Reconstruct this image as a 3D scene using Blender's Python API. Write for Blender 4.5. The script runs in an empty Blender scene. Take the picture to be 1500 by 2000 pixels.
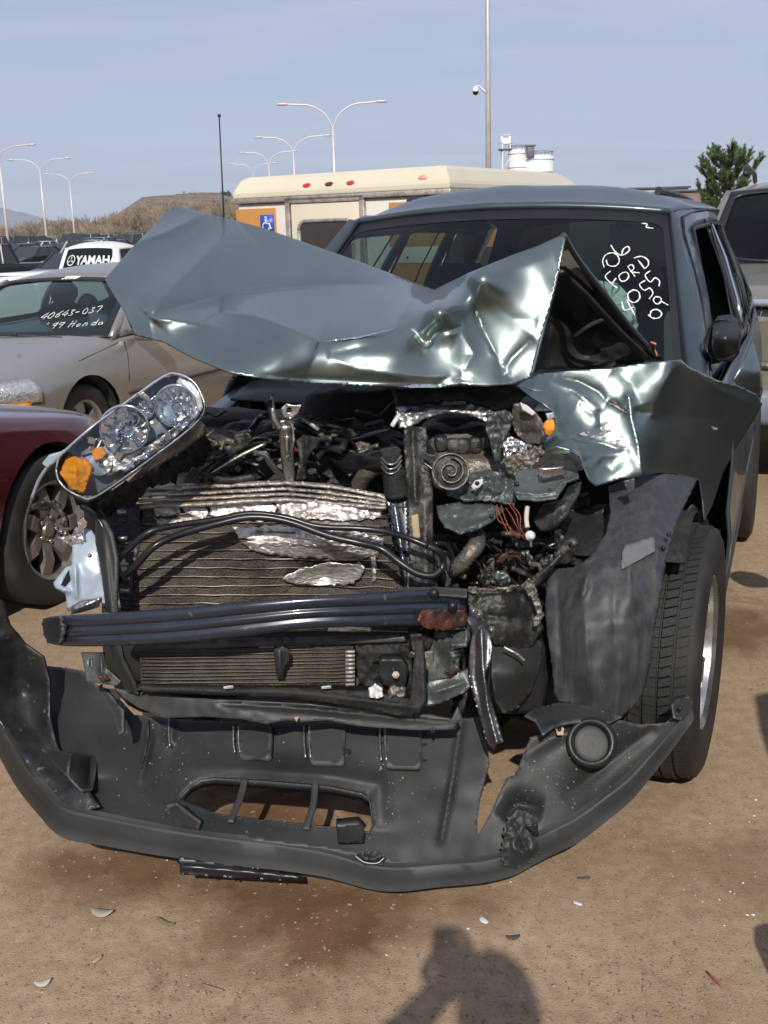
import bpy, bmesh, math, random
import numpy as np
from mathutils import Vector, Matrix, noise
from mathutils.geometry import delaunay_2d_cdt
from mathutils.bvhtree import BVHTree

random.seed(7)
rng = np.random.default_rng(7)
SC = bpy.context.scene
COL = SC.collection
PI = math.pi

# ------------------------------------------------------------------ camera
H, F = 1.54, 2150.0
PITCH, ROLL = math.radians(14.35), math.radians(1.7)
CAM = Vector((0, 0, H))
_f = Vector((0, math.cos(PITCH), -math.sin(PITCH)))
_u0 = Vector((0, math.sin(PITCH), math.cos(PITCH)))
_r0 = Vector((1, 0, 0))
_r = math.cos(ROLL) * _r0 - math.sin(ROLL) * _u0
_u = math.cos(ROLL) * _u0 + math.sin(ROLL) * _r0
cam_data = bpy.data.cameras.new('camera')
cam_data.sensor_fit = 'VERTICAL'
cam_data.sensor_height = 24.0
cam_data.lens = 24.0 * F / 2000.0
cam_data.clip_start = 0.02
cam_data.clip_end = 9000
cam = bpy.data.objects.new('camera', cam_data)
COL.objects.link(cam)
cam.matrix_world = Matrix(((_r.x, _u.x, -_f.x, 0), (_r.y, _u.y, -_f.y, 0), (_r.z, _u.z, -_f.z, H), (0, 0, 0, 1)))
SC.camera = cam

# ------------------------------------------------------------------ light
SUN_EL, SUN_AZ = 35.6, 2.9        # shadows fall towards azimuth 2.9 deg right of +Y
w = bpy.data.worlds.new('World')
SC.world = w
w.use_nodes = True
nt = w.node_tree
nt.nodes.clear()
out = nt.nodes.new('ShaderNodeOutputWorld')
bg = nt.nodes.new('ShaderNodeBackground')
sky = nt.nodes.new('ShaderNodeTexSky')
sky.sky_type = 'NISHITA'
sky.sun_disc = False
sky.sun_elevation = math.radians(SUN_EL)
sky.sun_rotation = math.radians(180 + SUN_AZ)
sky.altitude = 1800
sky.air_density = 1.0
sky.dust_density = 0.6
sky.ozone_density = 2.0
bg.inputs['Strength'].default_value = 0.088
# thin cirrus streaks: noise stretched along the wind, laid over the whole dome
tc = nt.nodes.new('ShaderNodeTexCoord')
sep = nt.nodes.new('ShaderNodeSeparateXYZ')
nt.links.new(tc.outputs['Generated'], sep.inputs[0])
zz = nt.nodes.new('ShaderNodeMath'); zz.operation = 'MAXIMUM'; zz.inputs[1].default_value = 0.03
nt.links.new(sep.outputs['Z'], zz.inputs[0])
za = nt.nodes.new('ShaderNodeMath'); za.operation = 'ADD'; za.inputs[1].default_value = 0.12
nt.links.new(zz.outputs[0], za.inputs[0])
dx = nt.nodes.new('ShaderNodeMath'); dx.operation = 'DIVIDE'
dy = nt.nodes.new('ShaderNodeMath'); dy.operation = 'DIVIDE'
nt.links.new(sep.outputs['X'], dx.inputs[0]); nt.links.new(za.outputs[0], dx.inputs[1])
nt.links.new(sep.outputs['Y'], dy.inputs[0]); nt.links.new(za.outputs[0], dy.inputs[1])
cmb = nt.nodes.new('ShaderNodeCombineXYZ')
nt.links.new(dx.outputs[0], cmb.inputs[0]); nt.links.new(dy.outputs[0], cmb.inputs[1])
mp = nt.nodes.new('ShaderNodeMapping')
mp.inputs['Rotation'].default_value = (0, 0, 0.35)
mp.inputs['Scale'].default_value = (0.55, 1.5, 1)
nt.links.new(cmb.outputs[0], mp.inputs[0])
n1 = nt.nodes.new('ShaderNodeTexNoise'); n1.inputs['Scale'].default_value = 1.6
n1.inputs['Detail'].default_value = 7; n1.inputs['Roughness'].default_value = 0.55; n1.inputs['Distortion'].default_value = 0.6
nt.links.new(mp.outputs[0], n1.inputs['Vector'])
cr = nt.nodes.new('ShaderNodeValToRGB')
cr.color_ramp.elements[0].position = 0.38; cr.color_ramp.elements[0].color = (0.58, 0.58, 0.58, 1)
cr.color_ramp.elements[1].position = 0.62; cr.color_ramp.elements[1].color = (0.96, 0.96, 0.96, 1)
nt.links.new(n1.outputs['Fac'], cr.inputs[0])
mx = nt.nodes.new('ShaderNodeMixRGB')
mx.inputs[2].default_value = (6.0, 6.5, 8.6, 1)
nt.links.new(cr.outputs[0], mx.inputs[0])
nt.links.new(sky.outputs[0], mx.inputs[1])
nt.links.new(mx.outputs[0], bg.inputs[0])
nt.links.new(bg.outputs[0], out.inputs[0])

sd = bpy.data.lights.new('sun', 'SUN')
sd.energy = 4.3
sd.angle = math.radians(0.53)
sd.color = (1.0, 0.94, 0.85)
sun = bpy.data.objects.new('sun', sd)
COL.objects.link(sun)
_e, _a = math.radians(SUN_EL), math.radians(SUN_AZ)
SUNDIR = Vector((math.sin(_a) * math.cos(_e), math.cos(_a) * math.cos(_e), -math.sin(_e)))
sun.rotation_euler = SUNDIR.to_track_quat('-Z', 'Y').to_euler()
sun.location = (0, -10, 12)
SC.view_settings.view_transform = 'Standard'
SC.view_settings.look = 'None'
SC.view_settings.gamma = 1
SC.view_settings.exposure = 0.0
SC.view_settings.use_curve_mapping = False
SC.render.engine = 'CYCLES'
SC.cycles.max_bounces = 8
SC.cycles.transparent_max_bounces = 16
SC.cycles.caustics_reflective = False
SC.cycles.caustics_refractive = False


# ------------------------------------------------------------------ placing helpers
def D(px, py):
    return _f + _r * ((px - 750) / F) + _u * ((1000 - py) / F)

def W(px, py, Y):                       # point seen at a photo position, Y metres ahead
    d = D(px, py)
    return CAM + d * (Y / d.y)

def G(px, py, z=0.0):                   # point on level z seen at a photo position
    d = D(px, py)
    return CAM + d * ((z - H) / d.z)

def Wv(pts, Y):                         # vectorised W
    p = np.asarray(pts, float)
    f = np.array(_f); r = np.array(_r); u = np.array(_u)
    d = f + np.outer((p[:, 0] - 750) / F, r) + np.outer((1000 - p[:, 1]) / F, u)
    return np.array(CAM) + d * (np.asarray(Y) / d[:, 1])[:, None]

def smooth(a, b, x):
    t = min(1, max(0, (x - a) / (b - a)))
    return t * t * (3 - 2 * t)

def zg(x, y):                           # ground level: the yard falls away gently behind the cars
    z = -0.25 * smooth(7, 12, y)
    z += 0.95 * min(1, max(0, (y - 38) / 112))
    return z


# ------------------------------------------------------------------ materials
def M(name, col, rough=0.6, metal=0.0, var=0.12, scale=6.0, bump=0.0, bscale=40.0, col2=None, mix=(0.45, 0.6), coat=0.0,
      spec=0.5, stretch=None, rvar=0.1, speck=None):
    m = bpy.data.materials.new(name)
    m.use_nodes = True
    t = m.node_tree
    b = t.nodes['Principled BSDF']
    b.inputs['Metallic'].default_value = metal
    b.inputs['Specular IOR Level'].default_value = spec
    b.inputs['Coat Weight'].default_value = coat
    b.inputs['Coat Roughness'].default_value = 0.06
    c = t.nodes.new('ShaderNodeTexCoord')
    src = c.outputs['Object']
    if stretch:
        mpn = t.nodes.new('ShaderNodeMapping')
        mpn.inputs['Scale'].default_value = stretch
        t.links.new(src, mpn.inputs[0]); src = mpn.outputs[0]
    n = t.nodes.new('ShaderNodeTexNoise')
    n.inputs['Scale'].default_value = scale; n.inputs['Detail'].default_value = 6; n.inputs['Roughness'].default_value = 0.6
    t.links.new(src, n.inputs['Vector'])
    r = t.nodes.new('ShaderNodeValToRGB')
    r.color_ramp.elements[0].position = mix[0]; r.color_ramp.elements[1].position = mix[1]
    if col2 is None:
        a = [max(0, v * (1 - var)) for v in col]; b2 = [min(1, v * (1 + var)) for v in col]
        r.color_ramp.elements[0].position = 0.3; r.color_ramp.elements[1].position = 0.7
    else:
        a, b2 = col, col2
    r.color_ramp.elements[0].color = (*a, 1); r.color_ramp.elements[1].color = (*b2, 1)
    t.links.new(n.outputs['Fac'], r.inputs[0])
    last = r.outputs[0]
    if speck:                            # small specks of another colour: dust, chips
        n2 = t.nodes.new('ShaderNodeTexNoise'); n2.inputs['Scale'].default_value = speck[1]; n2.inputs['Detail'].default_value = 3
        t.links.new(src, n2.inputs['Vector'])
        r2 = t.nodes.new('ShaderNodeValToRGB'); r2.color_ramp.elements[0].position = speck[2]; r2.color_ramp.elements[1].position = min(1, speck[2] + 0.06)
        t.links.new(n2.outputs['Fac'], r2.inputs[0])
        mm = t.nodes.new('ShaderNodeMixRGB'); mm.inputs[2].default_value = (*speck[0], 1)
        t.links.new(r2.outputs[0], mm.inputs[0]); t.links.new(last, mm.inputs[1]); last = mm.outputs[0]
    t.links.new(last, b.inputs['Base Color'])
    mr = t.nodes.new('ShaderNodeMapRange')
    mr.inputs['To Min'].default_value = max(0.02, rough - rvar); mr.inputs['To Max'].default_value = min(1, rough + rvar)
    mr.inputs['From Min'].default_value = 0.3; mr.inputs['From Max'].default_value = 0.7
    t.links.new(n.outputs['Fac'], mr.inputs[0]); t.links.new(mr.outputs[0], b.inputs['Roughness'])
    if name == 'dark_grey_plastic':      # rubbed, whitened edges
        gg = t.nodes.new('ShaderNodeNewGeometry'); pr = t.nodes.new('ShaderNodeValToRGB')
        pr.color_ramp.elements[0].position = 0.53; pr.color_ramp.elements[1].position = 0.62
        t.links.new(gg.outputs['Pointiness'], pr.inputs[0])
        ml = t.nodes.new('ShaderNodeMath'); ml.operation = 'MULTIPLY'; t.links.new(pr.outputs[0], ml.inputs[0]); t.links.new(n.outputs['Fac'], ml.inputs[1])
        em = t.nodes.new('ShaderNodeMixRGB'); em.inputs[2].default_value = (0.16, 0.165, 0.165, 1)
        t.links.new(ml.outputs[0], em.inputs[0]); t.links.new(last, em.inputs[1]); t.links.new(em.outputs[0], b.inputs['Base Color'])
    if bump:
        n3 = t.nodes.new('ShaderNodeTexNoise'); n3.inputs['Scale'].default_value = bscale; n3.inputs['Detail'].default_value = 5
        t.links.new(src, n3.inputs['Vector'])
        bp = t.nodes.new('ShaderNodeBump'); bp.inputs['Strength'].default_value = bump; bp.inputs['Distance'].default_value = 0.01
        t.links.new(n3.outputs['Fac'], bp.inputs['Height']); t.links.new(bp.outputs[0], b.inputs['Normal'])
    return m

def glassm(name, tint, gloss=0.02, f0=0.035, edge=0.75, pw=4.0):
    m = bpy.data.materials.new(name); m.use_nodes = True
    t = m.node_tree; t.nodes.remove(t.nodes['Principled BSDF'])
    o = t.nodes['Material Output']
    tr = t.nodes.new('ShaderNodeBsdfTransparent'); tr.inputs[0].default_value = (*tint, 1)
    gl = t.nodes.new('ShaderNodeBsdfGlossy'); gl.inputs['Roughness'].default_value = gloss
    lw = t.nodes.new('ShaderNodeLayerWeight'); lw.inputs[0].default_value = 0.5
    pwn = t.nodes.new('ShaderNodeMath'); pwn.operation = 'POWER'; pwn.inputs[1].default_value = pw
    ad = t.nodes.new('ShaderNodeMath'); ad.operation = 'MULTIPLY_ADD'; ad.inputs[1].default_value = edge; ad.inputs[2].default_value = f0
    mxs = t.nodes.new('ShaderNodeMixShader')
    t.links.new(lw.outputs['Facing'], pwn.inputs[0]); t.links.new(pwn.outputs[0], ad.inputs[0]); t.links.new(ad.outputs[0], mxs.inputs[0])
    t.links.new(tr.outputs[0], mxs.inputs[1]); t.links.new(gl.outputs[0], mxs.inputs[2]); t.links.new(mxs.outputs[0], o.inputs[0])
    return m

MT = dict(
    paint=M('suv_green_paint', (0.200, 0.245, 0.236), 0.36, 0.9, 0.06, 3, coat=0.4, rvar=0.05, bump=0.04, bscale=14, speck=((0.36, 0.34, 0.31), 90, 0.735)),
    shaded_paint=M('suv_green_paint_shaded', (0.062, 0.085, 0.098), 0.36, 0.45, 0.10, 2.5, coat=0.35, rvar=0.10),  # same car paint again, with shade put into a darker base colour
    green_bare=M('inner_green_paint', (0.085, 0.10, 0.097), 0.42, 0.3, 0.25, 9, col2=(0.032, 0.032, 0.030), mix=(0.46, 0.66), rvar=0.12, bump=0.25, bscale=60, speck=((0.22, 0.20, 0.17), 45, 0.66)),
    under=M('hood_underside_shaded', (0.03, 0.034, 0.032), 0.45, 0.2, 0.3, 8, col2=(0.085, 0.075, 0.06), mix=(0.42, 0.75)),  # shade painted into the underside; a paler copy serves its lit strip
    plastic=M('dark_grey_plastic', (0.018, 0.020, 0.021), 0.5, 0, 0.2, 3, bump=0.06, bscale=220, col2=(0.036, 0.036, 0.034), mix=(0.38, 0.74), speck=((0.15, 0.135, 0.11), 75, 0.73), spec=0.32, stretch=(1, 1, 2.5)),
    plastic2=M('liner_plastic', (0.031, 0.035, 0.040), 0.5, 0, 0.2, 5, bump=0.15, bscale=60, col2=(0.080, 0.076, 0.070), mix=(0.42, 0.85), stretch=(9, 9, 0.8), speck=((0.20, 0.18, 0.15), 40, 0.72)),
    black=M('black_plastic', (0.018, 0.019, 0.021), 0.45, 0, 0.3, 9, bump=0.15, bscale=90, speck=((0.13, 0.11, 0.09), 40, 0.66)),
    dirtyblack=M('dirty_black', (0.010, 0.010, 0.009), 0.7, 0, 0.3, 12, col2=(0.05, 0.042, 0.033), mix=(0.50, 0.8), bump=0.5, bscale=60),
    engine=M('grimy_engine_metal', (0.030, 0.030, 0.029), 0.5, 0.5, 0.3, 18, col2=(0.15, 0.135, 0.12), mix=(0.46, 0.76), bump=0.6, bscale=50),
    castal=M('cast_aluminium', (0.21, 0.19, 0.165), 0.5, 0.6, 0.3, 22, col2=(0.09, 0.08, 0.065), mix=(0.45, 0.68), bump=0.6, bscale=70),
    rubber=M('tyre_rubber', (0.017, 0.016, 0.015), 0.75, 0, 0.2, 7, col2=(0.045, 0.039, 0.031), mix=(0.45, 0.8), bump=0.2, bscale=120),
    hose=M('black_rubber_hose', (0.012, 0.012, 0.014), 0.32, 0, 0.2, 20),
    chrome=M('chrome', (0.75, 0.75, 0.74), 0.10, 1.0, 0.05, 8, rvar=0.04),
    strap=M('dull_strap_metal', (0.15, 0.145, 0.145), 0.36, 0.85, 0.25, 20, bump=0.2, bscale=60),
    steel=M('bare_steel', (0.36, 0.35, 0.34), 0.36, 0.9, 0.25, 20, bump=0.3, bscale=60),
    foil=M('crushed_aluminium', (0.70, 0.67, 0.64), 0.42, 0.8, 0.2, 30, bump=0.45, bscale=50, col2=(0.34, 0.30, 0.27), mix=(0.46, 0.62), stretch=(1, 1, 3)),
    cfin=M('condenser_tube', (0.13, 0.11, 0.085), 0.5, 0.5, 0.35, 9, col2=(0.06, 0.05, 0.04), mix=(0.42, 0.62)),
    alu=M('dusty_aluminium', (0.47, 0.43, 0.385), 0.48, 0.6, 0.25, 14, col2=(0.24, 0.20, 0.17), mix=(0.46, 0.68), bump=0.5, bscale=80),
    core=M('radiator_core', (0.050, 0.042, 0.034), 0.6, 0.3, 0.3, 12, col2=(0.115, 0.092, 0.07), mix=(0.4, 0.7), bump=0.7, bscale=160),
    fin=M('radiator_tube', (0.30, 0.25, 0.20), 0.45, 0.6, 0.35, 9, col2=(0.065, 0.053, 0.043), mix=(0.42, 0.62)),
    beam=M('beam_dark_paint', (0.020, 0.025, 0.038), 0.27, 0.15, 0.2, 9, coat=0.4, speck=((0.14, 0.12, 0.10), 45, 0.68)),
    rust=M('rusty_steel', (0.115, 0.036, 0.018), 0.5, 0.35, 0.4, 16, col2=(0.035, 0.026, 0.024), mix=(0.38, 0.6), bump=0.5),
    tan=M('tan_primer', (0.46, 0.34, 0.21), 0.7, 0, 0.1, 10),
    label=M('old_label', (0.55, 0.49, 0.40), 0.6, 0, 0.1, 20),
    whitepl=M('white_plastic', (0.62, 0.63, 0.63), 0.4, 0, 0.05, 10),
    bracket=M('grey_blue_bracket', (0.33, 0.39, 0.46), 0.45, 0.2, 0.1, 12),
    orange_wire=M('orange_wire', (0.22, 0.05, 0.025), 0.5, 0, 0.2, 10),
    seal=M('black_seal', (0.010, 0.010, 0.011), 0.5, 0, 0.2, 10),
    interior=M('dark_interior', (0.022, 0.024, 0.026), 0.8, 0, 0.2, 5),
    seat=M('grey_seat_cloth', (0.05, 0.052, 0.055), 0.9, 0, 0.2, 9),
    airbag=M('airbag_cloth', (0.82, 0.86, 0.80), 0.8, 0, 0.06, 12, bump=0.4, bscale=25),
    marker=M('white_window_marker', (0.85, 0.85, 0.82), 0.8, 0, 0.05, 30),
    skin=M('skin', (0.45, 0.27, 0.19), 0.5, 0, 0.05, 9),
    cloth=M('dark_cloth', (0.03, 0.035, 0.05), 0.9, 0, 0.2, 9),
    glass=glassm('windscreen_glass', (0.42, 0.53, 0.51)),
    darkglass=glassm('tinted_glass', (0.34, 0.42, 0.40)),
    privacy=glassm('privacy_glass', (0.045, 0.06, 0.058)),
    lens=glassm('headlamp_lens', (0.90, 0.92, 0.94), 0.03),
    red_l=M('red_lens', (0.55, 0.03, 0.02), 0.2, 0, 0.1, 9, coat=0.5),
)
a_ = bpy.data.materials.new('amber_lens'); a_.use_nodes = True
_b = a_.node_tree.nodes['Principled BSDF']
_b.inputs['Base Color'].default_value = (0.85, 0.30, 0.015, 1); _b.inputs['Roughness'].default_value = 0.15
_b.inputs['Coat Weight'].default_value = 0.6
MT['amber'] = a_


# ------------------------------------------------------------------ objects
class Thing:
    def __init__(self, name, label, cat, mw=None, group=None):
        o = bpy.data.objects.new(name, None)
        o.empty_display_size = 0.2
        COL.objects.link(o)
        self.o = o
        self.mw = mw or Matrix.Identity(4)
        o.matrix_world = self.mw
        self.inv = self.mw.inverted()
        o['label'] = label; o['category'] = cat
        if group: o['group'] = group

def place(loc, az=0.0):                 # +x of the thing points to azimuth az (deg, from +Y towards +X)
    return Matrix.Translation(loc) @ Matrix.Rotation(math.radians(90 - az), 4, 'Z')

def mesh_obj(name, verts, faces, mat, parent=None, smooth_=True, thick=0.0, label=None, kind=None, bevel=0.0, auto=None):
    me = bpy.data.meshes.new(name)
    me.from_pydata([tuple(v) for v in verts], [], [tuple(int(i) for i in f) for f in faces])
    me.update()
    mats = mat if isinstance(mat, (list, tuple)) else [mat]
    for m in mats: me.materials.append(m)
    if smooth_:
        me.polygons.foreach_set('use_smooth', [True] * len(me.polygons))
    o = bpy.data.objects.new(name, me)
    COL.objects.link(o)
    if parent is not None: o.parent = parent
    if auto is not None:
        try: me.set_sharp_from_angle(angle=math.radians(auto))
        except Exception: pass
    if bevel:
        md = o.modifiers.new('bevel', 'BEVEL'); md.width = bevel; md.segments = 2; md.limit_method = 'ANGLE'; md.angle_limit = 0.7
    if thick:
        md = o.modifiers.new('thick', 'SOLIDIFY'); md.thickness = thick; md.offset = -1
    if label: o['label'] = label
    if kind: o['kind'] = kind
    return o

def part(th, name, vf, mat, world=True, parent=None, **k):
    v, f = vf
    if world:
        v = [th.inv @ Vector(p) for p in v]
    return mesh_obj(name, v, f, mat, parent or th.o, **k)

def tag(o, label=None, cat=None, group=None, kind=None):
    if label: o['label'] = label
    if cat: o['category'] = cat
    if group: o['group'] = group
    if kind: o['kind'] = kind
    return o

class MB:
    def __init__(s): s.v = []; s.f = []
    def add(s, v, f):
        n = len(s.v); s.v += [Vector(p) for p in v]; s.f += [tuple(i + n for i in q) for q in f]; return s
    def grid(s, rows, close=False):
        n = len(rows[0]); v = [p for r in rows for p in r]; f = []
        for i in range(len(rows) - 1):
            for j in range(n - 1 + (1 if close else 0)):
                k = (j + 1) % n
                f.append((i * n + j, i * n + k, (i + 1) * n + k, (i + 1) * n + j))
        return s.add(v, f)
    def box(s, c, sz, R=None):
        c = Vector(c); v = []
        for x in (-.5, .5):
            for y in (-.5, .5):
                for z in (-.5, .5):
                    p = Vector((x * sz[0], y * sz[1], z * sz[2]))
                    if R is not None: p = R @ p
                    v.append(c + p)
        return s.add(v, [(0, 1, 3, 2), (4, 6, 7, 5), (0, 4, 5, 1), (2, 3, 7, 6), (0, 2, 6, 4), (1, 5, 7, 3)])
    def hexa(s, a, b):                    # prism between two equal loops
        n = len(a)
        f = [tuple(range(n))[::-1], tuple(range(n, 2 * n))]
        for i in range(n): f.append((i, (i + 1) % n, n + (i + 1) % n, n + i))
        return s.add(list(a) + list(b), f)
    def tube(s, pts, r, n=8, cap=True, flat=1.0):
        pts = [Vector(p) for p in pts]
        rr = r if isinstance(r, (list, tuple)) else [r] * len(pts)
        if len(rr) != len(pts): rr = list(np.interp(np.linspace(0, 1, len(pts)), np.linspace(0, 1, len(rr)), rr))
        rows = []; nrm = None
        for i, p in enumerate(pts):
            t = (pts[min(i + 1, len(pts) - 1)] - pts[max(i - 1, 0)])
            if t.length < 1e-9: t = Vector((0, 0, 1))
            t.normalize()
            if nrm is None:
                nrm = t.cross(Vector((0, 0, 1)))
                if nrm.length < 1e-3: nrm = t.cross(Vector((1, 0, 0)))
            nrm = (nrm - t * nrm.dot(t)).normalized()
            b = t.cross(nrm)
            rows.append([p + nrm * (math.cos(2 * PI * k / n) * rr[i]) + b * (math.sin(2 * PI * k / n) * rr[i] * flat) for k in range(n)])
        m = len(s.v)
        s.grid(rows, True)
        if cap:
            s.f.append(tuple(m + k for k in range(n))[::-1])
            e = m + (len(pts) - 1) * n
            s.f.append(tuple(e + k for k in range(n)))
        return s
    def lathe(s, prof, c, axis, n=32, R=None):
        axis = Vector(axis).normalized()
        a = axis.orthogonal().normalized(); b = axis.cross(a)
        rows = []
        for k in range(n):
            t = 2 * PI * k / n
            d = a * math.cos(t) + b * math.sin(t)
            rows.append([Vector(c) + axis * h + d * r for r, h in prof])
        rows.append(rows[0])
        return s.grid(rows)
    def vf(s): return s.v, s.f

def spline(pts, n=8):                    # Catmull-Rom through points of any dimension
    P = [np.array(p, float) for p in pts]
    P = [2 * P[0] - P[1]] + P + [2 * P[-1] - P[-2]]
    o = []
    for i in range(1, len(P) - 2):
        for k in range(n):
            t = k / n
            a, b, c, d = P[i - 1], P[i], P[i + 1], P[i + 2]
            o.append(0.5 * ((2 * b) + (-a + c) * t + (2 * a - 5 * b + 4 * c - d) * t * t + (-a + 3 * b - 3 * c + d) * t ** 3))
    o.append(P[-2])
    return o

def wl(pts, n=6):                        # (px,py,Y) polyline -> smooth world polyline
    return [W(*p) for p in spline(pts, n)]

def resample(loop, sp, closed=True):
    o = []
    n = len(loop)
    for i in range(n if closed else n - 1):
        a = np.array(loop[i][:2], float); b = np.array(loop[(i + 1) % n][:2], float)
        k = max(1, int(np.linalg.norm(b - a) / sp))
        for j in range(k): o.append(a + (b - a) * j / k)
    if not closed: o.append(np.array(loop[-1][:2], float))
    return np.array(o)

def inside(P, loop):
    x, y = P[:, 0], P[:, 1]; L = np.array(loop, float)
    r = np.zeros(len(P), bool); n = len(L)
    for i in range(n):
        x1, y1 = L[i]; x2, y2 = L[(i + 1) % n]
        if y1 == y2: continue
        c = ((y1 > y) != (y2 > y)) & (x < (x2 - x1) * (y - y1) / (y2 - y1) + x1)
        r ^= c
    return r

def seg_dist(P, line):
    L = np.array([q[:2] for q in line], float); d = np.full(len(P), 1e9); s = np.zeros(len(P))
    acc = 0; tot = sum(np.linalg.norm(L[i + 1] - L[i]) for i in range(len(L) - 1))
    for i in range(len(L) - 1):
        a, b = L[i], L[i + 1]; ab = b - a; l2 = ab @ ab
        t = np.clip(((P - a) @ ab) / l2, 0, 1)
        q = a + t[:, None] * ab
        dd = np.hypot(*(P - q).T)
        m = dd < d; d[m] = dd[m]; s[m] = (acc + t[m] * math.sqrt(l2)) / tot
        acc += math.sqrt(l2)
    return d, s

def tri_region(loop, sp, holes=(), bsp=None):
    bsp = bsp or sp
    lo = resample(loop, bsp)
    hs = [resample(h, bsp) for h in holes]
    x0, y0 = lo.min(0); x1, y1 = lo.max(0)
    gx = np.arange(x0, x1, sp); gy = np.arange(y0, y1, sp * 0.87)
    X, Y = np.meshgrid(gx, gy); X = X + (np.arange(len(gy)) % 2)[:, None] * sp * 0.5
    P = np.column_stack([X.ravel(), Y.ravel()])
    k = inside(P, lo)
    d, _ = seg_dist(P, np.vstack([lo, lo[:1]])); k &= d > sp * 0.45
    for h in hs:
        k &= ~inside(P, h)
        d, _ = seg_dist(P, np.vstack([h, h[:1]])); k &= d > sp * 0.45
    P = P[k]
    V = [Vector(p) for p in lo]; E = [(i, (i + 1) % len(lo)) for i in range(len(lo))]
    for h in hs:
        n = len(V); V += [Vector(p) for p in h]; E += [(n + i, n + (i + 1) % len(h)) for i in range(len(h))]
    V += [Vector(p) for p in P]
    ov, oe, of, _1, _2, _3 = delaunay_2d_cdt(V, E, [], 0, 1e-5)
    ov = np.array([tuple(v) for v in ov]); T = np.array([tuple(t) for t in of if len(t) == 3])
    c = ov[T].mean(1)
    k = inside(c, lo)
    for h in hs: k &= ~inside(c, h)
    return ov, T[k]

def tps(ctrl):
    C = np.array(ctrl, float); n = len(C)
    s = 300.0
    X = C[:, :2] / s
    def U(r): return np.where(r > 1e-9, r * r * np.log(np.maximum(r, 1e-9)), 0)
    K = U(np.linalg.norm(X[:, None] - X[None], axis=2)) + np.eye(n) * 1e-4
    Pm = np.column_stack([np.ones(n), X])
    A = np.zeros((n + 3, n + 3)); A[:n, :n] = K; A[:n, n:] = Pm; A[n:, :n] = Pm.T
    sol = np.linalg.solve(A, np.concatenate([C[:, 2], np.zeros(3)]))
    def f(P):
        P = np.asarray(P, float)[:, :2] / s
        return U(np.linalg.norm(P[:, None] - X[None], axis=2)) @ sol[:n] + np.column_stack([np.ones(len(P)), P]) @ sol[n:]
    return f

def crease_sum(P, creases):
    z = np.zeros(len(P))
    for c in creases:
        line, amp, wd = c[0], c[1], c[2]; p = c[3] if len(c) > 3 else 1.0
        taper = c[4] if len(c) > 4 else True
        d, s = seg_dist(P, line)
        a = amp * (np.sin(np.clip(s, 0, 1) * PI) ** 0.5 if taper else 1.0)
        z += a * np.exp(-(d / wd) ** p)
    return z

def relief(outline, ctrl, creases=(), sp=6, nz=0.0, nsc=0.02, holes=(), seed=0, bsp=None, jag=0.0):
    """a sheet of real size: outline and control points give where it stands, ctrl its distance (m)"""
    lo = resample(outline, bsp or sp)
    if jag:
        rg = np.random.default_rng(seed + 11); lo = lo + rg.normal(0, jag, lo.shape)
    P, T = tri_region(lo, sp, holes, bsp)
    Y = tps(ctrl)(P) + crease_sum(P, creases)
    if nz:
        Y = Y + nz * np.array([noise.noise(Vector((x * nsc, y * nsc, seed))) + 0.5 * noise.noise(Vector((x * nsc * 2.3, y * nsc * 2.3, seed + 5))) for x, y in P])
    return [Vector(p) for p in Wv(P, Y)], [tuple(t)[::-1] for t in T]

def quadp(a, b, c, d, Y, sp=12, **k):     # a four-cornered plate facing the viewer, Y number or 4 numbers
    ys = [Y] * 4 if isinstance(Y, (int, float)) else Y
    pts = (a, b, c, d)
    return relief(pts, [(p[0], p[1], y) for p, y in zip(pts, ys)], sp=sp, **k)

def patch(func, loop, holes=(), sp=0.05, bsp=None):
    P, T = tri_region([(x * 100, y * 100) for x, y in loop], sp * 100, [[(x * 100, y * 100) for x, y in h] for h in holes], (bsp or sp) * 100)
    return [func(x / 100, y / 100) for x, y in P], [tuple(t) for t in T]

def rrect(x0, y0, x1, y1, r=0.04, n=4):
    o = []
    for cx, cy, a in ((x1 - r, y1 - r, 0), (x0 + r, y1 - r, 90), (x0 + r, y0 + r, 180), (x1 - r, y0 + r, 270)):
        for k in range(n + 1):
            t = math.radians(a + 90 * k / n); o.append((cx + r * math.cos(t), cy + r * math.sin(t)))
    return o

def rpoly(pts, r=0.04, n=4):              # polygon with rounded corners
    o = []; N = len(pts)
    for i in range(N):
        p = np.array(pts[i], float); a = np.array(pts[i - 1], float); b = np.array(pts[(i + 1) % N], float)
        ra = min(r, np.linalg.norm(a - p) * .45); rb = min(r, np.linalg.norm(b - p) * .45)
        s = p + (a - p) / np.linalg.norm(a - p) * ra; e = p + (b - p) / np.linalg.norm(b - p) * rb
        for k in range(n + 1):
            t = k / n; o.append(tuple((1 - t) ** 2 * s + 2 * t * (1 - t) * p + t * t * e))
    return o

def lerp(a, b, t): return a + (b - a) * t

def tab(xs, ys, x): return float(np.interp(x, xs, ys))

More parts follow.
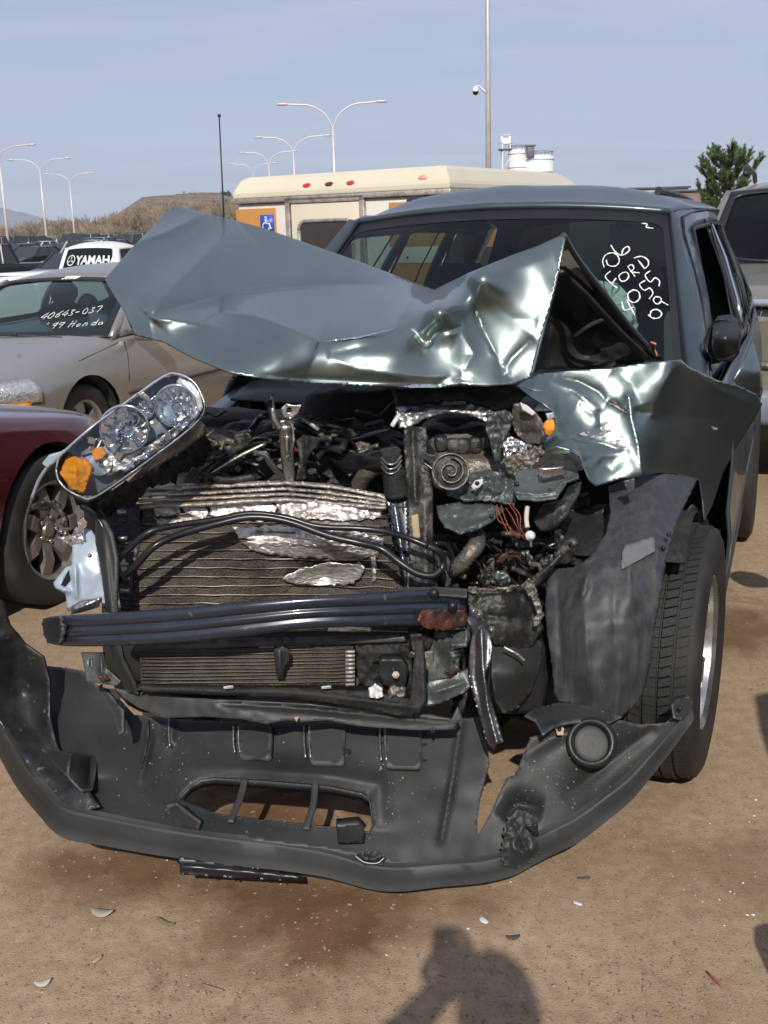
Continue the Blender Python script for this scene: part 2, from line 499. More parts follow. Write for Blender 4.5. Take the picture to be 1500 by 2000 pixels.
# ================================================================== the setting
def ground_material():
    m = bpy.data.materials.new('dirt_ground'); m.use_nodes = True
    t = m.node_tree; b = t.nodes['Principled BSDF']; N = t.nodes.new; L = t.links.new
    b.inputs['Roughness'].default_value = 0.95; b.inputs['Specular IOR Level'].default_value = 0.25
    g = N('ShaderNodeNewGeometry')
    def noi(sc, det=6, rough=0.6, dist=0.0, vec=None):
        n = N('ShaderNodeTexNoise'); n.inputs['Scale'].default_value = sc; n.inputs['Detail'].default_value = det
        n.inputs['Roughness'].default_value = rough; n.inputs['Distortion'].default_value = dist
        L(vec or g.outputs['Position'], n.inputs['Vector']); return n.outputs['Fac']
    def ramp(s, p0, c0, p1, c1):
        r = N('ShaderNodeValToRGB'); r.color_ramp.elements[0].position = p0; r.color_ramp.elements[1].position = p1
        r.color_ramp.elements[0].color = (*c0, 1); r.color_ramp.elements[1].color = (*c1, 1); L(s, r.inputs[0]); return r.outputs[0]
    def mix(f, a, bb, mode='MIX'):
        x = N('ShaderNodeMixRGB'); x.blend_type = mode
        for i, s in ((0, f), (1, a), (2, bb)):
            if isinstance(s, (int, float)): x.inputs[i].default_value = s
            elif isinstance(s, tuple): x.inputs[i].default_value = (*s, 1)
            else: L(s, x.inputs[i])
        return x.outputs[0]
    base = ramp(noi(1.3), 0.34, (0.335, 0.230, 0.138), 0.66, (0.44, 0.318, 0.205))
    base = mix(0.5, base, ramp(noi(26, 4), 0.35, (0.66, 0.62, 0.6), 0.65, (1.2, 1.2, 1.2)), 'MULTIPLY')
    base = mix(ramp(noi(170, 2), 0.58, (0, 0, 0), 0.66, (1, 1, 1)), base, (0.40, 0.32, 0.26))
    base = mix(ramp(noi(120, 2, 0.5), 0.30, (0.8, 0.8, 0.8), 0.38, (0, 0, 0)), base, (0.11, 0.08, 0.06))
    # oil and coolant stains on the dirt, each where it lies
    tot = None
    nz = noi(3.2, 7, 0.7, 0.5)
    for (px, py, r, amt) in ((560, 1760, 0.27, 1.0), (450, 1830, 0.16, .8), (300, 1660, 0.22, .9), (200, 1730, 0.12, .6), (720, 1790, 0.15, .8), (540, 1600, 0.3, 1.0), (700, 1850, 0.1, .5),
                             (940, 1770, 0.08, .6), (1000, 1440, 0.10, .7), (1440, 1220, 0.30, .9), (1330, 1680, 0.12, .35), (1450, 1700, 0.16, .5), (430, 1880, .08, .5), (150, 1690, .14, .8), (620, 1800, .2, 1.0)):
        p = G(px, py)
        vd = N('ShaderNodeVectorMath'); vd.operation = 'DISTANCE'; L(g.outputs['Position'], vd.inputs[0]); vd.inputs[1].default_value = p
        a = N('ShaderNodeMath'); a.operation = 'DIVIDE'; L(vd.outputs['Value'], a.inputs[0]); a.inputs[1].default_value = r
        s = N('ShaderNodeMath'); s.operation = 'SUBTRACT'; s.inputs[0].default_value = 1.25; L(a.outputs[0], s.inputs[1])
        q = N('ShaderNodeMath'); q.operation = 'MULTIPLY_ADD'; L(nz, q.inputs[0]); q.inputs[1].default_value = 3.4; L(s.outputs[0], q.inputs[2])
        c = N('ShaderNodeMapRange'); L(q.outputs[0], c.inputs[0]); c.inputs['From Min'].default_value = 1.62; c.inputs['From Max'].default_value = 2.5
        c.inputs['To Max'].default_value = amt
        if tot is None: tot = c.outputs[0]
        else:
            mx_ = N('ShaderNodeMath'); mx_.operation = 'MAXIMUM'; L(tot, mx_.inputs[0]); L(c.outputs[0], mx_.inputs[1]); tot = mx_.outputs[0]
    st = N('ShaderNodeMath'); st.operation = 'MULTIPLY'; L(tot, st.inputs[0]); st.inputs[1].default_value = 0.92
    base = mix(st.outputs[0], base, ramp(noi(9), 0.35, (0.115, 0.060, 0.027), 0.7, (0.19, 0.105, 0.055)))
    # pinker, paler gravel to the right and far away
    L(base, b.inputs['Base Color'])
    hsum = N('ShaderNodeMath'); hsum.operation = 'MULTIPLY_ADD'; L(noi(55, 6, 0.7), hsum.inputs[0]); hsum.inputs[1].default_value = 0.5; L(noi(240, 3), hsum.inputs[2])
    bp = N('ShaderNodeBump'); bp.inputs['Strength'].default_value = 0.55; bp.inputs['Distance'].default_value = 0.006
    L(hsum.outputs[0], bp.inputs['Height']); L(bp.outputs[0], b.inputs['Normal'])
    return m

def axis(lim, fine, n):
    a = [0.0]; s = fine
    while a[-1] < lim:
        a.append(a[-1] + s); s *= n
    return a
xs = axis(4500, 0.12, 1.09); xs = [-x for x in xs[:0:-1]] + xs
ysn = [-a for a in axis(300, 0.4, 1.3)[:0:-1]] + [k * 0.1 for k in range(0, 60)] + [6 + a for a in axis(6500, 0.15, 1.07)]
mb = MB()
mb.grid([[Vector((x, y, zg(x, y) + (0.012 * noise.noise(Vector((x * 1.7, y * 1.7, 3))) if 0.5 < y < 12 and abs(x) < 6 and not (2.0 < y < 3.4) else 0))) for x in xs] for y in ysn])
gr = mesh_obj('ground', *mb.vf(), ground_material())
tag(gr, kind='structure')

# distant mountain
mt = MB(); rows = []
prof = [(-1500, 30), (-1330, 84), (-1240, 104), (-1200, 110), (-1160, 109), (-1110, 92), (-1060, 76), (-1010, 66), (-930, 60), (-800, 50), (-600, 40), (-400, 28), (-200, 16), (0, 0)]
PX_ = np.array(prof)
for k in range(9):
    t = k / 8; r = []
    for i in range(90):
        x = -1500 + 1500 * i / 89
        z = np.interp(x, PX_[:, 0], PX_[:, 1]) * (math.sin(t * PI) ** 0.7 if 0 < t < 1 else 0) * (1 + 0.10 * noise.noise(Vector((x * .02, t * 3, 0)))) + (3 * noise.noise(Vector((x * .035, t * 5, 1))) if 0 < t < 1 else -3)
        r.append(Vector((x * 1.05, 3400 + 700 * t, z)))
    rows.append(r)
mt.grid(rows)
mo = mesh_obj('mountain', *mt.vf(), M('mountain_rock', (0.17, 0.18, 0.20), 0.95, 0, 0.2, 0.01))
tag(mo, kind='structure')

# low far hill behind the brush
def hill(name, x0, x1, y, prof_, mat, dep=40):
    h = MB(); rows = []
    for k in range(7):
        t = k / 6
        rows.append([Vector((x0 + (x1 - x0) * i / 60, y + dep * t, zg(0, y) - 0.5 + (tab([p[0] for p in prof_], [p[1] for p in prof_], i / 60) + 0.5) * (math.sin(PI * (0.08 + t * .92)) ** .6 if t < 1 else 0) + 0.3 * noise.noise(Vector((i * .4, k * 1.3, 0))))) for i in range(61)])
    h.grid(rows)
    return tag(mesh_obj(name, *h.vf(), mat), kind='structure')
scrubsoil = M('scrub_soil', (0.22, 0.165, 0.12), 0.95, 0, 0.25, 0.6, col2=(0.12, 0.10, 0.07), mix=(.45, .6))
hill('hill', -70, 0, 205, [(0, 1), (.15, 3), (.28, 5.5), (.35, 9.0), (.55, 9.3), (.7, 6), (1, 0)], scrubsoil, 60)

# pebbles, glass crumbs: nobody could count them
def scatter(n, fn, smin, smax, flat=0.6, seed=1):
    rg = random.Random(seed); b = MB()
    base = [Vector(p) for p in ((1, 0, 0), (-1, 0, 0), (0, 1, 0), (0, -1, 0), (0, 0, 1), (0, 0, -1))]
    fs = [(0, 2, 4), (2, 1, 4), (1, 3, 4), (3, 0, 4), (2, 0, 5), (1, 2, 5), (3, 1, 5), (0, 3, 5)]
    for _ in range(n):
        x, y = fn(rg); s = smin + (smax - smin) * rg.random() ** 4
        R = Matrix.Rotation(rg.random() * 6.28, 3, 'Z')
        b.add([Vector((x, y, zg(x, y) + s * 0.15)) + R @ Vector((p.x * s * rg.uniform(.7, 1.3), p.y * s * rg.uniform(.6, 1.1), p.z * s * flat * rg.uniform(.6, 1))) for p in base], fs)
    return b
def near_pt(rg):
    y = 1.75 + 5.5 * rg.random() ** 1.6
    return rg.uniform(-.45, .45) * (y + .4), y
b = scatter(12000, near_pt, 0.001, 0.0068, seed=3)
tag(mesh_obj('pebbles', *b.vf(), M('pebble_stone', (0.30, 0.23, 0.18), 0.85, 0, 0.5, 30, col2=(0.16, 0.115, 0.085)), smooth_=False), 'small pale and brown pebbles scattered over the dirt', kind='stuff')
b = scatter(170, near_pt, 0.0014, 0.005, flat=.5, seed=9)
for k in range(34):
    rg = random.Random(k); p = G(rg.uniform(1080, 1490), rg.uniform(1560, 1800)); b2 = scatter(1, lambda r, p=p: (p.x, p.y), 0.0015, 0.006, flat=.5, seed=k); b.add(*b2.vf())
tag(mesh_obj('glass_crumbs', *b.vf(), M('broken_glass', (0.75, 0.78, 0.76), 0.08, 0, 0.1, 9), smooth_=False), 'tiny glints of broken glass strewn over the dirt', kind='stuff')
# a few bits one can point at
def shard(name, px, py, ln, wd, ang, mat, label, cat, hgt=0.004, bend=0.0):
    p = G(px, py); p.z = zg(p.x, p.y)
    a = math.radians(ang); b = MB(); rows = []
    for i in range(7):
        t = i / 6 * 2 - 1; ww = wd * (1 - t * t) ** .5 * .5 + .0008
        rows.append([Vector((math.cos(a) * t * ln / 2 - math.sin(a) * s * ww, math.sin(a) * t * ln / 2 + math.cos(a) * s * ww, hgt * (1 - abs(s)) + .003 + bend * t * t)) for s in (-1, -.4, .4, 1)])
    b.grid(rows)
    o = mesh_obj(name, *b.vf(), mat, thick=0.0012); o.location = p
    return tag(o, label, cat)
dry = M('dry_leaf', (0.30, 0.28, 0.22), 0.8, 0, 0.2, 40)
shard('fallen_leaf', 200, 1786, .055, .03, -10, dry, 'grey green curled leaf on the dirt left of the oil stain', 'leaf', .006, .008)
shard('fallen_leaf', 325, 1805, .05, .012, -30, M('olive_leaf', (0.14, 0.14, 0.07), .8), 'narrow olive leaf beside the dark stain on the dirt', 'leaf', .004, .006)
shard('fallen_leaf', 84, 1924, .034, .02, 20, M('pale_leaf', (0.42, 0.40, 0.33), .8), 'pale leaf with a dark tip near the lower left corner', 'leaf', .006, .006)
shard('fallen_leaf', 1002, 1834, .032, .014, 5, M('dark_leaf', (0.05, 0.055, 0.04), .8), 'small dark pointed leaf right of the shadow of the raised hands', 'leaf', .005, .004)
shard('twig', 415, 1932, .055, .003, -25, M('twig_bark', (0.25, 0.16, 0.09), .8), 'thin brown twig lying on open dirt low in the photo', 'twig')
shard('twig', 1140, 1717, .03, .003, 0, M('twig_dark', (0.06, 0.05, 0.05), .8), 'tiny dark stick on the dirt in front of the torn bumper corner', 'twig')
shard('wood_chip', 190, 1876, .03, .012, 60, M('wood_chip_mat', (0.42, 0.27, 0.14), .7), 'orange brown wood chip on bare dirt at the lower left', 'wood chip')
shard('paper_scrap', 945, 1800, .028, .016, -60, MT['whitepl'], 'small white scrap beside the tip of the photographer shadow', 'scrap', .003)
shard('glass_sliver', 1128, 1767, .024, .009, -40, MT['whitepl'], 'long pale sliver lying on dirt ahead of the bumper corner', 'sliver', .003)
shard('red_stem', 1395, 1915, .05, .002, 110, M('red_stem_mat', (0.30, 0.09, 0.06), .7), 'reddish dry stem on the dirt at the lower right', 'stem')

# ================================================================== the crashed SUV
SUV = Thing('crashed_suv', 'wrecked dark green suv with torn open front and crumpled bonnet on dirt', 'suv', place((0.084, 3.14, 0), 20.5))
S = SUV
def L(x, y, z): return S.mw @ Vector((x, y, z))       # car space: x to the rear, y to its right side (image left)

def ws(s, t):
    c = 1 - (2 * s - 1) ** 2
    return Vector((lerp(.50, 1.13, t) - .10 * c * lerp(1, .6, t), lerp(-.715, .715, s) * lerp(1, .815, t), lerp(1.06, 1.565, t) + .035 * c * t + .02 * math.sin(PI * t)))
hole = rrect(.017, .05, .983, .93, .05, 6)
full = [(0, 0), (1, 0), (1, 1), (0, 1)]
part(S, 'windscreen_seal', patch(ws, full, [hole], .06), MT['seal'], False)
wg = part(S, 'windscreen', patch(lambda s, t: ws(s, t) + Vector((.003, 0, 0)), hole, (), .05), MT['glass'], False)
def sdf(sg):
    def f(s, t):
        x = lerp(lerp(.44, 3.46, s), lerp(1.13, 3.28, s), t)
        yb = tab([0, .5, 1], [.79, .84, .81], s); yt = tab([0, .15, .8, 1], [.595, .63, .62, .57], s)
        y = lerp(yb, yt, t) + .025 * math.sin(PI * t)
        z = lerp(1.05 + .05 * s, tab([0, .1, .5, 1], [1.565, 1.59, 1.605, 1.575], s), t)
        return Vector((x, sg * y, z))
    return f
def lbf(sg):
    def f(s, t):
        x = lerp(.44, 3.52, s)
        zb = .30
        d = abs(x - 2.62)
        if d < .40: zb = max(zb, .34 + math.sqrt(max(0, .40 ** 2 - d * d)))
        z = lerp(zb, 1.05 + .05 * s, t)
        y = tab([.30, .5, .62, .64, .85, .98, 1.10], [.81, .865, .87, .858, .868, .855, tab([0, .5, 1], [.79, .84, .81], s)], z)
        return Vector((x, sg * y * (1 - .06 * smooth(.86, 1, s)), z))
    return f
for sg in (-1, 1):
    f = sdf(sg)
    # pillar between windscreen and side frames
    r = []
    for k in range(13):
        t = k / 12; a = ws(0 if sg < 0 else 1, t); b = f(0, t)
        m = (a + b) / 2 + Vector((-.012, sg * .018, .012))
        r.append([a, lerp(a, m, .55) + Vector((-.004, 0, .002)), m, lerp(m, b, .5) + Vector((0, sg * .004, 0)), b])
    part(S, 'front_pillar', MB().grid(r).vf(), MT['shaded_paint'], False, thick=.012)
    hs = [rpoly([(.085, .10), (.40, .07), (.40, .86), (.10, .86)], .035), rpoly([(.435, .07), (.70, .07), (.70, .86), (.435, .86)], .03), rpoly([(.745, .09), (.95, .11), (.93, .84), (.745, .86)], .03)]
    part(S, 'door_frames', patch(f, full, hs, .05), MT['shaded_paint'], False, thick=.02)
    for i, h in enumerate(hs):
        if i == 0 and sg < 0: continue     # driver window is down
        part(S, 'side_window', patch(lambda s, t, sg=sg: f(s, t) + Vector((0, -sg * .008, 0)), h, (), .06), MT['privacy' if i == 2 else 'darkglass'], False)
        q = MB().tube([f(*p) + Vector((0, sg * .003, 0)) for p in h + h[:1]], .006, 6)
        part(S, 'window_seal', q.vf(), MT['seal'], False)
    if sg < 0:
        q = MB().tube([f(*p) + Vector((0, sg * .003, 0)) for p in hs[0] + hs[0][:1]], .008, 6)
        part(S, 'window_seal', q.vf(), MT['seal'], False)
        part(S, 'pillar_trim', MB().tube([f(.418, t) + Vector((0, sg * .008, 0)) for t in (.08, .3, .6, .85)], .007, 6).vf(), MT['chrome'], False)
    lo = lbf(sg)
    NS, NT = 70, 10
    part(S, 'body_side', MB().grid([[lo(i / NS, j / NT) for j in range(NT + 1)] for i in range(NS + 1)]).vf(), MT['shaded_paint'], False, thick=.01)
    part(S, 'body_cladding', MB().grid([[lo(i / NS, j / 6 * .36) + Vector((0, sg * .008, 0)) for j in range(7)] for i in range(NS + 1)]).vf(), MT['plastic'], False, thick=.006)
    for s in (.325, .62):                 # door seams
        pts = [f(s, t) + Vector((0, sg * .003, 0)) for t in (.9, .5, .05)] + [lo(s, t) + Vector((0, sg * .003, 0)) for t in (.97, .7, .4, .1)]
        part(S, 'door_seam', MB().tube(pts, .004, 5).vf(), MT['seal'], False)
    # frame seam running over the top of the doors
    pts = [f(.03, .0), f(.03, .5), f(.03, .85), f(.06, .95), f(.2, .965), f(.5, .965), f(.9, .965)]
    part(S, 'door_seam', MB().tube([p + Vector((0, sg * .004, .002)) for p in pts], .005, 5).vf(), MT['seal'], False)
    part(S, 'sill', MB().box((1.5, sg * .80, .27), (2.0, .10, .10)).vf(), MT['black'], False, bevel=.02)
    part(S, 'wheel_well', MB().grid([[Vector((2.62 + .42 * math.cos(a), sg * y, .36 + .42 * math.sin(a))) for y in (.55, .84)] for a in [PI * k / 14 for k in range(15)]]).vf(), MT['dirtyblack'], False, thick=.004)

def roof(s, t):
    yn = 2 * s - 1; c = 1 - yn * yn
    k = smooth(0, .16, t)
    xf = 1.13 - .06 * c
    x = lerp(xf, 3.32, t)
    y = yn * lerp(.583, .63, k) * lerp(1, .95, smooth(.85, 1, t))
    z = lerp(1.565 + .035 * c, 1.575 + .095 * (1 - abs(yn) ** 3.2), k) - .05 * smooth(.8, 1, t) ** 2
    z += .008 * math.exp(-((yn - .1) / .15) ** 2) * math.exp(-((t - .15) / .1) ** 2)
    return Vector((x, y, z))
part(S, 'roof', MB().grid([[roof(i / 40, j / 30) for i in range(41)] for j in range(31)]).vf(), MT['shaded_paint'], False, thick=.02)
for sg in (-1, 1):
    # ditch moulding and rail
    part(S, 'roof_moulding', MB().tube([roof(.5 + sg * .43, t) + Vector((0, 0, .002)) for t in (0, .04, .08, .15, .3, .6, .98)], .007, 6).vf(), MT['seal'], False)
    a = roof(.5 + sg * .40, .16); b = roof(.5 + sg * .40, .92)
    part(S, 'roof_rail', MB().tube([a, a + Vector((.06, 0, .035)), lerp(a, b, .3) + Vector((0, 0, .04)), lerp(a, b, .7) + Vector((0, 0, .04)), b + Vector((-.06, 0, .035)), b], [.006, .014, .014, .014, .014, .006], 8).vf(), MT['black'], False)
# liftgate
def tg(s, t):
    yn = 2 * s - 1; c = 1 - yn * yn
    tt = [0, .48, 1]
    return Vector((tab(tt, [3.56, 3.50, 3.30], t) + .05 * c, yn * tab(tt, [.80, .78, .57], t), tab(tt, [.35, 1.08, 1.585 + .05 * c], t)))
th_ = rrect(.12, .55, .88, .93, .05)
part(S, 'liftgate', patch(tg, full, [th_], .08), MT['shaded_paint'], False, thick=.02)
part(S, 'rear_window', patch(tg, th_, (), .1), MT['privacy'], False)
# floor, bulkhead, cabin
part(S, 'floor_pan', MB().box((1.95, 0, .38), (3.1, 1.55, .06)).vf(), MT['interior'], False)
part(S, 'bulkhead', MB().box((.47, 0, .68), (.04, 1.48, .72)).vf(), MT['dirtyblack'], False)
dm = MB(); rows = []
for k in range(9):
    t = k / 8; rows.append([Vector((lerp(.52, .98, t), lerp(-.66, .66, i / 16), .95 + .11 * math.sin(PI * (.25 + .75 * t)) + .03 * math.exp(-((i - 3) / 2.5) ** 2) * t)) for i in range(17)])
dm.grid(rows)
part(S, 'dashboard', dm.vf(), MT['interior'], False, thick=.03)
def seat(x, y, wd, hb):
    b = MB(); rows = []
    for k in range(10):
        t = k / 9
        cx, cz = (x + .28 * 0 + .12 + .22 * t, .62 + hb * t)
        ww = wd * (1 - .18 * t ** 3) / 2
        rows.append([Vector((cx + .05 * math.cos(2 * PI * i / 14) * 1.3, y + ww * math.copysign(abs(math.sin(2 * PI * i / 14)) ** .6, math.sin(2 * PI * i / 14)), cz)) for i in range(14)])
    b.grid(rows, True); b.f.append(tuple(len(b.v) - 14 + i for i in range(14)))
    o = part(S, 'seat', b.vf(), MT['seat'], False)
    c = MB(); c.box((x - .12, y, .60), (.50, wd, .14)); part(S, 'seat_cushion', c.vf(), MT['seat'], False, parent=o, bevel=.04)
    h = MB(); rows = []
    for k in range(8):
        t = k / 7; rr = math.sin(PI * (.12 + .76 * t)) ** .5
        rows.append([Vector((x + .36 + .045 * rr * math.cos(2 * PI * i / 12), y + .135 * rr * math.sin(2 * PI * i / 12), .62 + hb + .04 + .17 * t)) for i in range(12)])
    h.grid(rows, True); h.f.append(tuple(len(h.v) - 12 + i for i in range(12))); h.f.append(tuple(range(12))[::-1])
    h.tube([(x + .35, y - .05, .6 + hb), (x + .35, y - .05, .70 + hb)], .008); h.tube([(x + .35, y + .05, .6 + hb), (x + .35, y + .05, .70 + hb)], .008)
    part(S, 'head_restraint', h.vf(), MT['seat'], False, parent=o)
seat(1.45, -.37, .50, .56); seat(1.45, .37, .50, .56); seat(2.35, -.36, .55, .50); seat(2.35, .36, .55, .50)
# steering wheel and blown airbag behind the screen
mb = MB(); ctr = Vector((1.02, -.36, 1.02)); ax = Vector((-.85, 0, .5)).normalized(); a1 = Vector((0, 1, 0)); b1 = ax.cross(a1)
mb.tube([ctr + a1 * (.18 * math.cos(t)) + b1 * (.18 * math.sin(t)) for t in [2 * PI * k / 28 for k in range(29)]], .013)
part(S, 'steering_wheel', mb.vf(), MT['black'], False)
airb = [(1165, 548), (1205, 552), (1225, 572), (1240, 600), (1246, 645), (1228, 672), (1205, 668), (1170, 610)]
part(S, 'airbag', relief(airb, [(1165, 548, 4.05), (1225, 572, 4.02), (1228, 672, 3.98), (1205, 612, 3.93), (1170, 610, 4.02)], [([(1175, 575), (1230, 600)], .02, 5), ([(1190, 560), (1215, 660)], .02, 6), ([(1200, 620), (1240, 640)], .02, 4)], 5, .02, .06), MT['airbag'], thick=.01)

# painted writing on the windscreen, laid on the glass itself
bvh = BVHTree.FromPolygons([S.mw @ v.co for v in wg.data.vertices], [tuple(p.vertices) for p in wg.data.polygons])
def on_glass(px, py, tree=None, off=.004):
    d = D(px, py).normalized(); h = (tree or bvh).ray_cast(CAM, d)
    return h[0] - d * off if h[0] else None
ST = {
    '0a': [[(1180, 522), (1177, 510), (1183, 498), (1197, 494), (1207, 501), (1209, 512), (1201, 520), (1188, 518), (1184, 508)]],
    '6': [[(1193, 479), (1200, 490), (1210, 498), (1220, 497), (1229, 489), (1227, 482), (1218, 486), (1214, 497)]],
    'F': [[(1192, 530), (1182, 540), (1193, 553), (1205, 563)], [(1195, 554), (1203, 544)]],
    'O': [[(1217, 532), (1209, 539), (1213, 549), (1222, 548), (1228, 540), (1224, 532), (1215, 533)]],
    'R': [[(1226, 521), (1240, 540)], [(1226, 521), (1234, 517), (1238, 525), (1232, 531), (1249, 533)]],
    'D': [[(1246, 508), (1259, 525)], [(1238, 504), (1253, 501), (1265, 508), (1266, 518), (1259, 525)]],
    '4': [[(1214, 590), (1220, 606), (1238, 600)], [(1224, 586), (1240, 616)]],
    'o': [[(1238, 566), (1227, 573), (1228, 586), (1239, 591), (1249, 583), (1247, 570), (1236, 566)]],
    '5a': [[(1260, 548), (1249, 556), (1258, 567), (1269, 563), (1275, 573), (1268, 584)]],
    '5b': [[(1270, 529), (1260, 538), (1270, 551), (1279, 543), (1288, 549), (1287, 559)]],
    '0b': [[(1266, 615), (1276, 622), (1288, 620), (1292, 612), (1284, 605), (1273, 607), (1269, 617)]],
    '9': [[(1280, 579), (1276, 587), (1283, 594), (1291, 589), (1289, 581), (1279, 580)], [(1290, 588), (1305, 596)]],
    'm': [[(1253, 436), (1264, 438), (1262, 444), (1276, 446)]],
}
for line, lab in ((('0a', '6'), 'white marker figures 06'), (('F', 'O', 'R', 'D'), 'white marker word FORD'), (('4', 'o', '5a', '5b'), 'white marker figures 4055'), (('0b', '9'), 'white marker figures 09'), (('m',), None)):
    for k_ in line:
        mb = MB()
        for s_ in ST[k_]:
            pts = [on_glass(*p) for p in spline(s_, 5)]
            pts = [p for p in pts if p is not None]
            if len(pts) > 1: mb.tube(pts, [.0026 * random.uniform(.55, 1.25) for _ in pts], 6)
        part(S, 'window_writing', mb.vf(), MT['marker'], label=lab)

# wipers
part(S, 'wiper', MB().tube([ws(.28, .02) + Vector((-.02, 0, .01)), ws(.60, .06) + Vector((-.02, 0, .01)), ws(.86, .10) + Vector((-.02, 0, .01))], .008, 6).vf(), MT['black'], False)
part(S, 'cowl', MB().grid([[Vector((lerp(.30, .50, t) - .08 * (1 - (i / 10 - 1) ** 2), lerp(-.74, .74, i / 20), lerp(1.0, 1.045, t))) for i in range(21)] for t in (0, .5, 1)]).vf(), MT['black'], False, thick=.01)

# door mirror
mo_ = [(1392, 632), (1402, 617), (1425, 614), (1440, 622), (1447, 650), (1444, 690), (1432, 706), (1400, 705), (1390, 680)]
fr_ = relief(mo_, [(1392, 632, 3.36), (1440, 622, 3.38), (1432, 706, 3.36), (1395, 700, 3.34), (1417, 660, 3.27)], (), 5)
mb = MB(); mb.add(*fr_)
part(S, 'door_mirror', mb.vf(), MT['black'], thick=.10)
part(S, 'mirror_foot', MB().tube(wl([(1384, 694, 3.40), (1394, 692, 3.40), (1405, 690, 3.40)]), .03, 8).vf(), MT['black'])

# radio antenna on the right front wing
part(S, 'antenna', MB().tube([W(437, 640, 3.45), W(437, 420, 3.42), W(428, 226, 3.40)], [.004, .003, .0022], 6).vf(), MT['black'])
part(S, 'antenna_tip', MB().tube([W(428.2, 229, 3.40), W(428, 223, 3.40)], .005, 6).vf(), MT['black'])

# right front wing, still mostly whole, behind the dangling headlamp
def rw(s, t):
    x = lerp(-.05, .46, s); zb = .45; d = abs(x)
    if d < .40: zb = max(zb, .34 + math.sqrt(.40 ** 2 - d * d))
    z = lerp(zb, lerp(.86, 1.02, s), t)
    return Vector((x, tab([.4, .7, .95, 1.02], [.84, .87, .85, .80], z), z))
part(S, 'right_wing', MB().grid([[rw(i / 24, j / 8) for j in range(9)] + [Vector((lerp(-.05, .46, i / 24), .70, lerp(.88, 1.04, i / 24)))] for i in range(25)]).vf(), MT['shaded_paint'], False, thick=.004)

# ------------------------------------------------------------------ wheels
def make_wheel(th, c, r, w, axis, rim_r, rim='rim', spokes=5, tread=True, world=False, rimmat=None, front=1, tyremat=None, parent=None, dish=.02, lite=False):
    """c centre, axis points outwards"""
    ax = Vector(axis).normalized(); n = 28 if lite else 48
    a = ax.orthogonal().normalized(); b = ax.cross(a)
    hw = w / 2
    prof = [(rim_r - .01, -hw * .75), (rim_r, -hw * .86), (rim_r + (r - rim_r) * .5, -hw * 1.02), (r - .035, -hw * .97), (r - .012, -hw * .86), (r - .012, -hw * .70), (r - .012, 0), (r - .012, hw * .70), (r - .012, hw * .86), (r - .035, hw * .97),
            (rim_r + (r - rim_r) * .5, hw * 1.02), (rim_r + .004, hw * .90), (rim_r - .008, hw * .80), (rim_r - .012, hw * .3)]
    W_ = Thing.__new__(Thing)
    tmb = MB(); tmb.lathe(prof, c, ax, n)
    ty = part(th, 'tyre', tmb.vf(), tyremat or MT['rubber'], world, parent=parent)
    if tread:
        tb = MB(); N = 88
        for row in range(5):
            h0 = -hw * .80 + row * (hw * 1.6 / 5) + .003; h1 = h0 + hw * 1.6 / 5 - .007
            for k in range(N):
                t0 = 2 * PI * (k + .12 * (row % 2)) / N; t1 = t0 + 2 * PI / N * (.80 if row not in (2,) else .93)
                sk = .03 * (1 if row < 2 else -1 if row > 2 else 0)
                rr = r - (0.006 if row in (0, 4) else 0)
                def pt(t, h, q): return c_ + (a * math.cos(t) + b * math.sin(t)) * q + ax * h
                c_ = Vector(c)
                lo_ = [pt(t0, h0, r - .011), pt(t1, h0, r - .011), pt(t1 + sk, h1, r - .011), pt(t0 + sk, h1, r - .011)]
                hi_ = [pt(t0, h0, rr), pt(t1, h0, rr), pt(t1 + sk, h1, rr), pt(t0 + sk, h1, rr)]
                tb.hexa(lo_, hi_)
        part(th, 'tread', tb.vf(), MT['rubber'], world, parent=ty, smooth_=False, kind='stuff')
    rm = MB()
    rm.lathe([(rim_r - .012, -hw * .6), (rim_r - .012, hw * .55), (rim_r - .002, hw * .78), (rim_r + .006, hw * .86), (rim_r + .002, hw * .90), (rim_r - .012, hw * .80), (rim_r - .018, hw * .45)], c, ax, n)
    d0 = hw * .50
    rm.lathe([(0.0, d0 + .012), (.028, d0 + .012), (.034, d0), (.075, d0 - .006), (.08, d0 - .02)], c, ax, 24)
    for k in range(spokes):
        t = 2 * PI * k / spokes + .3
        u = a * math.cos(t) + b * math.sin(t); v = -a * math.sin(t) + b * math.cos(t)
        C_ = Vector(c); w0, w1 = .030, .050 if spokes < 7 else .030
        A = [C_ + u * .06 + v * w0 + ax * (d0 + .0), C_ + u * .06 - v * w0 + ax * (d0 + .0), C_ + u * .06 - v * w0 + ax * (d0 - .035), C_ + u * .06 + v * w0 + ax * (d0 - .035)]
        e = rim_r - .012
        B = [C_ + u * e + v * w1 + ax * (hw * .62), C_ + u * e - v * w1 + ax * (hw * .62), C_ + u * e - v * w1 + ax * (hw * .62 - .03), C_ + u * e + v * w1 + ax * (hw * .62 - .03)]
        m = [lerp(p, q, .5) + ax * dish for p, q in zip(A, B)]
        rm.hexa(A, m); rm.hexa(m, B)
    rr = part(th, 'rim', rm.vf(), rimmat or MT['steel'], world, parent=parent, auto=40)
    if not lite:
        for k in range(5):
            t = 2 * PI * k / 5
            p = Vector(c) + (a * math.cos(t) + b * math.sin(t)) * .055 + ax * (d0 - .004)
            part(th, 'wheel_nut', MB().tube([p, p + ax * .014], .009, 6).vf(), MT['chrome'], world, parent=parent)
    rb = MB(); rb.lathe([(0.01, -hw * .3), (rim_r - .02, -hw * .3)], c, ax, 20)
    part(th, 'brake_disc', rb.vf(), MT['dirtyblack'], world, parent=parent)

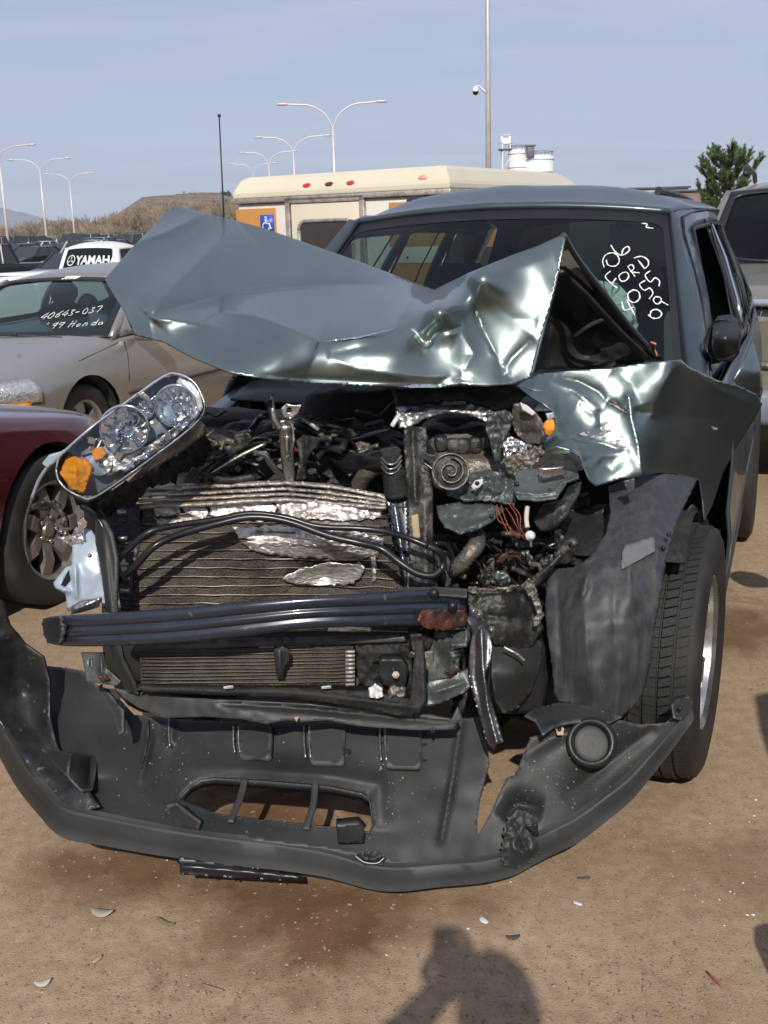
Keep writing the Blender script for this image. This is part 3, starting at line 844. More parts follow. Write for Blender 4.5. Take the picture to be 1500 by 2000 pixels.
fl = S.mw @ Vector((0, -.77, .365))
axw = (S.mw.to_3x3() @ Matrix.Rotation(math.radians(0), 3, 'Z') @ Vector((0, -1, 0)))
alloy = M('alloy_wheel', (0.55, 0.55, 0.54), 0.28, 0.9, 0.08, 20)
def wheel_group(th, nm, c, world=False, **k):
    o = bpy.data.objects.new(nm, None); COL.objects.link(o); o.parent = th.o; o.empty_display_size = .1
    make_wheel(th, c, parent=o, world=world, **k)
    return o
wheel_group(S, 'front_wheel', (.07, -.745, .362), r=.362, w=.235, axis=(-.045, -1, 0), rim_r=.215, spokes=5, rimmat=alloy)
wheel_group(S, 'rear_wheel', (2.62, -.775, .365), r=.365, w=.235, axis=(0, -1, 0), rim_r=.215, spokes=5, rimmat=alloy, tread=False)
wheel_group(S, 'rear_wheel', (2.62, .775, .365), r=.365, w=.235, axis=(0, 1, 0), rim_r=.215, spokes=5, rimmat=alloy, tread=False, lite=True)
wheel_group(S, 'front_wheel', (0, .775, .365), r=.365, w=.235, axis=(0, 1, 0), rim_r=.215, spokes=5, rimmat=alloy, tread=False, lite=True)

# ------------------------------------------------------------------ crumpled bonnet
hood = [(205, 545), (250, 492), (300, 440), (322, 412), (345, 402), (420, 420), (520, 447), (700, 510), (848, 566), (915, 533), (1000, 498), (1050, 480), (1098, 458), (1104, 466), (1085, 560), (1062, 640), (1036, 738),
        (1000, 750), (950, 754), (900, 750), (860, 756), (780, 754), (700, 752), (600, 747), (500, 737), (450, 728), (380, 700), (320, 668), (262, 655), (243, 610)]
hc = [(205, 545, 2.86), (345, 402, 3.42), (262, 655, 2.72), (290, 615, 2.72), (420, 430, 3.40), (420, 560, 2.98), (550, 560, 2.98), (600, 490, 3.30), (700, 520, 3.32), (780, 570, 3.10), (848, 566, 3.22), (750, 610, 2.88), (620, 600, 2.90),
      (450, 728, 2.54), (400, 660, 2.66), (620, 664, 2.655), (700, 655, 2.67), (775, 645, 2.70), (600, 747, 2.60), (550, 700, 2.58), (700, 710, 2.615), (700, 752, 2.62), (780, 754, 2.62), (780, 700, 2.62),
      (800, 620, 2.78), (850, 580, 2.86), (915, 533, 2.775), (830, 660, 2.695), (880, 700, 2.668), (900, 620, 2.71), (930, 690, 2.69), (960, 750, 2.645), (1036, 738, 2.672), (1000, 620, 2.715), (1010, 690, 2.69), (1098, 458, 2.775), (1060, 560, 2.735), (990, 520, 2.765), (945, 600, 2.735), (1040, 650, 2.700)]
hcr = [
    ([(288, 617), (340, 560), (400, 500), (470, 440)], -.080, 36, 1.3),
    ([(288, 617), (380, 592), (450, 572), (540, 562), (660, 556), (780, 556)], .085, 28, 1.0),
    ([(288, 620), (360, 628), (430, 640)], -.05, 20, 1.0),
    ([(430, 606), (500, 618), (560, 640), (625, 668)], -.070, 28, 1.0),
    ([(255, 480), (330, 452), (408, 414)], -.07, 20, 1.0),
    ([(625, 668), (700, 660), (780, 642)], -0.0104, 9, 1.0),
    ([(645, 700), (700, 722), (800, 735), (900, 735)], -0.0114, 14, 1.0),
    ([(640, 692), (720, 675), (790, 660)], 0.0135, 17, 1.0),
    ([(848, 566), (800, 590), (778, 622), (780, 648)], -0.0286, 16, 1.2),
    ([(790, 610), (830, 603), (880, 605), (905, 620)], -0.0094, 10, 1.2),
    ([(785, 640), (812, 650), (826, 672), (838, 668), (850, 650), (905, 640)], 0.0177, 11, 1.1),
    ([(800, 655), (818, 672), (832, 682), (846, 672)], -0.0083, 6, 1.2),
    ([(860, 660), (900, 645), (925, 690), (905, 725)], -0.0125, 13, 1.0),
    ([(915, 535), (925, 590), (945, 650), (975, 705), (985, 745)], 0.0156, 10, 1.0),
    ([(918, 535), (905, 590), (900, 640)], -0.0073, 20, 1.3),
    ([(940, 640), (960, 690), (985, 712)], -0.0094, 8, 1.0),
    ([(985, 725), (1000, 700), (1040, 660)], 0.0114, 14, 1.0),
    ([(960, 590), (1000, 620), (1050, 630)], 0.0052, 26, 1.2),
    ([(925, 540), (1000, 528), (1080, 500)], -0.0052, 22, 1.2),
    ([(970, 740), (990, 728), (1000, 745)], 0.0094, 6, 1.0),
    ([(520, 735), (650, 742), (780, 748), (860, 752)], 0.0104, 9, 1.0, False),
    ([(850, 752), (880, 735), (920, 745)], 0.0062, 8, 1.0),
]
part(S, 'bonnet', relief(hood, hc, hcr, 4.2, .0014, .014, seed=4, bsp=4), MT['paint'], thick=.004, label='crumpled folded green bonnet')
# folded flange of the bonnet and its inner side seen through the tent
part(S, 'bonnet_edge', MB().tube(wl([(1099, 459, 2.777), (1085, 545, 2.742), (1062, 640, 2.705), (1037, 738, 2.676)], 8), .0055, 6).vf(), MT['shaded_paint'])
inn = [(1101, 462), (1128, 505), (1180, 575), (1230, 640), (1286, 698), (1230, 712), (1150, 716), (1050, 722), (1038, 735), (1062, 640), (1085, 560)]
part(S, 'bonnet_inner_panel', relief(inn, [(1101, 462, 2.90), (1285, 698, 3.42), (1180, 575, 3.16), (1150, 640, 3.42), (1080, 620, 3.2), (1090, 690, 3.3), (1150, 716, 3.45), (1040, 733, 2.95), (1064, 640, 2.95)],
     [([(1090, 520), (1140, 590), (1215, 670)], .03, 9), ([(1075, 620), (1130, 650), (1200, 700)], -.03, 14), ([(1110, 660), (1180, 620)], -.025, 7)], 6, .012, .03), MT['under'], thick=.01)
part(S, 'bonnet_rear_edge', MB().tube(wl([(1101, 460, 2.785), (1130, 508, 2.97), (1180, 573, 3.12), (1232, 640, 3.28), (1288, 700, 3.42)], 8), .009, 6).vf(), MT['shaded_paint'])
stp = [(1101, 466), (1118, 494), (1142, 532), (1160, 570), (1133, 545), (1108, 525), (1092, 520)]
part(S, 'bonnet_inner_rib', relief(stp, [(1101, 466, 2.93), (1160, 570, 3.10), (1092, 520, 2.98)], (), 5), M('inner_olive_lit', (0.20, 0.20, 0.15), .6, 0, .15, 8), thick=.003)  # lit part of the bonnet underside, its light put into a paler olive
part(S, 'bonnet_inner_rib', MB().tube(wl([(1092, 530, 2.99), (1140, 575, 3.08), (1200, 640, 3.22), (1262, 700, 3.36)], 6), .018, 8, flat=.4).vf(), MT['under'])
part(S, 'hinge_arm', MB().tube(wl([(1120, 655, 3.25), (1150, 635, 3.2), (1180, 622, 3.18)], 6), .008, 6).vf(), MT['steel'])
ob = [(1270, 668), (1280, 672), (1278, 684), (1284, 697), (1276, 690), (1266, 678)]
part(S, 'torn_trim', relief(ob, [(1270, 668, 3.36), (1284, 697, 3.38), (1278, 684, 3.37)], (), 3), M('orange_plastic', (0.75, 0.30, 0.14), .5), thick=.004)
# dark sheet added in place of the shade under the bonnet
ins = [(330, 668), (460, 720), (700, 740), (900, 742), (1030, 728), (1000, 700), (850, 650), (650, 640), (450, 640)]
part(S, 'bonnet_shade_sheet', relief(ins, [(330, 668, 2.95), (460, 720, 2.72), (1030, 728, 2.78), (650, 640, 3.25), (850, 650, 3.25), (700, 740, 2.76)], (), 14, .02, .03), MT['under'], thick=.01)

# ------------------------------------------------------------------ crumpled left wing
fen = [(1008, 752), (1030, 738), (1052, 729), (1110, 724), (1200, 718), (1262, 708), (1330, 702), (1345, 716), (1400, 742), (1440, 752), (1478, 770), (1489, 790), (1470, 825), (1440, 870), (1412, 925), (1392, 985), (1376, 1018), (1372, 975), (1366, 938),
       (1320, 925), (1285, 924), (1250, 932), (1215, 935), (1164, 950), (1150, 938), (1139, 912), (1128, 898), (1100, 888), (1070, 884), (1056, 866), (1074, 846), (1086, 826), (1082, 806), (1060, 788), (1034, 774)]
fc = [(1008, 752, 2.78), (1052, 729, 2.860), (1110, 724, 2.878), (1200, 718, 2.870), (1262, 708, 2.867), (1320, 706, 2.866), (1240, 800, 2.832), (1130, 780, 2.850), (1180, 760, 2.853), (1230, 740, 2.856), (1262, 780, 2.836), (1290, 750, 2.846), (1300, 800, 2.885),
      (1230, 840, 2.81), (1252, 930, 2.77), (1164, 950, 2.74), (1139, 912, 2.74), (1070, 884, 2.71), (1086, 826, 2.76), (1034, 774, 2.79), (1110, 820, 2.81), (1160, 860, 2.80), (1200, 900, 2.78), (1345, 790, 3.00),
      (1330, 860, 2.98), (1400, 742, 3.14), (1488, 790, 3.30), (1440, 860, 3.26), (1376, 1010, 3.12), (1366, 940, 3.12), (1310, 922, 2.94), (1470, 770, 3.27), (1280, 860, 2.84)]
fcr = [
    ([(1335, 704), (1308, 730), (1285, 775), (1272, 815)], -0.0186, 16, 1.0),
    ([(1228, 775), (1234, 820), (1247, 870), (1252, 905), (1256, 930)], -0.0173, 10, 1.0, False),
    ([(1238, 800), (1255, 806), (1275, 806)], 0.0116, 8, 1.0),
    ([(1090, 738), (1130, 745), (1170, 765), (1185, 785)], 0.0124, 9, 1.0),
    ([(1075, 745), (1120, 762), (1150, 785), (1170, 800)], -0.0091, 9, 1.0),
    ([(1020, 760), (1050, 762), (1065, 742), (1080, 738)], -0.0099, 9, 1.0),
    ([(1185, 785), (1205, 792), (1222, 808)], 0.0124, 6, 1.0),
    ([(1090, 770), (1095, 820), (1110, 850)], 0.0107, 14, 1.0),
    ([(1130, 790), (1160, 810), (1170, 835)], -0.0091, 16, 1.1),
    ([(1170, 800), (1175, 850)], 0.0074, 8, 1.0),
    ([(1080, 850), (1130, 858), (1180, 868), (1215, 880)], 0.0107, 7, 1.0),
    ([(1120, 880), (1150, 885), (1190, 890), (1230, 880)], -0.0074, 12, 1.1),
    ([(1060, 868), (1085, 850), (1125, 862), (1140, 900)], -0.0083, 7, 1.0),
    ([(1275, 806), (1340, 812), (1420, 820)], 0.0124, 24, 1.2),
    ([(1345, 716), (1400, 760), (1480, 792)], -0.0083, 12, 1.0),
    ([(1170, 900), (1200, 925)], 0.0049, 12, 1.0),
    ([(1200, 720), (1235, 750), (1250, 790)], 0.0074, 22, 1.2),
]
part(S, 'left_wing', relief(fen, fc, fcr, 4.0, .0018, .022, seed=9, bsp=4), MT['paint'], thick=.004, label='crushed green front wing above the left wheel')
tipf = [(1432, 742), (1455, 700), (1470, 664), (1478, 690), (1488, 730), (1490, 765), (1484, 788), (1470, 772), (1446, 760)]
part(S, 'wing_tip', relief(tipf, [(1432, 742, 3.52), (1470, 664, 3.64), (1490, 765, 3.62), (1484, 788, 3.62), (1465, 730, 3.54)], (), 5), MT['paint'], thick=.003)
part(S, 'pillar_base', relief([(1342, 690), (1345, 680), (1358, 680), (1370, 692), (1376, 716), (1346, 712)], [(1342, 690, 3.52), (1370, 692, 3.56), (1376, 716, 3.52)], (), 4), MT['steel'], thick=.01)
# wheel-arch liner hanging over the tyre
lin = [(1188, 950), (1215, 938), (1245, 932), (1300, 924), (1340, 930), (1362, 936), (1352, 958), (1338, 985), (1322, 1020), (1312, 1052), (1304, 1085), (1296, 1130), (1288, 1180), (1278, 1230), (1272, 1290), (1262, 1340), (1246, 1372), (1216, 1400),
       (1180, 1398), (1138, 1382), (1092, 1370), (1082, 1355), (1078, 1300), (1068, 1240), (1064, 1180), (1070, 1112), (1118, 1108), (1150, 1090), (1182, 1044), (1192, 1000)]
part(S, 'wheel_arch_liner', relief(lin, [(1188, 950, 2.86), (1362, 936, 3.00), (1300, 924, 2.90), (1312, 1052, 2.66), (1280, 1230, 2.48), (1246, 1372, 2.47), (1180, 1398, 2.46), (1082, 1355, 2.50), (1064, 1180, 2.58), (1150, 1090, 2.60), (1192, 1000, 2.74), (1200, 1200, 2.45), (1180, 1300, 2.43)],
     [([(1130, 1115), (1140, 1180), (1150, 1300), (1160, 1370)], -.012, 12, 1.2), ([(1090, 1120), (1092, 1220), (1100, 1340)], .012, 8, 1.1), ([(1150, 1110), (1142, 1150), (1135, 1170)], -.022, 7, 1.2),
      ([(1235, 1040), (1240, 1020), (1290, 1012), (1305, 1030)], .012, 5, 1.0), ([(1200, 1110), (1200, 1220), (1205, 1330)], .010, 16, 1.2), ([(1240, 1000), (1228, 1080), (1232, 1200)], -.01, 10, 1.2), ([(1290, 1015), (1285, 1060), (1280, 1120)], -.012, 6, 1.0)], 5, .010, .014, seed=2, bsp=4, jag=.5),
     MT['plastic2'], thick=.005, label='torn dark plastic wheel arch liner')
pp = [(1216, 1078), (1222, 1064), (1278, 1048), (1280, 1076), (1214, 1112)]
yy = tps([(1188, 950, 2.86), (1362, 936, 3.00), (1300, 924, 2.90), (1312, 1052, 2.66), (1280, 1230, 2.48), (1246, 1372, 2.47), (1180, 1398, 2.46), (1082, 1355, 2.50), (1064, 1180, 2.58), (1150, 1090, 2.60), (1192, 1000, 2.74), (1200, 1200, 2.45)])(np.array(pp, float))
part(S, 'liner_pad', relief(pp, [(p[0], p[1], y - .016) for p, y in zip(pp, yy)], (), 6, .003, .1), M('grey_pad', (0.13, 0.13, 0.14), .7, 0, .15, 30, bump=.3), thick=.004)
for (x, y) in ((1296, 1070), (1306, 1044)):
    part(S, 'clip_hole', MB().tube([W(x, y, 2.60), W(x, y, 2.615)], .006, 8).vf(), MT['seal'])
lb2 = [(1024, 1398), (1040, 1384), (1090, 1372), (1150, 1376), (1216, 1400), (1190, 1412), (1130, 1410), (1085, 1418), (1060, 1436), (1046, 1410)]
part(S, 'liner_flap', relief(lb2, [(1024, 1398, 2.42), (1216, 1400, 2.44), (1060, 1436, 2.36), (1120, 1374, 2.47)], (), 6, .006, .03, bsp=5), MT['plastic'], thick=.004)
# inner arch seen right of the liner, above the tyre
arch = MB(); arch.grid([[S.mw @ Vector((.40 * math.cos(a), y, .37 + .40 * math.sin(a))) for y in (-.45, -.60, -.80)] for a in [PI * (k / 16) - .2 for k in range(13)]])
part(S, 'inner_arch', arch.vf(), MT['dirtyblack'], thick=.004)
part(S, 'arch_flap', relief([(1340, 1000), (1352, 985), (1376, 1000), (1392, 1040), (1420, 1030), (1440, 1038), (1416, 1052), (1404, 1060), (1400, 1100), (1386, 1150), (1372, 1120), (1352, 1080)], [(1340, 1000, 3.12), (1440, 1038, 3.45), (1386, 1150, 3.2), (1376, 1010, 3.2)], (), 6, .01, .03), MT['plastic'], thick=.005)

# chipped and scraped paint that follows the bent metal
def conform(nm, o, ctrl, cre, mat, off=.0025, sp=3, **k):
    P_ = np.array(o, float); P2 = np.vstack([P_, P_.mean(0)])
    yy = tps(ctrl)(P2) + crease_sum(P2, cre)
    return part(S, nm, relief(o, [(p[0], p[1], y - off) for p, y in zip(P2, yy)], (), sp, **k), mat)
chipm = M('chipped_primer', (0.42, 0.36, 0.36), .6, 0, .3, 80, col2=(0.14, 0.10, 0.10), mix=(.45, .6))
rr_ = random.Random(3)
for (x, y, w_, h_, n_) in ((1192, 848, 34, 22, 9), (1150, 846, 24, 8, 5), (1215, 868, 22, 6, 4), (1190, 800, 14, 16, 4), (1392, 832, 10, 8, 2), (1222, 800, 10, 14, 3)):
    for _ in range(n_):
        cx, cy = x + rr_.gauss(0, w_ / 2), y + rr_.gauss(0, h_ / 2); s_ = rr_.uniform(1.5, 5)
        o = [(cx + s_ * 1.5 * math.cos(t) * rr_.uniform(.5, 1.2), cy + s_ * .7 * math.sin(t) * rr_.uniform(.5, 1.2)) for t in [2 * PI * j / 6 for j in range(6)]]
        conform('paint_chip', o, fc, fcr, chipm)
for o in ([(1015, 752), (1040, 760), (1062, 764), (1042, 763)], [(1186, 786), (1206, 792), (1222, 806), (1205, 796)]):
    conform('bare_edge', o, fc, fcr, MT['foil'])
for o in ([(625, 667), (700, 657), (778, 640), (700, 661)], [(926, 590), (934, 612), (930, 620), (927, 600)], [(780, 754), (840, 750), (852, 757), (800, 757)], [(836, 672), (842, 664), (846, 668), (840, 676)]):
    conform('bare_edge', o, hc, hcr, MT['chrome'])

# ================================================================== torn open front end
def rp(name, outline, ctrl, mat, creases=(), sp=5, thick=.004, par=None, **k):
    lab = k.pop('label', None); kind = k.pop('kind', None)
    if isinstance(ctrl, (int, float)): ctrl = [(p[0], p[1], ctrl) for p in outline[:4]] if len(outline) >= 3 else ctrl
    return part(S, name, relief(outline, ctrl, creases, sp, **k), mat, thick=thick, parent=par, label=lab, kind=kind)
def tb(name, pts, r, mat, n=6, sides=8, par=None, **k):
    return part(S, name, MB().tube(wl(pts, n), r, sides, **k).vf(), mat, parent=par)
def bolt(x, y, Y, r=.007, mat='steel', nm='bolt'):
    d = D(x, y).normalized(); p = W(x, y, Y)
    b = MB().tube([p, p - d * .008], r, 6); b.tube([p - d * .006, p - d * .016], r * .6, 6)
    return part(S, nm, b.vf(), MT[mat])
def hole(x, y, Y, r=.006):
    d = D(x, y).normalized(); p = W(x, y, Y)
    return part(S, 'bolt_hole', MB().tube([p, p - d * .002], r, 10).vf(), MT['seal'])

# ---------------- radiator
rc = [(270, 945, 2.72), (560, 935, 2.70), (755, 965, 2.68), (232, 1190, 2.60), (520, 1100, 2.63), (795, 1165, 2.60), (268, 1340, 2.56), (800, 1340, 2.55), (640, 1120, 2.645), (640, 1050, 2.60), (400, 1000, 2.655)]
rf = tps(rc)
rdent = [([(560, 1125), (640, 1120), (705, 1110)], .025, 20, 1.6), ([(450, 1040), (740, 1060)], -.018, 30, 1.6), ([(290, 995), (740, 1000)], .012, 14, 1.4)]
core = [(276, 985), (750, 985), (792, 1165), (800, 1255), (268, 1262), (240, 1190)]
R_ = rp('radiator', core, rc, MT['core'], rdent, 6, .03, nz=.006, nsc=.03)
def rY(pts): 
    P_ = np.array([p[:2] for p in pts], float); return rf(P_) + crease_sum(P_, rdent)
rngr = random.Random(3)
for k in range(16):
    y0 = 990 + k * 17.2; pts = []
    for i in range(26):
        t = i / 25; xl = np.interp(y0, [985, 1190, 1262], [278, 243, 268]); xr = np.interp(y0, [985, 1165, 1262], [750, 790, 798])
        x = lerp(xl, xr, t); y = y0 - 5 * math.sin(PI * t) * (1 - k / 16) + 3.0 * t + 3.5 * noise.noise(Vector((x * .02, y0 * .03, 1)))
        pts.append((x, y))
    Y_ = rY(pts) - .006
    part(S, 'cooling_tube', MB().tube([W(p[0], p[1], yy) for p, yy in zip(pts, Y_)], .0022, 4).vf(), MT['fin'], parent=R_)
# crushed top tank: uneven ridges
for k, (off, hh) in enumerate(((0, 15), (15, 10), (26, 9), (36, 12))):
    top = [(272, 948 + off), (300, 946 + off), (400, 943 + off), (480, 940 + off * .95), (560, 938 + off * .9), (640, 944 + off * .95), (755, 966 + off * .62)]
    bot = [(x, y + hh * (1 - .35 * (i / 6))) for i, (x, y) in enumerate(top)]
    o = top + bot[::-1]
    c = [(272, 955, 2.68 - .006 * k), (755, 972, 2.665 - .006 * k), (500, 950, 2.69 - .006 * k), (560, 990, 2.655 - .006 * k)]
    rp('tank_ridge', o, c, MT['alu'], [([((a[0] + b[0]) / 2, (a[1] + b[1]) / 2) for a, b in zip(top, bot)], -.012, 5, 2, False)], 4, .006, R_, nz=.010, nsc=.05, seed=k)
# bent shiny fins, scraped bare
def foil(o, dy, seed, amp=.008, mat='foil'):
    amp = min(amp, .0045)
    P_ = [(p[0], p[1], float(y) - dy) for p, y in zip(o, rY(o))]
    cx, cy = np.mean([p[0] for p in o]), np.mean([p[1] for p in o]); P_.append((cx, cy, float(rY([(cx, cy)])[0]) - dy - .004))
    rp('bent_fins', o, P_, MT[mat], (), 4, .001, R_, nz=amp, nsc=.13, seed=seed, jag=1.5, bsp=6)
foil([(300, 992), (350, 988), (352, 1004), (306, 1008)], .010, 21, .005)
foil([(352, 990), (372, 982), (400, 986), (408, 1000), (398, 1018), (378, 1010), (362, 1002)], .010, 1, .007)
foil([(404, 984), (440, 976), (480, 972), (524, 976), (542, 990), (536, 1004), (500, 1008), (460, 1004), (436, 1012), (414, 1008)], .010, 2, .007)
foil([(300, 996), (318, 990), (326, 1000), (306, 1006)], .010, 12, .007)
foil([(538, 980), (580, 974), (640, 980), (700, 984), (744, 988), (746, 1010), (700, 1018), (640, 1016), (590, 1012), (548, 1006)], .010, 3, .007)
foil([(456, 1030), (520, 1026), (580, 1030), (650, 1034), (712, 1040), (752, 1052), (748, 1070), (700, 1072), (640, 1068), (560, 1066), (500, 1060), (466, 1050)], .012, 4, .007)
foil([(470, 1058), (540, 1058), (600, 1062), (700, 1064), (742, 1072), (738, 1086), (700, 1096), (640, 1092), (560, 1088), (500, 1078)], .012, 5, .007)
foil([(560, 1016), (640, 1018), (720, 1024), (744, 1030), (738, 1036), (640, 1034), (570, 1028)], .006, 14, .004, 'alu')
foil([(300, 1012), (400, 1008), (520, 1010), (600, 1016), (520, 1020), (400, 1020), (310, 1024)], .006, 15, .004, 'alu')
foil([(655, 1080), (700, 1074), (712, 1084), (690, 1094), (665, 1092)], .010, 6, .007)
foil([(722, 1062), (732, 1064), (736, 1130), (728, 1140), (724, 1100)], .008, 7)
foil([(552, 1128), (590, 1110), (640, 1100), (700, 1100), (712, 1106), (708, 1122), (690, 1140), (640, 1144), (590, 1142), (560, 1136)], .016, 8, .0008)
# side tanks
rp('side_tank', [(212, 988), (236, 982), (272, 984), (276, 1040), (262, 1120), (250, 1195), (222, 1192), (216, 1100)], [(212, 988, 2.66), (276, 1040, 2.65), (222, 1192, 2.57), (250, 1195, 2.57)], MT['black'], (), 6, .05, R_, nz=.006, nsc=.05)
for k in range(13):
    y = 1000 + k * 17; x = np.interp(y, [1000, 1200], [238, 246])
    bx = MB(); bx.box(W(x, y, 2.60 - .0003 * (y - 1000)), (.022, .012, .008)); part(S, 'tank_crimp', bx.vf(), MT['black' if k % 3 else 'steel'], parent=R_)
rp('old_label', [(232, 1092), (243, 1088), (254, 1132), (243, 1138)], 2.565, MT['label'], par=R_, thick=.001)
rp('side_tank', [(752, 972), (796, 975), (800, 1060), (806, 1150), (792, 1165), (780, 1080), (762, 1010)], [(752, 972, 2.66), (796, 975, 2.66), (806, 1150, 2.57), (792, 1165, 2.57)], MT['beam'], [([(770, 980), (795, 1150)], -.01, 5)], 5, .05, R_)
for x in (762, 774, 786):
    tb('tank_rib', [(x, 975, 2.655), (x + 3, 1010, 2.645), (x + 5, 1045, 2.63)], .003, MT['black'], par=R_)
for y in (988, 1004, 1022): tb('tank_rib', [(754, y, 2.65), (796, y + 2, 2.65)], .002, MT['black'], par=R_)
rp('bright_edge', [(797, 1108), (801, 1108), (800, 1148), (795, 1150)], 2.56, MT['foil'], par=R_, sp=3)

# ---------------- upright of the bonnet lock and slam panel
U_ = rp('lock_upright', [(788, 838), (800, 832), (832, 834), (836, 900), (846, 960), (846, 1060), (848, 1150), (800, 1152), (800, 1050), (796, 980), (790, 900)],
   [(788, 838, 2.70), (832, 834, 2.70), (790, 960, 2.62), (846, 960, 2.62), (800, 1152, 2.55), (848, 1150, 2.55)], MT['green_bare'], [([(806, 840), (812, 980)], -.014, 7, 1.4, False), ([(830, 980), (832, 1150)], -.012, 10, 1.5, False)], 4, .02, nz=.004, nsc=.06, seed=2, mat2=None) if False else \
   rp('lock_upright', [(788, 838), (800, 832), (832, 834), (836, 900), (846, 960), (846, 1060), (848, 1150), (800, 1152), (800, 1050), (796, 980), (790, 900)],
   [(788, 838, 2.70), (832, 834, 2.70), (790, 960, 2.62), (846, 960, 2.62), (800, 1152, 2.55), (848, 1150, 2.55)], MT['engine'], [([(806, 840), (812, 980)], -.014, 7, 1.4, False), ([(830, 980), (832, 1150)], -.012, 10, 1.5, False)], 4, .02, nz=.004, nsc=.06, seed=2)
rp('old_label', [(803, 1008), (816, 1004), (821, 1050), (808, 1054)], 2.575, MT['tan'], par=U_, thick=.001)
rp('slam_panel', [(772, 792), (860, 794), (920, 788), (958, 800), (984, 818), (955, 826), (915, 810), (870, 806), (830, 818), (800, 836), (780, 834)], [(772, 792, 2.74), (984, 818, 2.74), (800, 836, 2.72), (870, 800, 2.76)], MT['steel'], [([(780, 810), (870, 800), (960, 810)], -.01, 6)], 4, .01, nz=.006, nsc=.08)
rp('slam_panel', [(770, 760), (1000, 752), (1030, 770), (985, 800), (900, 780), (780, 790)], [(770, 760, 2.80), (1000, 752, 2.82), (1030, 770, 2.80), (780, 790, 2.77)], MT['dirtyblack'], (), 6, .02, nz=.01, nsc=.04)
rp('cable_guide', [(742, 878), (775, 872), (784, 880), (780, 900), (768, 912), (750, 906)], 2.66, MT['dirtyblack'], sp=4, thick=.02)
for dy in (0, 9, 18):
    tb('hose_clamp', [(745, 893 + dy, 2.655), (757, 906 + dy, 2.63), (772, 905 + dy, 2.63), (784, 890 + dy, 2.65)], .003, MT['steel'])
tb('radiator_hose', [(660, 850, 3.0), (652, 875, 2.9), (676, 900, 2.84), (710, 905, 2.78), (742, 900, 2.72), (775, 898, 2.70)], .028, MT['hose'], sides=12)
tb('radiator_hose', [(700, 950, 2.78), (712, 930, 2.76), (735, 912, 2.74), (760, 908, 2.72)], .022, MT['castal'], sides=12)
tb('coolant_pipe', [(770, 915, 2.66), (772, 940, 2.66), (775, 970, 2.66)], .03, MT['dirtyblack'], sides=12)

# two black pipes bowed out in front of the radiator
tb('cooler_pipe', [(214, 1112, 2.50), (250, 1075, 2.48), (290, 1040, 2.47), (345, 1026, 2.50), (420, 1015, 2.53), (490, 1003, 2.55), (560, 1011, 2.55), (620, 1028, 2.54), (700, 1032, 2.54), (752, 1038, 2.53), (800, 1052, 2.50), (835, 1066, 2.49)], .0075, MT['hose'])
tb('cooler_pipe', [(218, 1146, 2.49), (262, 1108, 2.47), (300, 1068, 2.46), (350, 1044, 2.49), (420, 1024, 2.52), (490, 1010, 2.535), (560, 1018, 2.53), (640, 1046, 2.51), (700, 1060, 2.50), (745, 1072, 2.50), (780, 1098, 2.48), (815, 1120, 2.47), (845, 1124, 2.47), (862, 1112, 2.48)], .0090, MT['hose'])
tb('cooler_pipe', [(835, 1066, 2.49), (858, 1078, 2.49), (866, 1098, 2.50), (858, 1122, 2.49)], .0085, MT['hose'])

# dark upright strap and left clutter
rp('support_strap', [(186, 1015), (200, 1012), (216, 1040), (226, 1090), (226, 1160), (232, 1230), (240, 1290), (262, 1335), (270, 1358), (248, 1352), (222, 1300), (212, 1240), (204, 1170), (196, 1100), (186, 1060)],
   [(186, 1015, 2.52), (226, 1090, 2.46), (226, 1160, 2.43), (240, 1290, 2.40), (270, 1358, 2.44), (204, 1170, 2.45)], MT['plastic'], [([(200, 1030), (214, 1150), (232, 1300)], -.015, 6, 1.5)], 4, .012)
rp('lamp_bracket', [(128, 1108), (140, 1104), (142, 1040), (152, 1030), (178, 1034), (188, 1050), (196, 1110), (208, 1180), (190, 1176), (156, 1176), (132, 1192), (128, 1162), (106, 1148), (104, 1138)],
   [(104, 1140, 2.52), (150, 1030, 2.58), (208, 1180, 2.50), (132, 1192, 2.50), (160, 1100, 2.52)], MT['bracket'], [([(146, 1100), (150, 1170)], -.02, 4, 1.2), ([(108, 1146), (140, 1156)], -.02, 5)], 4, .006, nz=.002, nsc=.03, seed=3, holes=[[(118, 1142), (134, 1112), (138, 1134), (128, 1146)]])
rp('lamp_bracket', [(130, 1190), (160, 1172), (196, 1168), (194, 1186), (160, 1196), (140, 1200)], 2.49, MT['steel'], [([(140, 1192), (190, 1174)], -.015, 5)], 4, .008)
rp('bent_strut', [(112, 1050), (140, 1045), (150, 1020), (165, 1010), (170, 1022), (158, 1040), (164, 1060), (150, 1070), (118, 1056)], [(112, 1050, 2.56), (165, 1010, 2.54), (150, 1070, 2.55)], MT['chrome'], (), 3, .008, nz=.008, nsc=.1)
for x, y in ((120, 1038), (128, 1042), (175, 1085)): bolt(x, y, 2.54, .008)
tb('wiring', [(160, 990, 2.56), (190, 1010, 2.52), (214, 1060, 2.50), (228, 1100, 2.50)], .006, MT['hose'])
tb('wiring', [(196, 996, 2.54), (214, 1030, 2.53), (232, 1062, 2.54)], .005, MT['hose'])
rp('lamp_carrier', [(150, 985), (180, 976), (235, 950), (320, 905), (385, 860), (402, 840), (410, 870), (400, 905), (330, 940), (280, 960), (262, 990), (225, 985), (205, 1012), (170, 1000)], [(150, 985, 2.60), (402, 840, 2.70), (400, 905, 2.74), (205, 1012, 2.64), (280, 930, 2.60)],
   MT['dirtyblack'], [([(200, 990), (300, 930), (390, 880)], -.04, 18, 1.4)], 5, .02, nz=.03, nsc=.05, seed=5, jag=2, bsp=6)

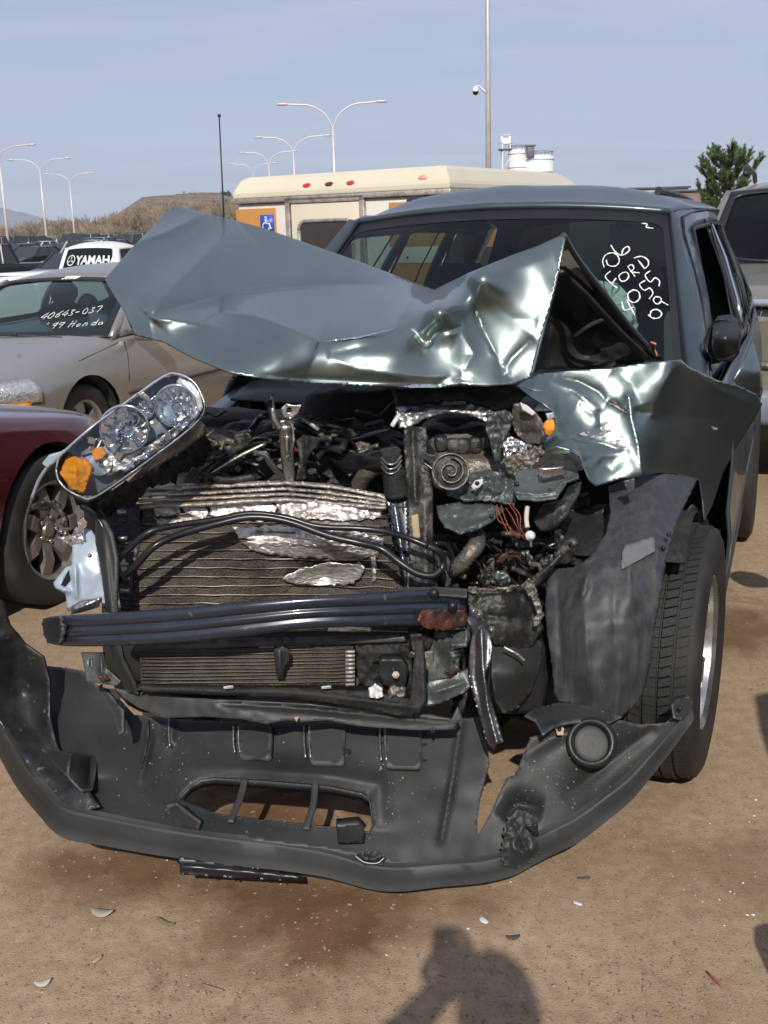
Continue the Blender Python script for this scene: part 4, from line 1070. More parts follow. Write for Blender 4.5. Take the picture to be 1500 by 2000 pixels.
# ---------------- dangling right headlamp
hl = [(110, 916), (116, 893), (140, 868), (186, 829), (250, 783), (318, 736), (346, 730), (376, 744), (392, 768), (399, 792), (392, 815), (360, 846), (310, 884), (240, 935), (182, 972), (158, 970), (130, 955), (114, 936)]
hlc = [(110, 916, 2.42), (346, 730, 2.52), (399, 792, 2.50), (182, 972, 2.40), (255, 850, 2.38), (160, 915, 2.36), (330, 800, 2.42), (250, 783, 2.46), (310, 884, 2.42)]
HL = rp('headlamp', hl, [(p[0], p[1], p[2] + .075) for p in hlc] + [(255, 850, 2.50)], MT['bracket'], [], 5, .01, label='unbroken clear headlamp dangling at the torn corner', nz=.004)
hs = spline([(*p, 0) for p in hl + hl[:1]], 3); hp = np.array([p[:2] for p in hs]); hy = tps(hlc)(hp)
cxh, cyh = 255, 850
q1 = [W(p[0], p[1], y) for p, y in zip(hp, hy)]
q2 = [W(cxh + (p[0] - cxh) * 1.02, cyh + (p[1] - cyh) * 1.02 + 4, y + .09) for p, y in zip(hp, hy)]
part(S, 'lamp_housing', MB().grid([q1, [lerp(a, b, .5) for a, b in zip(q1, q2)], q2]).vf(), MT['black'], parent=HL, thick=.003)
part(S, 'lamp_rim', MB().tube(q1, .0024, 6).vf(), M('clear_plastic_edge', (0.42, 0.45, 0.46), .2, .3, .1, 20, coat=.5), parent=HL)
rp('lamp_lens', hl, [(p[0], p[1], p[2] - .012) for p in hlc], MT['lens'], [([(190, 935), (300, 862), (380, 800)], -.01, 12, 1.5)], 6, .003, HL)
hax = -D(255, 860).normalized() + Vector((-.25, 0, .22)); hax.normalize()
def bowl(px, py, Y, r, mat='chrome', depth=.05, nm='reflector_bowl', facets=14):
    b = MB(); c = W(px, py, Y)
    b.lathe([(r, .004), (r * .97, 0), (r * .85, -depth * .45), (r * .6, -depth * .8), (r * .25, -depth), (.001, -depth)], c, hax, facets)
    o = part(S, nm, b.vf(), MT[mat], parent=HL, smooth_=False)
    c2 = MB(); c2.lathe([(.001, -depth * .05), (r * .22, -depth * .12), (r * .26, -depth * .6), (r * .26, -depth)], c, hax, 10)
    part(S, 'bulb_shield', c2.vf(), MT['chrome'], parent=HL)
bowl(342, 792, 2.465, .045); bowl(243, 838, 2.43, .054); bowl(286, 800, 2.46, .022, depth=.02); bowl(196, 906, 2.43, .028, depth=.03)
tb('bowl_ring', [(342 + 40 * math.cos(t), 792 + 40 * math.sin(t), 2.462) for t in [2 * PI * k / 10 for k in range(11)]], .003, MT['chrome'], par=HL)
tb('bowl_ring', [(243 + 48 * math.cos(t), 838 + 46 * math.sin(t), 2.43) for t in [2 * PI * k / 10 for k in range(11)]], .003, MT['chrome'], par=HL)
rp('amber_lamp', [(116, 924), (132, 888), (170, 896), (182, 912), (164, 962), (138, 954)], [(116, 924, 2.415), (136, 893, 2.43), (176, 918, 2.42), (160, 956, 2.41), (148, 922, 2.395)], MT['amber'], [([(146, 900), (150, 950)], -.008, 5), ([(125, 925), (172, 930)], .008, 5)], 4, .006, HL, nz=.004, nsc=.2)
rp('amber_lamp', [(178, 880), (198, 872), (208, 886), (198, 896), (184, 900)], 2.425, MT['amber'], sp=4, thick=.004, par=HL, nz=.004, nsc=.2)
rp('reflector_strip', [(262, 900), (300, 872), (372, 806), (384, 790), (392, 806), (340, 856), (280, 900), (240, 926), (232, 918)], [(262, 900, 2.415), (384, 790, 2.46), (392, 806, 2.46), (232, 918, 2.41)], MT['chrome'], [([(260, 902), (380, 800)], -.008, 4)], 4, .002, HL, nz=.006, nsc=.1)
rp('reflector_strip', [(146, 880), (180, 842), (205, 850), (190, 880), (160, 890)], [(146, 880, 2.44), (205, 850, 2.44), (160, 890, 2.43)], MT['steel'], (), 5, .002, HL)
rp('reflector_strip', [(265, 770), (282, 782), (290, 800), (300, 798), (292, 776), (280, 764)], 2.45, MT['steel'], (), 4, .002, HL)
for (x, y) in ((222, 876), (232, 890), (212, 862), (262, 872), (180, 860), (205, 838), (216, 822), (238, 812), (275, 848), (300, 826)):
    b = MB(); c = W(x, y, 2.425); b.box(c, (.016, .008, .014), Matrix.Rotation(x * .7, 3, 'Y')); part(S, 'facet', b.vf(), MT['chrome'], parent=HL, smooth_=False)
rp('lens_end_wall', [(350, 737), (376, 748), (392, 772), (396, 796), (380, 824), (366, 838), (362, 826), (374, 804), (376, 780), (362, 758), (344, 750)], [(350, 737, 2.488), (392, 772, 2.478), (366, 838, 2.455), (376, 790, 2.475)], M('frosted_plastic', (0.40, 0.42, 0.40), .25, .2, .15, 20, coat=.5), [([(352, 744), (384, 775), (384, 805)], -.006, 5)], 4, .003, HL)
rp('lens_end_wall', [(300, 896), (350, 858), (392, 822), (402, 832), (400, 848), (350, 884), (290, 922), (250, 944)], [(300, 896, 2.42), (392, 822, 2.48), (400, 848, 2.50), (250, 944, 2.41)], MT['castal'], (), 5, .004, HL)
rp('reflector_strip', [(196, 842), (250, 800), (300, 762), (318, 752), (326, 762), (300, 780), (262, 802), (214, 850)], [(196, 842, 2.475), (318, 752, 2.53), (214, 850, 2.47)], M('lamp_shade_grey', (0.26, 0.30, 0.33), .35, .5, .1, 9), (), 5, .002, HL)
rp('reflector_strip', [(196, 900), (225, 876), (290, 870), (330, 840), (352, 832), (340, 850), (290, 888), (240, 918), (210, 930)], [(196, 900, 2.44), (352, 832, 2.48), (210, 930, 2.43), (270, 885, 2.44)], MT['foil'], [([(205, 915), (340, 845)], -.006, 5)], 4, .002, HL, nz=.004, nsc=.09)
# bright bent wing edge left of the lamp
tb('wing_edge', [(128, 880, 2.62), (100, 905, 2.64), (78, 935, 2.68), (62, 975, 2.72)], .005, MT['bracket'])
tb('wing_edge', [(62, 975, 2.72), (52, 1010, 2.78), (50, 1060, 2.82), (58, 1100, 2.86)], .004, MT['steel'])
rp('torn_guard', [(82, 905), (96, 888), (126, 880), (112, 900), (92, 914)], 2.63, MT['bracket'], sp=4)
rp('bent_strut', [(60, 985), (82, 975), (108, 978), (124, 1000), (132, 1028), (126, 1030), (116, 1004), (100, 992), (74, 998), (62, 994)], 2.62, MT['engine'], sp=4, thick=.012, nz=.008, nsc=.08)

# ---------------- latch bracket and struts in the middle
tb('lock_strut', [(556, 830, 2.66), (560, 880, 2.68), (566, 938, 2.70)], .016, MT['steel'], flat=.5)
tb('lock_strut', [(560, 850, 2.655), (562, 892, 2.67)], .007, MT['chrome'])
rp('lock_plate', [(548, 798), (558, 788), (576, 792), (590, 790), (582, 808), (570, 818), (554, 816)], 2.66, MT['steel'], sp=3, thick=.006, holes=[[(560, 798), (568, 796), (568, 806), (560, 806)]], nz=.004)
tb('lock_strut', [(532, 770, 2.68), (532, 800, 2.67), (540, 835, 2.67)], [.004, .008, .010], MT['steel'])
tb('lock_strut', [(524, 782, 2.67), (534, 815, 2.67), (548, 840, 2.66)], .009, MT['engine'])
rp('lock_bracket', [(496, 880), (520, 880), (532, 898), (556, 930), (548, 938), (522, 908), (514, 892), (494, 890)], 2.69, MT['green_bare'], [([(500, 885), (520, 890), (550, 932)], -.012, 4)], 3, .008)
rp('lock_bracket', [(580, 860), (596, 850), (628, 862), (612, 880), (600, 900), (598, 936), (580, 938), (584, 896)], [(580, 860, 2.70), (628, 862, 2.74), (598, 936, 2.70)], MT['engine'], [([(590, 860), (592, 930)], -.012, 6)], 4, .008)
rp('lock_bracket', [(546, 822), (572, 820), (576, 860), (566, 900), (552, 880), (546, 850)], 2.675, MT['steel'], [([(556, 825), (558, 880)], .012, 4)], 3, .008)
tb('wiring', [(590, 875, 2.72), (580, 880, 2.70), (572, 872, 2.69)], .004, MT['orange_wire'])
tb('tie_bar', [(385, 935, 2.70), (430, 900, 2.74), (478, 870, 2.80), (530, 858, 2.82)], .010, MT['engine'])
tb('tie_bar', [(410, 925, 2.72), (470, 890, 2.76), (520, 866, 2.78)], .006, MT['steel'])
tb('tie_bar', [(392, 922, 2.66), (440, 938, 2.68), (500, 930, 2.70)], .008, MT['engine'])
tb('fuel_pipe', [(330, 912, 2.75), (400, 900, 2.8), (450, 890, 2.85)], .005, MT['castal'])
tb('fuel_pipe', [(640, 850, 2.95), (700, 835, 3.0), (750, 822, 3.0)], .007, MT['castal'])
tb('fuel_pipe', [(640, 862, 2.92), (700, 855, 2.95), (760, 838, 2.92)], .006, MT['steel'])
tb('fuel_pipe', [(690, 892, 2.84), (720, 876, 2.84), (738, 870, 2.82)], .006, MT['castal'])
tb('fuel_pipe', [(592, 818, 2.80), (610, 830, 2.78), (622, 840, 2.78)], .006, MT['alu'])
tb('bonnet_prop', [(780, 810, 2.70), (772, 822, 2.68), (766, 832, 2.68)], .006, MT['whitepl'])

# ---------------- engine and grime deep inside: shapes of their own, each a part
rk = random.Random(21)
def lump(nm, px, py, Y, sx, sy, sz, mat, seed=0, parent=None, rot=0.0, det=10):
    b = MB(); rows = []
    c = W(px, py, Y); R = Matrix.Rotation(rot, 3, 'Y')
    for i in range(det + 1):
        ph = PI * i / det; r = []
        for j in range(det * 2):
            th = 2 * PI * j / (det * 2)
            v = Vector((math.copysign(abs(math.sin(ph) * math.cos(th)) ** .55, math.cos(th)) * sx, math.copysign(abs(math.sin(ph) * math.sin(th)) ** .55, math.sin(th)) * sy, math.copysign(abs(math.cos(ph)) ** .55, math.cos(ph)) * sz))
            v *= 1 + .16 * noise.noise(v * 16 + Vector((seed, 0, 0)))
            r.append(c + R @ v)
        rows.append(r)
    b.grid(rows, True)
    return part(S, nm, b.vf(), MT[mat])
EN = lump('engine_block', 560, 960, 3.12, .34, .20, .22, 'engine', 1, det=22)
lump('intake_manifold', 690, 905, 3.05, .16, .10, .09, 'engine', 2, det=16)
lump('intake_manifold', 470, 900, 3.05, .13, .10, .06, 'castal', 3, det=14)
lump('air_box', 430, 850, 3.15, .16, .12, .07, 'dirtyblack', 4, det=14)
lump('battery_box', 700, 800, 3.25, .16, .12, .08, 'dirtyblack', 5, det=14)
lump('valve_cover', 905, 870, 2.95, .13, .12, .07, 'engine', 6, det=16)
lump('valve_cover', 930, 915, 2.88, .12, .10, .05, 'castal', 7, det=14)
lump('reservoir_tank', 905, 830, 2.98, .08, .08, .035, 'dirtyblack', 8)
for k in range(6):
    lump('ignition_coil', 862 + 22 * k, 866 + 6 * math.sin(k), 2.84, .018, .02, .022, 'engine', 30 + k, det=8)
for k in range(46):                                     # hoses, pipes and wires criss-crossing the bay
    x0, y0 = rk.uniform(405, 760), rk.uniform(800, 940); ln = rk.uniform(40, 150); a = rk.uniform(-.5, .5) + (PI if rk.random() < .3 else 0); Y0 = rk.uniform(2.80, 3.0)
    pts = [(x0 + ln * t * math.cos(a) + rk.uniform(-8, 8), min(948, y0 + ln * t * math.sin(a) + rk.uniform(-14, 14)), Y0 + rk.uniform(-.05, .05)) for t in (0, .33, .66, 1)]
    tb(rk.choice(['hose', 'wiring', 'brake_pipe']), pts, rk.choice([.003, .004, .006, .009]), MT[rk.choice(['dirtyblack', 'engine', 'hose', 'castal', 'engine'])], n=4, sides=6)
for k in range(26):
    x0, y0 = rk.uniform(395, 750), rk.uniform(850, 940); s_ = rk.uniform(8, 26)
    o = [(x0 + s_ * math.cos(t) * rk.uniform(.6, 1.3), y0 + s_ * .7 * math.sin(t) * rk.uniform(.6, 1.3)) for t in [2 * PI * j / 7 for j in range(7)]]
    rp(rk.choice(['torn_bracket', 'housing_shard', 'mounting_plate']), o, rk.uniform(2.78, 2.98), MT[rk.choice(['engine', 'castal', 'dirtyblack', 'engine', 'steel'])], sp=6, thick=.012, nz=.02, nsc=.06, seed=k)

# ---------------- left of the lock upright: remains of the left lamp and rail
rp('lamp_remains', [(955, 806), (985, 800), (1002, 812), (996, 840), (982, 868), (978, 900), (966, 905), (960, 870), (948, 840), (950, 818)], 2.70, MT['green_bare'], [([(965, 810), (985, 850), (972, 900)], -.015, 5), ([(955, 830), (1000, 830)], .012, 5)], 4, .006, nz=.010, nsc=.08)
rp('lamp_shell', [(1002, 790), (1018, 790), (1050, 812), (1062, 838), (1060, 866), (1030, 868), (1008, 848), (998, 820)], [(1002, 790, 2.74), (1050, 812, 2.70), (1060, 866, 2.66), (1020, 840, 2.74)], MT['castal'], [([(1012, 845), (1060, 850)], .02, 5)], 4, .008, nz=.006, nsc=.06)
rp('lamp_shell', [(1016, 786), (1030, 792), (1046, 806), (1040, 812), (1020, 800)], 2.69, MT['whitepl'], sp=3, thick=.004)
rp('lamp_reflector', [(980, 870), (1000, 852), (1022, 862), (1040, 876), (1030, 890), (1006, 896), (984, 890)], 2.67, MT['chrome'], (), 3, .006, nz=.018, nsc=.12)
rp('crushed_chrome', [(986, 892), (1030, 880), (1054, 868), (1066, 882), (1050, 902), (1030, 918), (1008, 930), (988, 918)], [(986, 892, 2.65), (1066, 882, 2.62), (1008, 930, 2.64)], MT['castal'], (), 3, .004, nz=.015, nsc=.12, seed=4, jag=1.5)
rp('amber_lamp', [(1060, 828), (1072, 816), (1082, 820), (1084, 838), (1076, 852), (1066, 850)], [(1062, 828, 2.60), (1082, 820, 2.60), (1076, 852, 2.59), (1072, 836, 2.58)], MT['amber'], (), 3, .012, label='small amber lamp bezel in the crushed left corner')
rp('amber_lamp', [(1066, 808), (1080, 806), (1084, 816), (1070, 820)], 2.60, MT['bracket'], (), 3, .008)
rp('rail_plate', [(1008, 918), (1034, 914), (1062, 916), (1086, 912), (1128, 918), (1132, 936), (1108, 944), (1096, 960), (1088, 976), (1050, 980), (1012, 976), (1004, 962), (1006, 936)],
   [(1008, 918, 2.62), (1128, 918, 2.60), (1088, 976, 2.54), (1012, 976, 2.56), (1060, 940, 2.585)], MT['green_bare'], [([(1008, 962), (1050, 966), (1084, 962), (1096, 944), (1130, 932)], -.012, 3, 1, False), ([(1014, 972), (1050, 976), (1086, 972), (1102, 950)], -.01, 3)], 3, .004, nz=.003, nsc=.03)
hole(1074, 958, 2.56, .005)
rp('rail_stay', [(1052, 914), (1100, 910), (1106, 926), (1060, 936), (1056, 930), (1054, 940)], 2.56, MT['steel'], [([(1056, 918), (1102, 914)], -.008, 4)], 3, .004)
rp('rail_curl', [(1064, 880), (1086, 872), (1112, 878), (1132, 892), (1138, 912), (1128, 918), (1116, 900), (1090, 898), (1064, 902)], [(1064, 880, 2.56), (1138, 912, 2.56), (1090, 874, 2.54), (1064, 902, 2.58)], MT['paint'], [([(1070, 888), (1110, 886), (1132, 905)], -.016, 7)], 3, .004)
rp('rail_box', [(1060, 985), (1096, 976), (1110, 950), (1136, 940), (1132, 962), (1108, 1000), (1080, 1028), (1054, 1036), (1040, 1016)], [(1060, 985, 2.66), (1136, 940, 2.70), (1054, 1036, 2.62), (1100, 1000, 2.60)], MT['engine'], [([(1060, 1010), (1100, 985), (1130, 950)], -.02, 9)], 4, .02, nz=.006)
rp('inner_panel', [(868, 952), (920, 925), (955, 918), (1000, 925), (1008, 960), (1004, 985), (960, 978), (905, 976), (874, 966)], [(868, 952, 2.66), (955, 918, 2.68), (1004, 985, 2.62), (874, 966, 2.64)], MT['green_bare'], [([(900, 965), (960, 960)], .02, 8), ([(950, 922), (958, 960)], -.02, 6), ([(985, 925), (990, 975)], .02, 7)], 4, .006, nz=.02, nsc=.06, seed=8)
rp('inner_panel', [(852, 988), (900, 980), (960, 985), (986, 992), (960, 1020), (930, 1036), (900, 1042), (870, 1030), (856, 1010)], [(852, 988, 2.64), (986, 992, 2.62), (900, 1042, 2.56), (920, 1005, 2.61)], MT['green_bare'], [([(900, 1035), (950, 1018), (985, 995)], -.014, 5)], 4, .006, nz=.008, nsc=.05, seed=10)
for (x, y) in ((932, 944), (1010, 945), (905, 1028), (960, 1008)): hole(x, y, 2.585, .006)
rp('mounting_ear', [(920, 950), (930, 938), (944, 936), (942, 946), (928, 960)], 2.62, MT['whitepl'], sp=3)
# horn: round spiral
hc_ = W(880, 921, 2.60); hd = (-D(880, 921)).normalized()
hn = MB(); hn.lathe([(.0, .006), (.012, .008), (.020, .0), (.036, .002), (.042, -.004), (.046, .002), (.044, -.014), (.02, -.03)], hc_, hd, 32)
HN = part(S, 'horn', hn.vf(), MT['engine'])
ca = hd.orthogonal().normalized(); cb = hd.cross(ca)
part(S, 'horn_rim', MB().tube([hc_ + hd * .006 + (ca * math.cos(t) + cb * math.sin(t)) * .043 for t in [2 * PI * k / 30 for k in range(31)]], .003, 6).vf(), MT['castal'], parent=HN)
part(S, 'horn_spiral', MB().tube([hc_ + hd * .012 + (ca * math.cos(t) + cb * math.sin(t)) * (.008 + .0026 * t) for t in [.35 * k for k in range(30)]], .0024, 6).vf(), MT['castal'], parent=HN)
rp('horn_bracket', [(826, 884), (850, 888), (872, 900), (862, 912), (840, 906), (826, 896)], 2.62, MT['engine'], sp=4)
tb('wiring', [(828, 904, 2.62), (842, 914, 2.61), (858, 930, 2.60)], .0018, MT['steel'])
# orange wires and a white bulb holder
for k in range(6):
    a = rk.uniform(-18, 14)
    tb('loose_wire', [(985 + a, 988 + rk.uniform(-4, 6), 2.58), (996 + a * 1.4, 1010 + rk.uniform(-8, 8), 2.55), (1006 + a * .8, 1034 + rk.uniform(-8, 8), 2.54), (1022 + a * .7, 1052 + rk.uniform(-8, 8), 2.55), (1030, 1046, 2.55)], .0012, MT['orange_wire'])
bh = MB(); c = W(1035, 1046, 2.53); bh.lathe([(.0, .018), (.006, .018), (.007, .008), (.012, .006), (.012, -.003), (.007, -.009), (.0, -.009)], c, Vector((.2, -1, .1)), 14)
part(S, 'bulb_holder', bh.vf(), MT['whitepl'])
tb('bulb_stem', [(1037, 1052, 2.53), (1037, 1068, 2.53)], .004, MT['steel'])
tb('bulb_stem', [(1030, 1030, 2.54), (1028, 1012, 2.56), (1030, 990, 2.58)], .006, MT['label'])
# corrugated hose and shredded bits right of the radiator
pts = wl([(884, 1112, 2.60), (902, 1100, 2.58), (918, 1080, 2.58), (930, 1066, 2.60), (932, 1052, 2.63)], 7)
part(S, 'corrugated_hose', MB().tube(pts, [.018 if i % 2 else .022 for i in range(len(pts))], 12).vf(), MT['castal'])
tb('wiring', [(850, 1062, 2.52), (872, 1064, 2.55), (884, 1090, 2.58), (880, 1120, 2.58)], .006, MT['hose'])
rp('engine_shield', [(870, 1078), (890, 1092), (880, 1140), (872, 1150), (862, 1130)], 2.60, MT['green_bare'], sp=4, nz=.01)
rp('arc_bracket', [(968, 1100), (980, 1084), (1000, 1076), (1020, 1084), (1030, 1100), (1022, 1102), (1010, 1090), (994, 1088), (980, 1100)], 2.66, MT['rust'], sp=3, thick=.03)
tb('strut_tube', [(1152, 1022, 3.0), (1150, 1060, 2.95), (1148, 1110, 2.9)], .034, MT['engine'], sides=14)
tb('cross_tube', [(1108, 1000, 2.98), (1145, 1002, 2.95), (1185, 1000, 2.92)], .022, MT['engine'], sides=10)
rp('cross_bracket', [(1120, 972), (1150, 965), (1158, 985), (1130, 995), (1118, 990)], 2.94, MT['engine'], sp=4, thick=.02, nz=.01)
rp('hanging_tab', [(1218, 940), (1240, 934), (1240, 958), (1228, 966)], 2.70, MT['green_bare'], sp=4, thick=.004)
for k in range(34):
    x0, y0 = rk.uniform(862, 1130), rk.uniform(1040, 1160); s_ = rk.uniform(8, 24)
    if x0 > 1060 and y0 > 1105: continue
    o = [(x0 + s_ * math.cos(t) * rk.uniform(.5, 1.4), y0 + s_ * math.sin(t) * rk.uniform(.5, 1.4)) for t in [2 * PI * j / 6 for j in range(6)]]
    rp(rk.choice(['torn_bracket', 'housing_shard', 'mounting_plate']), o, rk.uniform(2.62, 2.88), MT[rk.choice(['engine', 'castal', 'dirtyblack', 'green_bare', 'engine'])], sp=6, thick=.008, nz=.025, nsc=.07, seed=k + 50)
for k in range(26):
    x0, y0 = rk.uniform(850, 1080), rk.uniform(1010, 1150); ln = rk.uniform(25, 80); a = rk.uniform(-1.4, 1.4); Y0 = rk.uniform(2.60, 2.80)
    tb(rk.choice(['hose', 'wiring', 'brake_pipe']), [(x0 + ln * t * math.cos(a) + rk.uniform(-6, 6), y0 + ln * t * math.sin(a) + rk.uniform(-6, 6), Y0 + rk.uniform(-.04, .04)) for t in (0, .33, .66, 1)], rk.choice([.003, .004, .007]), MT[rk.choice(['dirtyblack', 'engine', 'hose', 'steel', 'castal'])], n=4, sides=6)
rp('gearbox_housing', [(850, 1060), (900, 1040), (1010, 1040), (1100, 1060), (1130, 1110), (1080, 1180), (1060, 1400), (900, 1400), (850, 1300)], 2.95, MT['dirtyblack'], [([(900, 1080), (1080, 1120)], -.08, 40)], 10, .05, nz=.06, nsc=.03)
rp('splayed_tube', [(1036, 1130), (1060, 1110), (1096, 1078), (1104, 1084), (1080, 1112), (1052, 1142), (1038, 1150)], 2.58, MT['engine'], [([(1040, 1140), (1100, 1082)], -.014, 7)], 4, .01)
rp('splayed_tube', [(1082, 1082), (1096, 1050), (1110, 1066), (1122, 1080), (1112, 1100), (1092, 1104)], 2.64, MT['engine'], (), 4, .008, nz=.01)

# ---------------- bumper beam
bt = [(84, 1208), (120, 1202), (220, 1196), (360, 1186), (480, 1174), (600, 1164), (720, 1158), (820, 1152), (910, 1150)]
bb = [(92, 1256), (130, 1262), (220, 1262), (340, 1256), (480, 1242), (600, 1228), (720, 1224), (820, 1222), (912, 1226)]
bY = [2.52, 2.46, 2.40, 2.36, 2.34, 2.34, 2.36, 2.40, 2.46]
rows = []
tt = spline([(a[0], a[1], b[0], b[1], y) for a, b, y in zip(bt, bb, bY)], 6)
prof_ = [(0, .06), (0, 0), (.07, -.010), (.30, -.013), (.36, -.004), (.42, -.003), (.47, -.012), (.62, -.010), (.66, -.002), (.70, -.001), (.76, -.008), (.96, -.004), (1, .004), (1.0, .07)]
for q in tt:
    rows.append([W(lerp(q[0], q[2], max(0, min(1, v))), lerp(q[1], q[3], v), q[4] + h) for v, h in prof_])
BE = part(S, 'bumper_beam', MB().grid(rows).vf(), MT['beam'], thick=.004)
hole(125, 1222, 2.44, .009)
rp('beam_end_cap', [(82, 1210), (118, 1204), (122, 1232), (116, 1260), (96, 1256), (84, 1240)], [(82, 1210, 2.50), (118, 1204, 2.44), (116, 1260, 2.44), (84, 1240, 2.50)], MT['plastic'], (), 4, .01, BE, jag=1)
rp('beam_rust', [(818, 1196), (840, 1190), (880, 1188), (912, 1196), (912, 1222), (860, 1232), (830, 1226), (815, 1212)], [(818, 1196, 2.38), (912, 1196, 2.43), (912, 1222, 2.43), (830, 1226, 2.375)], MT['rust'], (), 4, .006, BE, nz=.004, nsc=.08, jag=1.5)
for x, y in ((848, 1158), (884, 1183)): hole(x, y, 2.395, .012)
rp('beam_upper_lip', [(770, 1148), (850, 1146), (912, 1150), (912, 1166), (850, 1162), (775, 1160)], [(770, 1148, 2.39), (912, 1150, 2.44), (912, 1166, 2.42)], MT['plastic'], (), 4, .006, BE, nz=.004)

# ---------------- condenser below the beam
C_ = rp('condenser', [(272, 1270), (690, 1262), (694, 1338), (276, 1338)], [(272, 1270, 2.50), (690, 1262, 2.48), (694, 1338, 2.44), (276, 1338, 2.46)], MT['core'], (), 7, .02, nz=.004, nsc=.04)
for k in range(10):
    y = 1272 + k * 7
    tb('condenser_tube', [(274, y, 2.488 - k * .004), (400, y - 1 + rk.uniform(-1, 1), 2.482 - k * .004), (560, y - 3 + rk.uniform(-1, 1), 2.478 - k * .004), (692, y - 5, 2.47 - k * .004)], .0017, MT['cfin'], n=3, sides=4, par=C_)
for k in range(9): 
    b = MB(); b.box(W(684, 1272 + k * 8, 2.45 - k * .004), (.022, .012, .005)); part(S, 'tank_crimp', b.vf(), MT['alu'], parent=C_)
rp('condenser_bar', [(262, 1256), (480, 1246), (790, 1240), (792, 1256), (480, 1264), (264, 1272)], 2.47, MT['plastic'], [([(262, 1264), (790, 1248)], -.008, 5, 2, False)], 6, .008)
rp('bright_edge', [(640, 1226), (724, 1226), (724, 1233), (640, 1233)], 2.46, MT['foil'], sp=4, nz=.004, nsc=.1)
rp('hook', [(534, 1268), (552, 1262), (566, 1272), (566, 1290), (556, 1304), (554, 1324), (540, 1324), (538, 1300)], 2.42, MT['black'], [([(545, 1265), (548, 1320)], -.015, 6)], 4, .01)
rp('end_tank', [(694, 1262), (800, 1256), (806, 1340), (790, 1352), (740, 1344), (700, 1338)], 2.47, MT['dirtyblack'], (), 5, .03, nz=.012, nsc=.06)
rp('drain_fitting', [(742, 1290), (786, 1288), (798, 1310), (790, 1344), (750, 1340), (738, 1316)], 2.42, MT['black'], (), 5, .03, nz=.006)
bolt(773, 1318, 2.40, .009, 'label', 'drain_plug')
rp('broken_tab', [(722, 1344), (732, 1336), (744, 1344), (750, 1358), (740, 1364), (720, 1362)], 2.37, MT['whitepl'], (), 3, .006, nz=.01, nsc=.1)
rp('broken_tab', [(756, 1352), (772, 1340), (790, 1348), (786, 1366), (774, 1360), (758, 1366)], 2.39, MT['castal'], (), 3, .01, nz=.01, nsc=.1)
rp('lower_crossmember', [(268, 1336), (420, 1338), (600, 1344), (720, 1350), (800, 1366), (812, 1250), (826, 1250), (830, 1372), (818, 1394), (780, 1398), (720, 1386), (600, 1366), (420, 1358), (280, 1352)],
   [(268, 1336, 2.43), (600, 1350, 2.39), (830, 1372, 2.36), (820, 1250, 2.42), (780, 1398, 2.38)], MT['dirtyblack'], [([(270, 1344), (600, 1354), (810, 1382)], -.014, 7, 1.5, False)], 5, .02, nz=.004)
for x in (445, 636): rp('clip', [(x - 9, 1341), (x + 10, 1339), (x + 11, 1345), (x - 8, 1346)], 2.375, MT['bracket'], (), 3, .003)
rp('lower_shroud', [(225, 1345), (300, 1356), (420, 1366), (600, 1376), (760, 1392), (882, 1404), (894, 1380), (902, 1400), (885, 1424), (820, 1426), (700, 1418), (640, 1406), (590, 1410), (560, 1406), (520, 1414), (470, 1404), (400, 1400), (320, 1402), (270, 1382), (240, 1362)],
   [(225, 1345, 2.46), (600, 1376, 2.42), (902, 1400, 2.40), (520, 1414, 2.40), (300, 1400, 2.44)], MT['plastic'], [([(420, 1372), (600, 1384), (880, 1412)], .02, 6)], 5, .012, nz=.003, nsc=.02)
rp('clip', [(574, 1402), (583, 1400), (580, 1411)], 2.38, MT['tan'], (), 3, .004)
rp('tow_bracket', [(158, 1274), (202, 1274), (208, 1304), (236, 1330), (228, 1340), (186, 1334), (168, 1330), (164, 1300)], [(158, 1274, 2.50), (202, 1274, 2.48), (236, 1330, 2.44), (168, 1330, 2.46)], MT['green_bare'], [([(196, 1278), (200, 1320)], -.015, 6)], 3, .008, nz=.004, holes=[[(174, 1288), (180, 1288), (180, 1302), (174, 1302)]])
rp('beam_rust', [(190, 1322), (205, 1318), (214, 1328), (198, 1332)], 2.435, MT['rust'], (), 3, .003)

# ---------------- frame horn, hanging strap and tank at the left of the car
rp('frame_horn', [(848, 1234), (912, 1228), (912, 1262), (880, 1270), (886, 1300), (878, 1322), (836, 1332), (836, 1270)], [(848, 1234, 2.48), (912, 1228, 2.46), (836, 1332, 2.44), (878, 1322, 2.42)], MT['green_bare'], [([(850, 1262), (910, 1258)], -.012, 5), ([(884, 1240), (882, 1320)], -.01, 6)], 4, .03, nz=.005)
hole(882, 1240, 2.45, .005)
rp('frame_horn', [(836, 1330), (880, 1316), (912, 1308), (928, 1330), (908, 1352), (860, 1374), (826, 1380)], [(836, 1330, 2.44), (912, 1308, 2.44), (860, 1374, 2.42)], MT['green_bare'], [([(840, 1355), (910, 1332)], -.02, 9)], 4, .03, nz=.006)
rp('beam_rust', [(868, 1312), (882, 1302), (894, 1310), (880, 1320)], 2.41, MT['rust'], (), 3, .003)
rp('oil_cooler', [(800, 1240), (830, 1238), (846, 1250), (838, 1268), (806, 1272)], 2.45, MT['engine'], (), 4, .03, nz=.006)
rp('oil_cooler', [(806, 1276), (846, 1272), (850, 1300), (838, 1310), (812, 1298)], 2.45, MT['castal'], (), 4, .03, nz=.006)
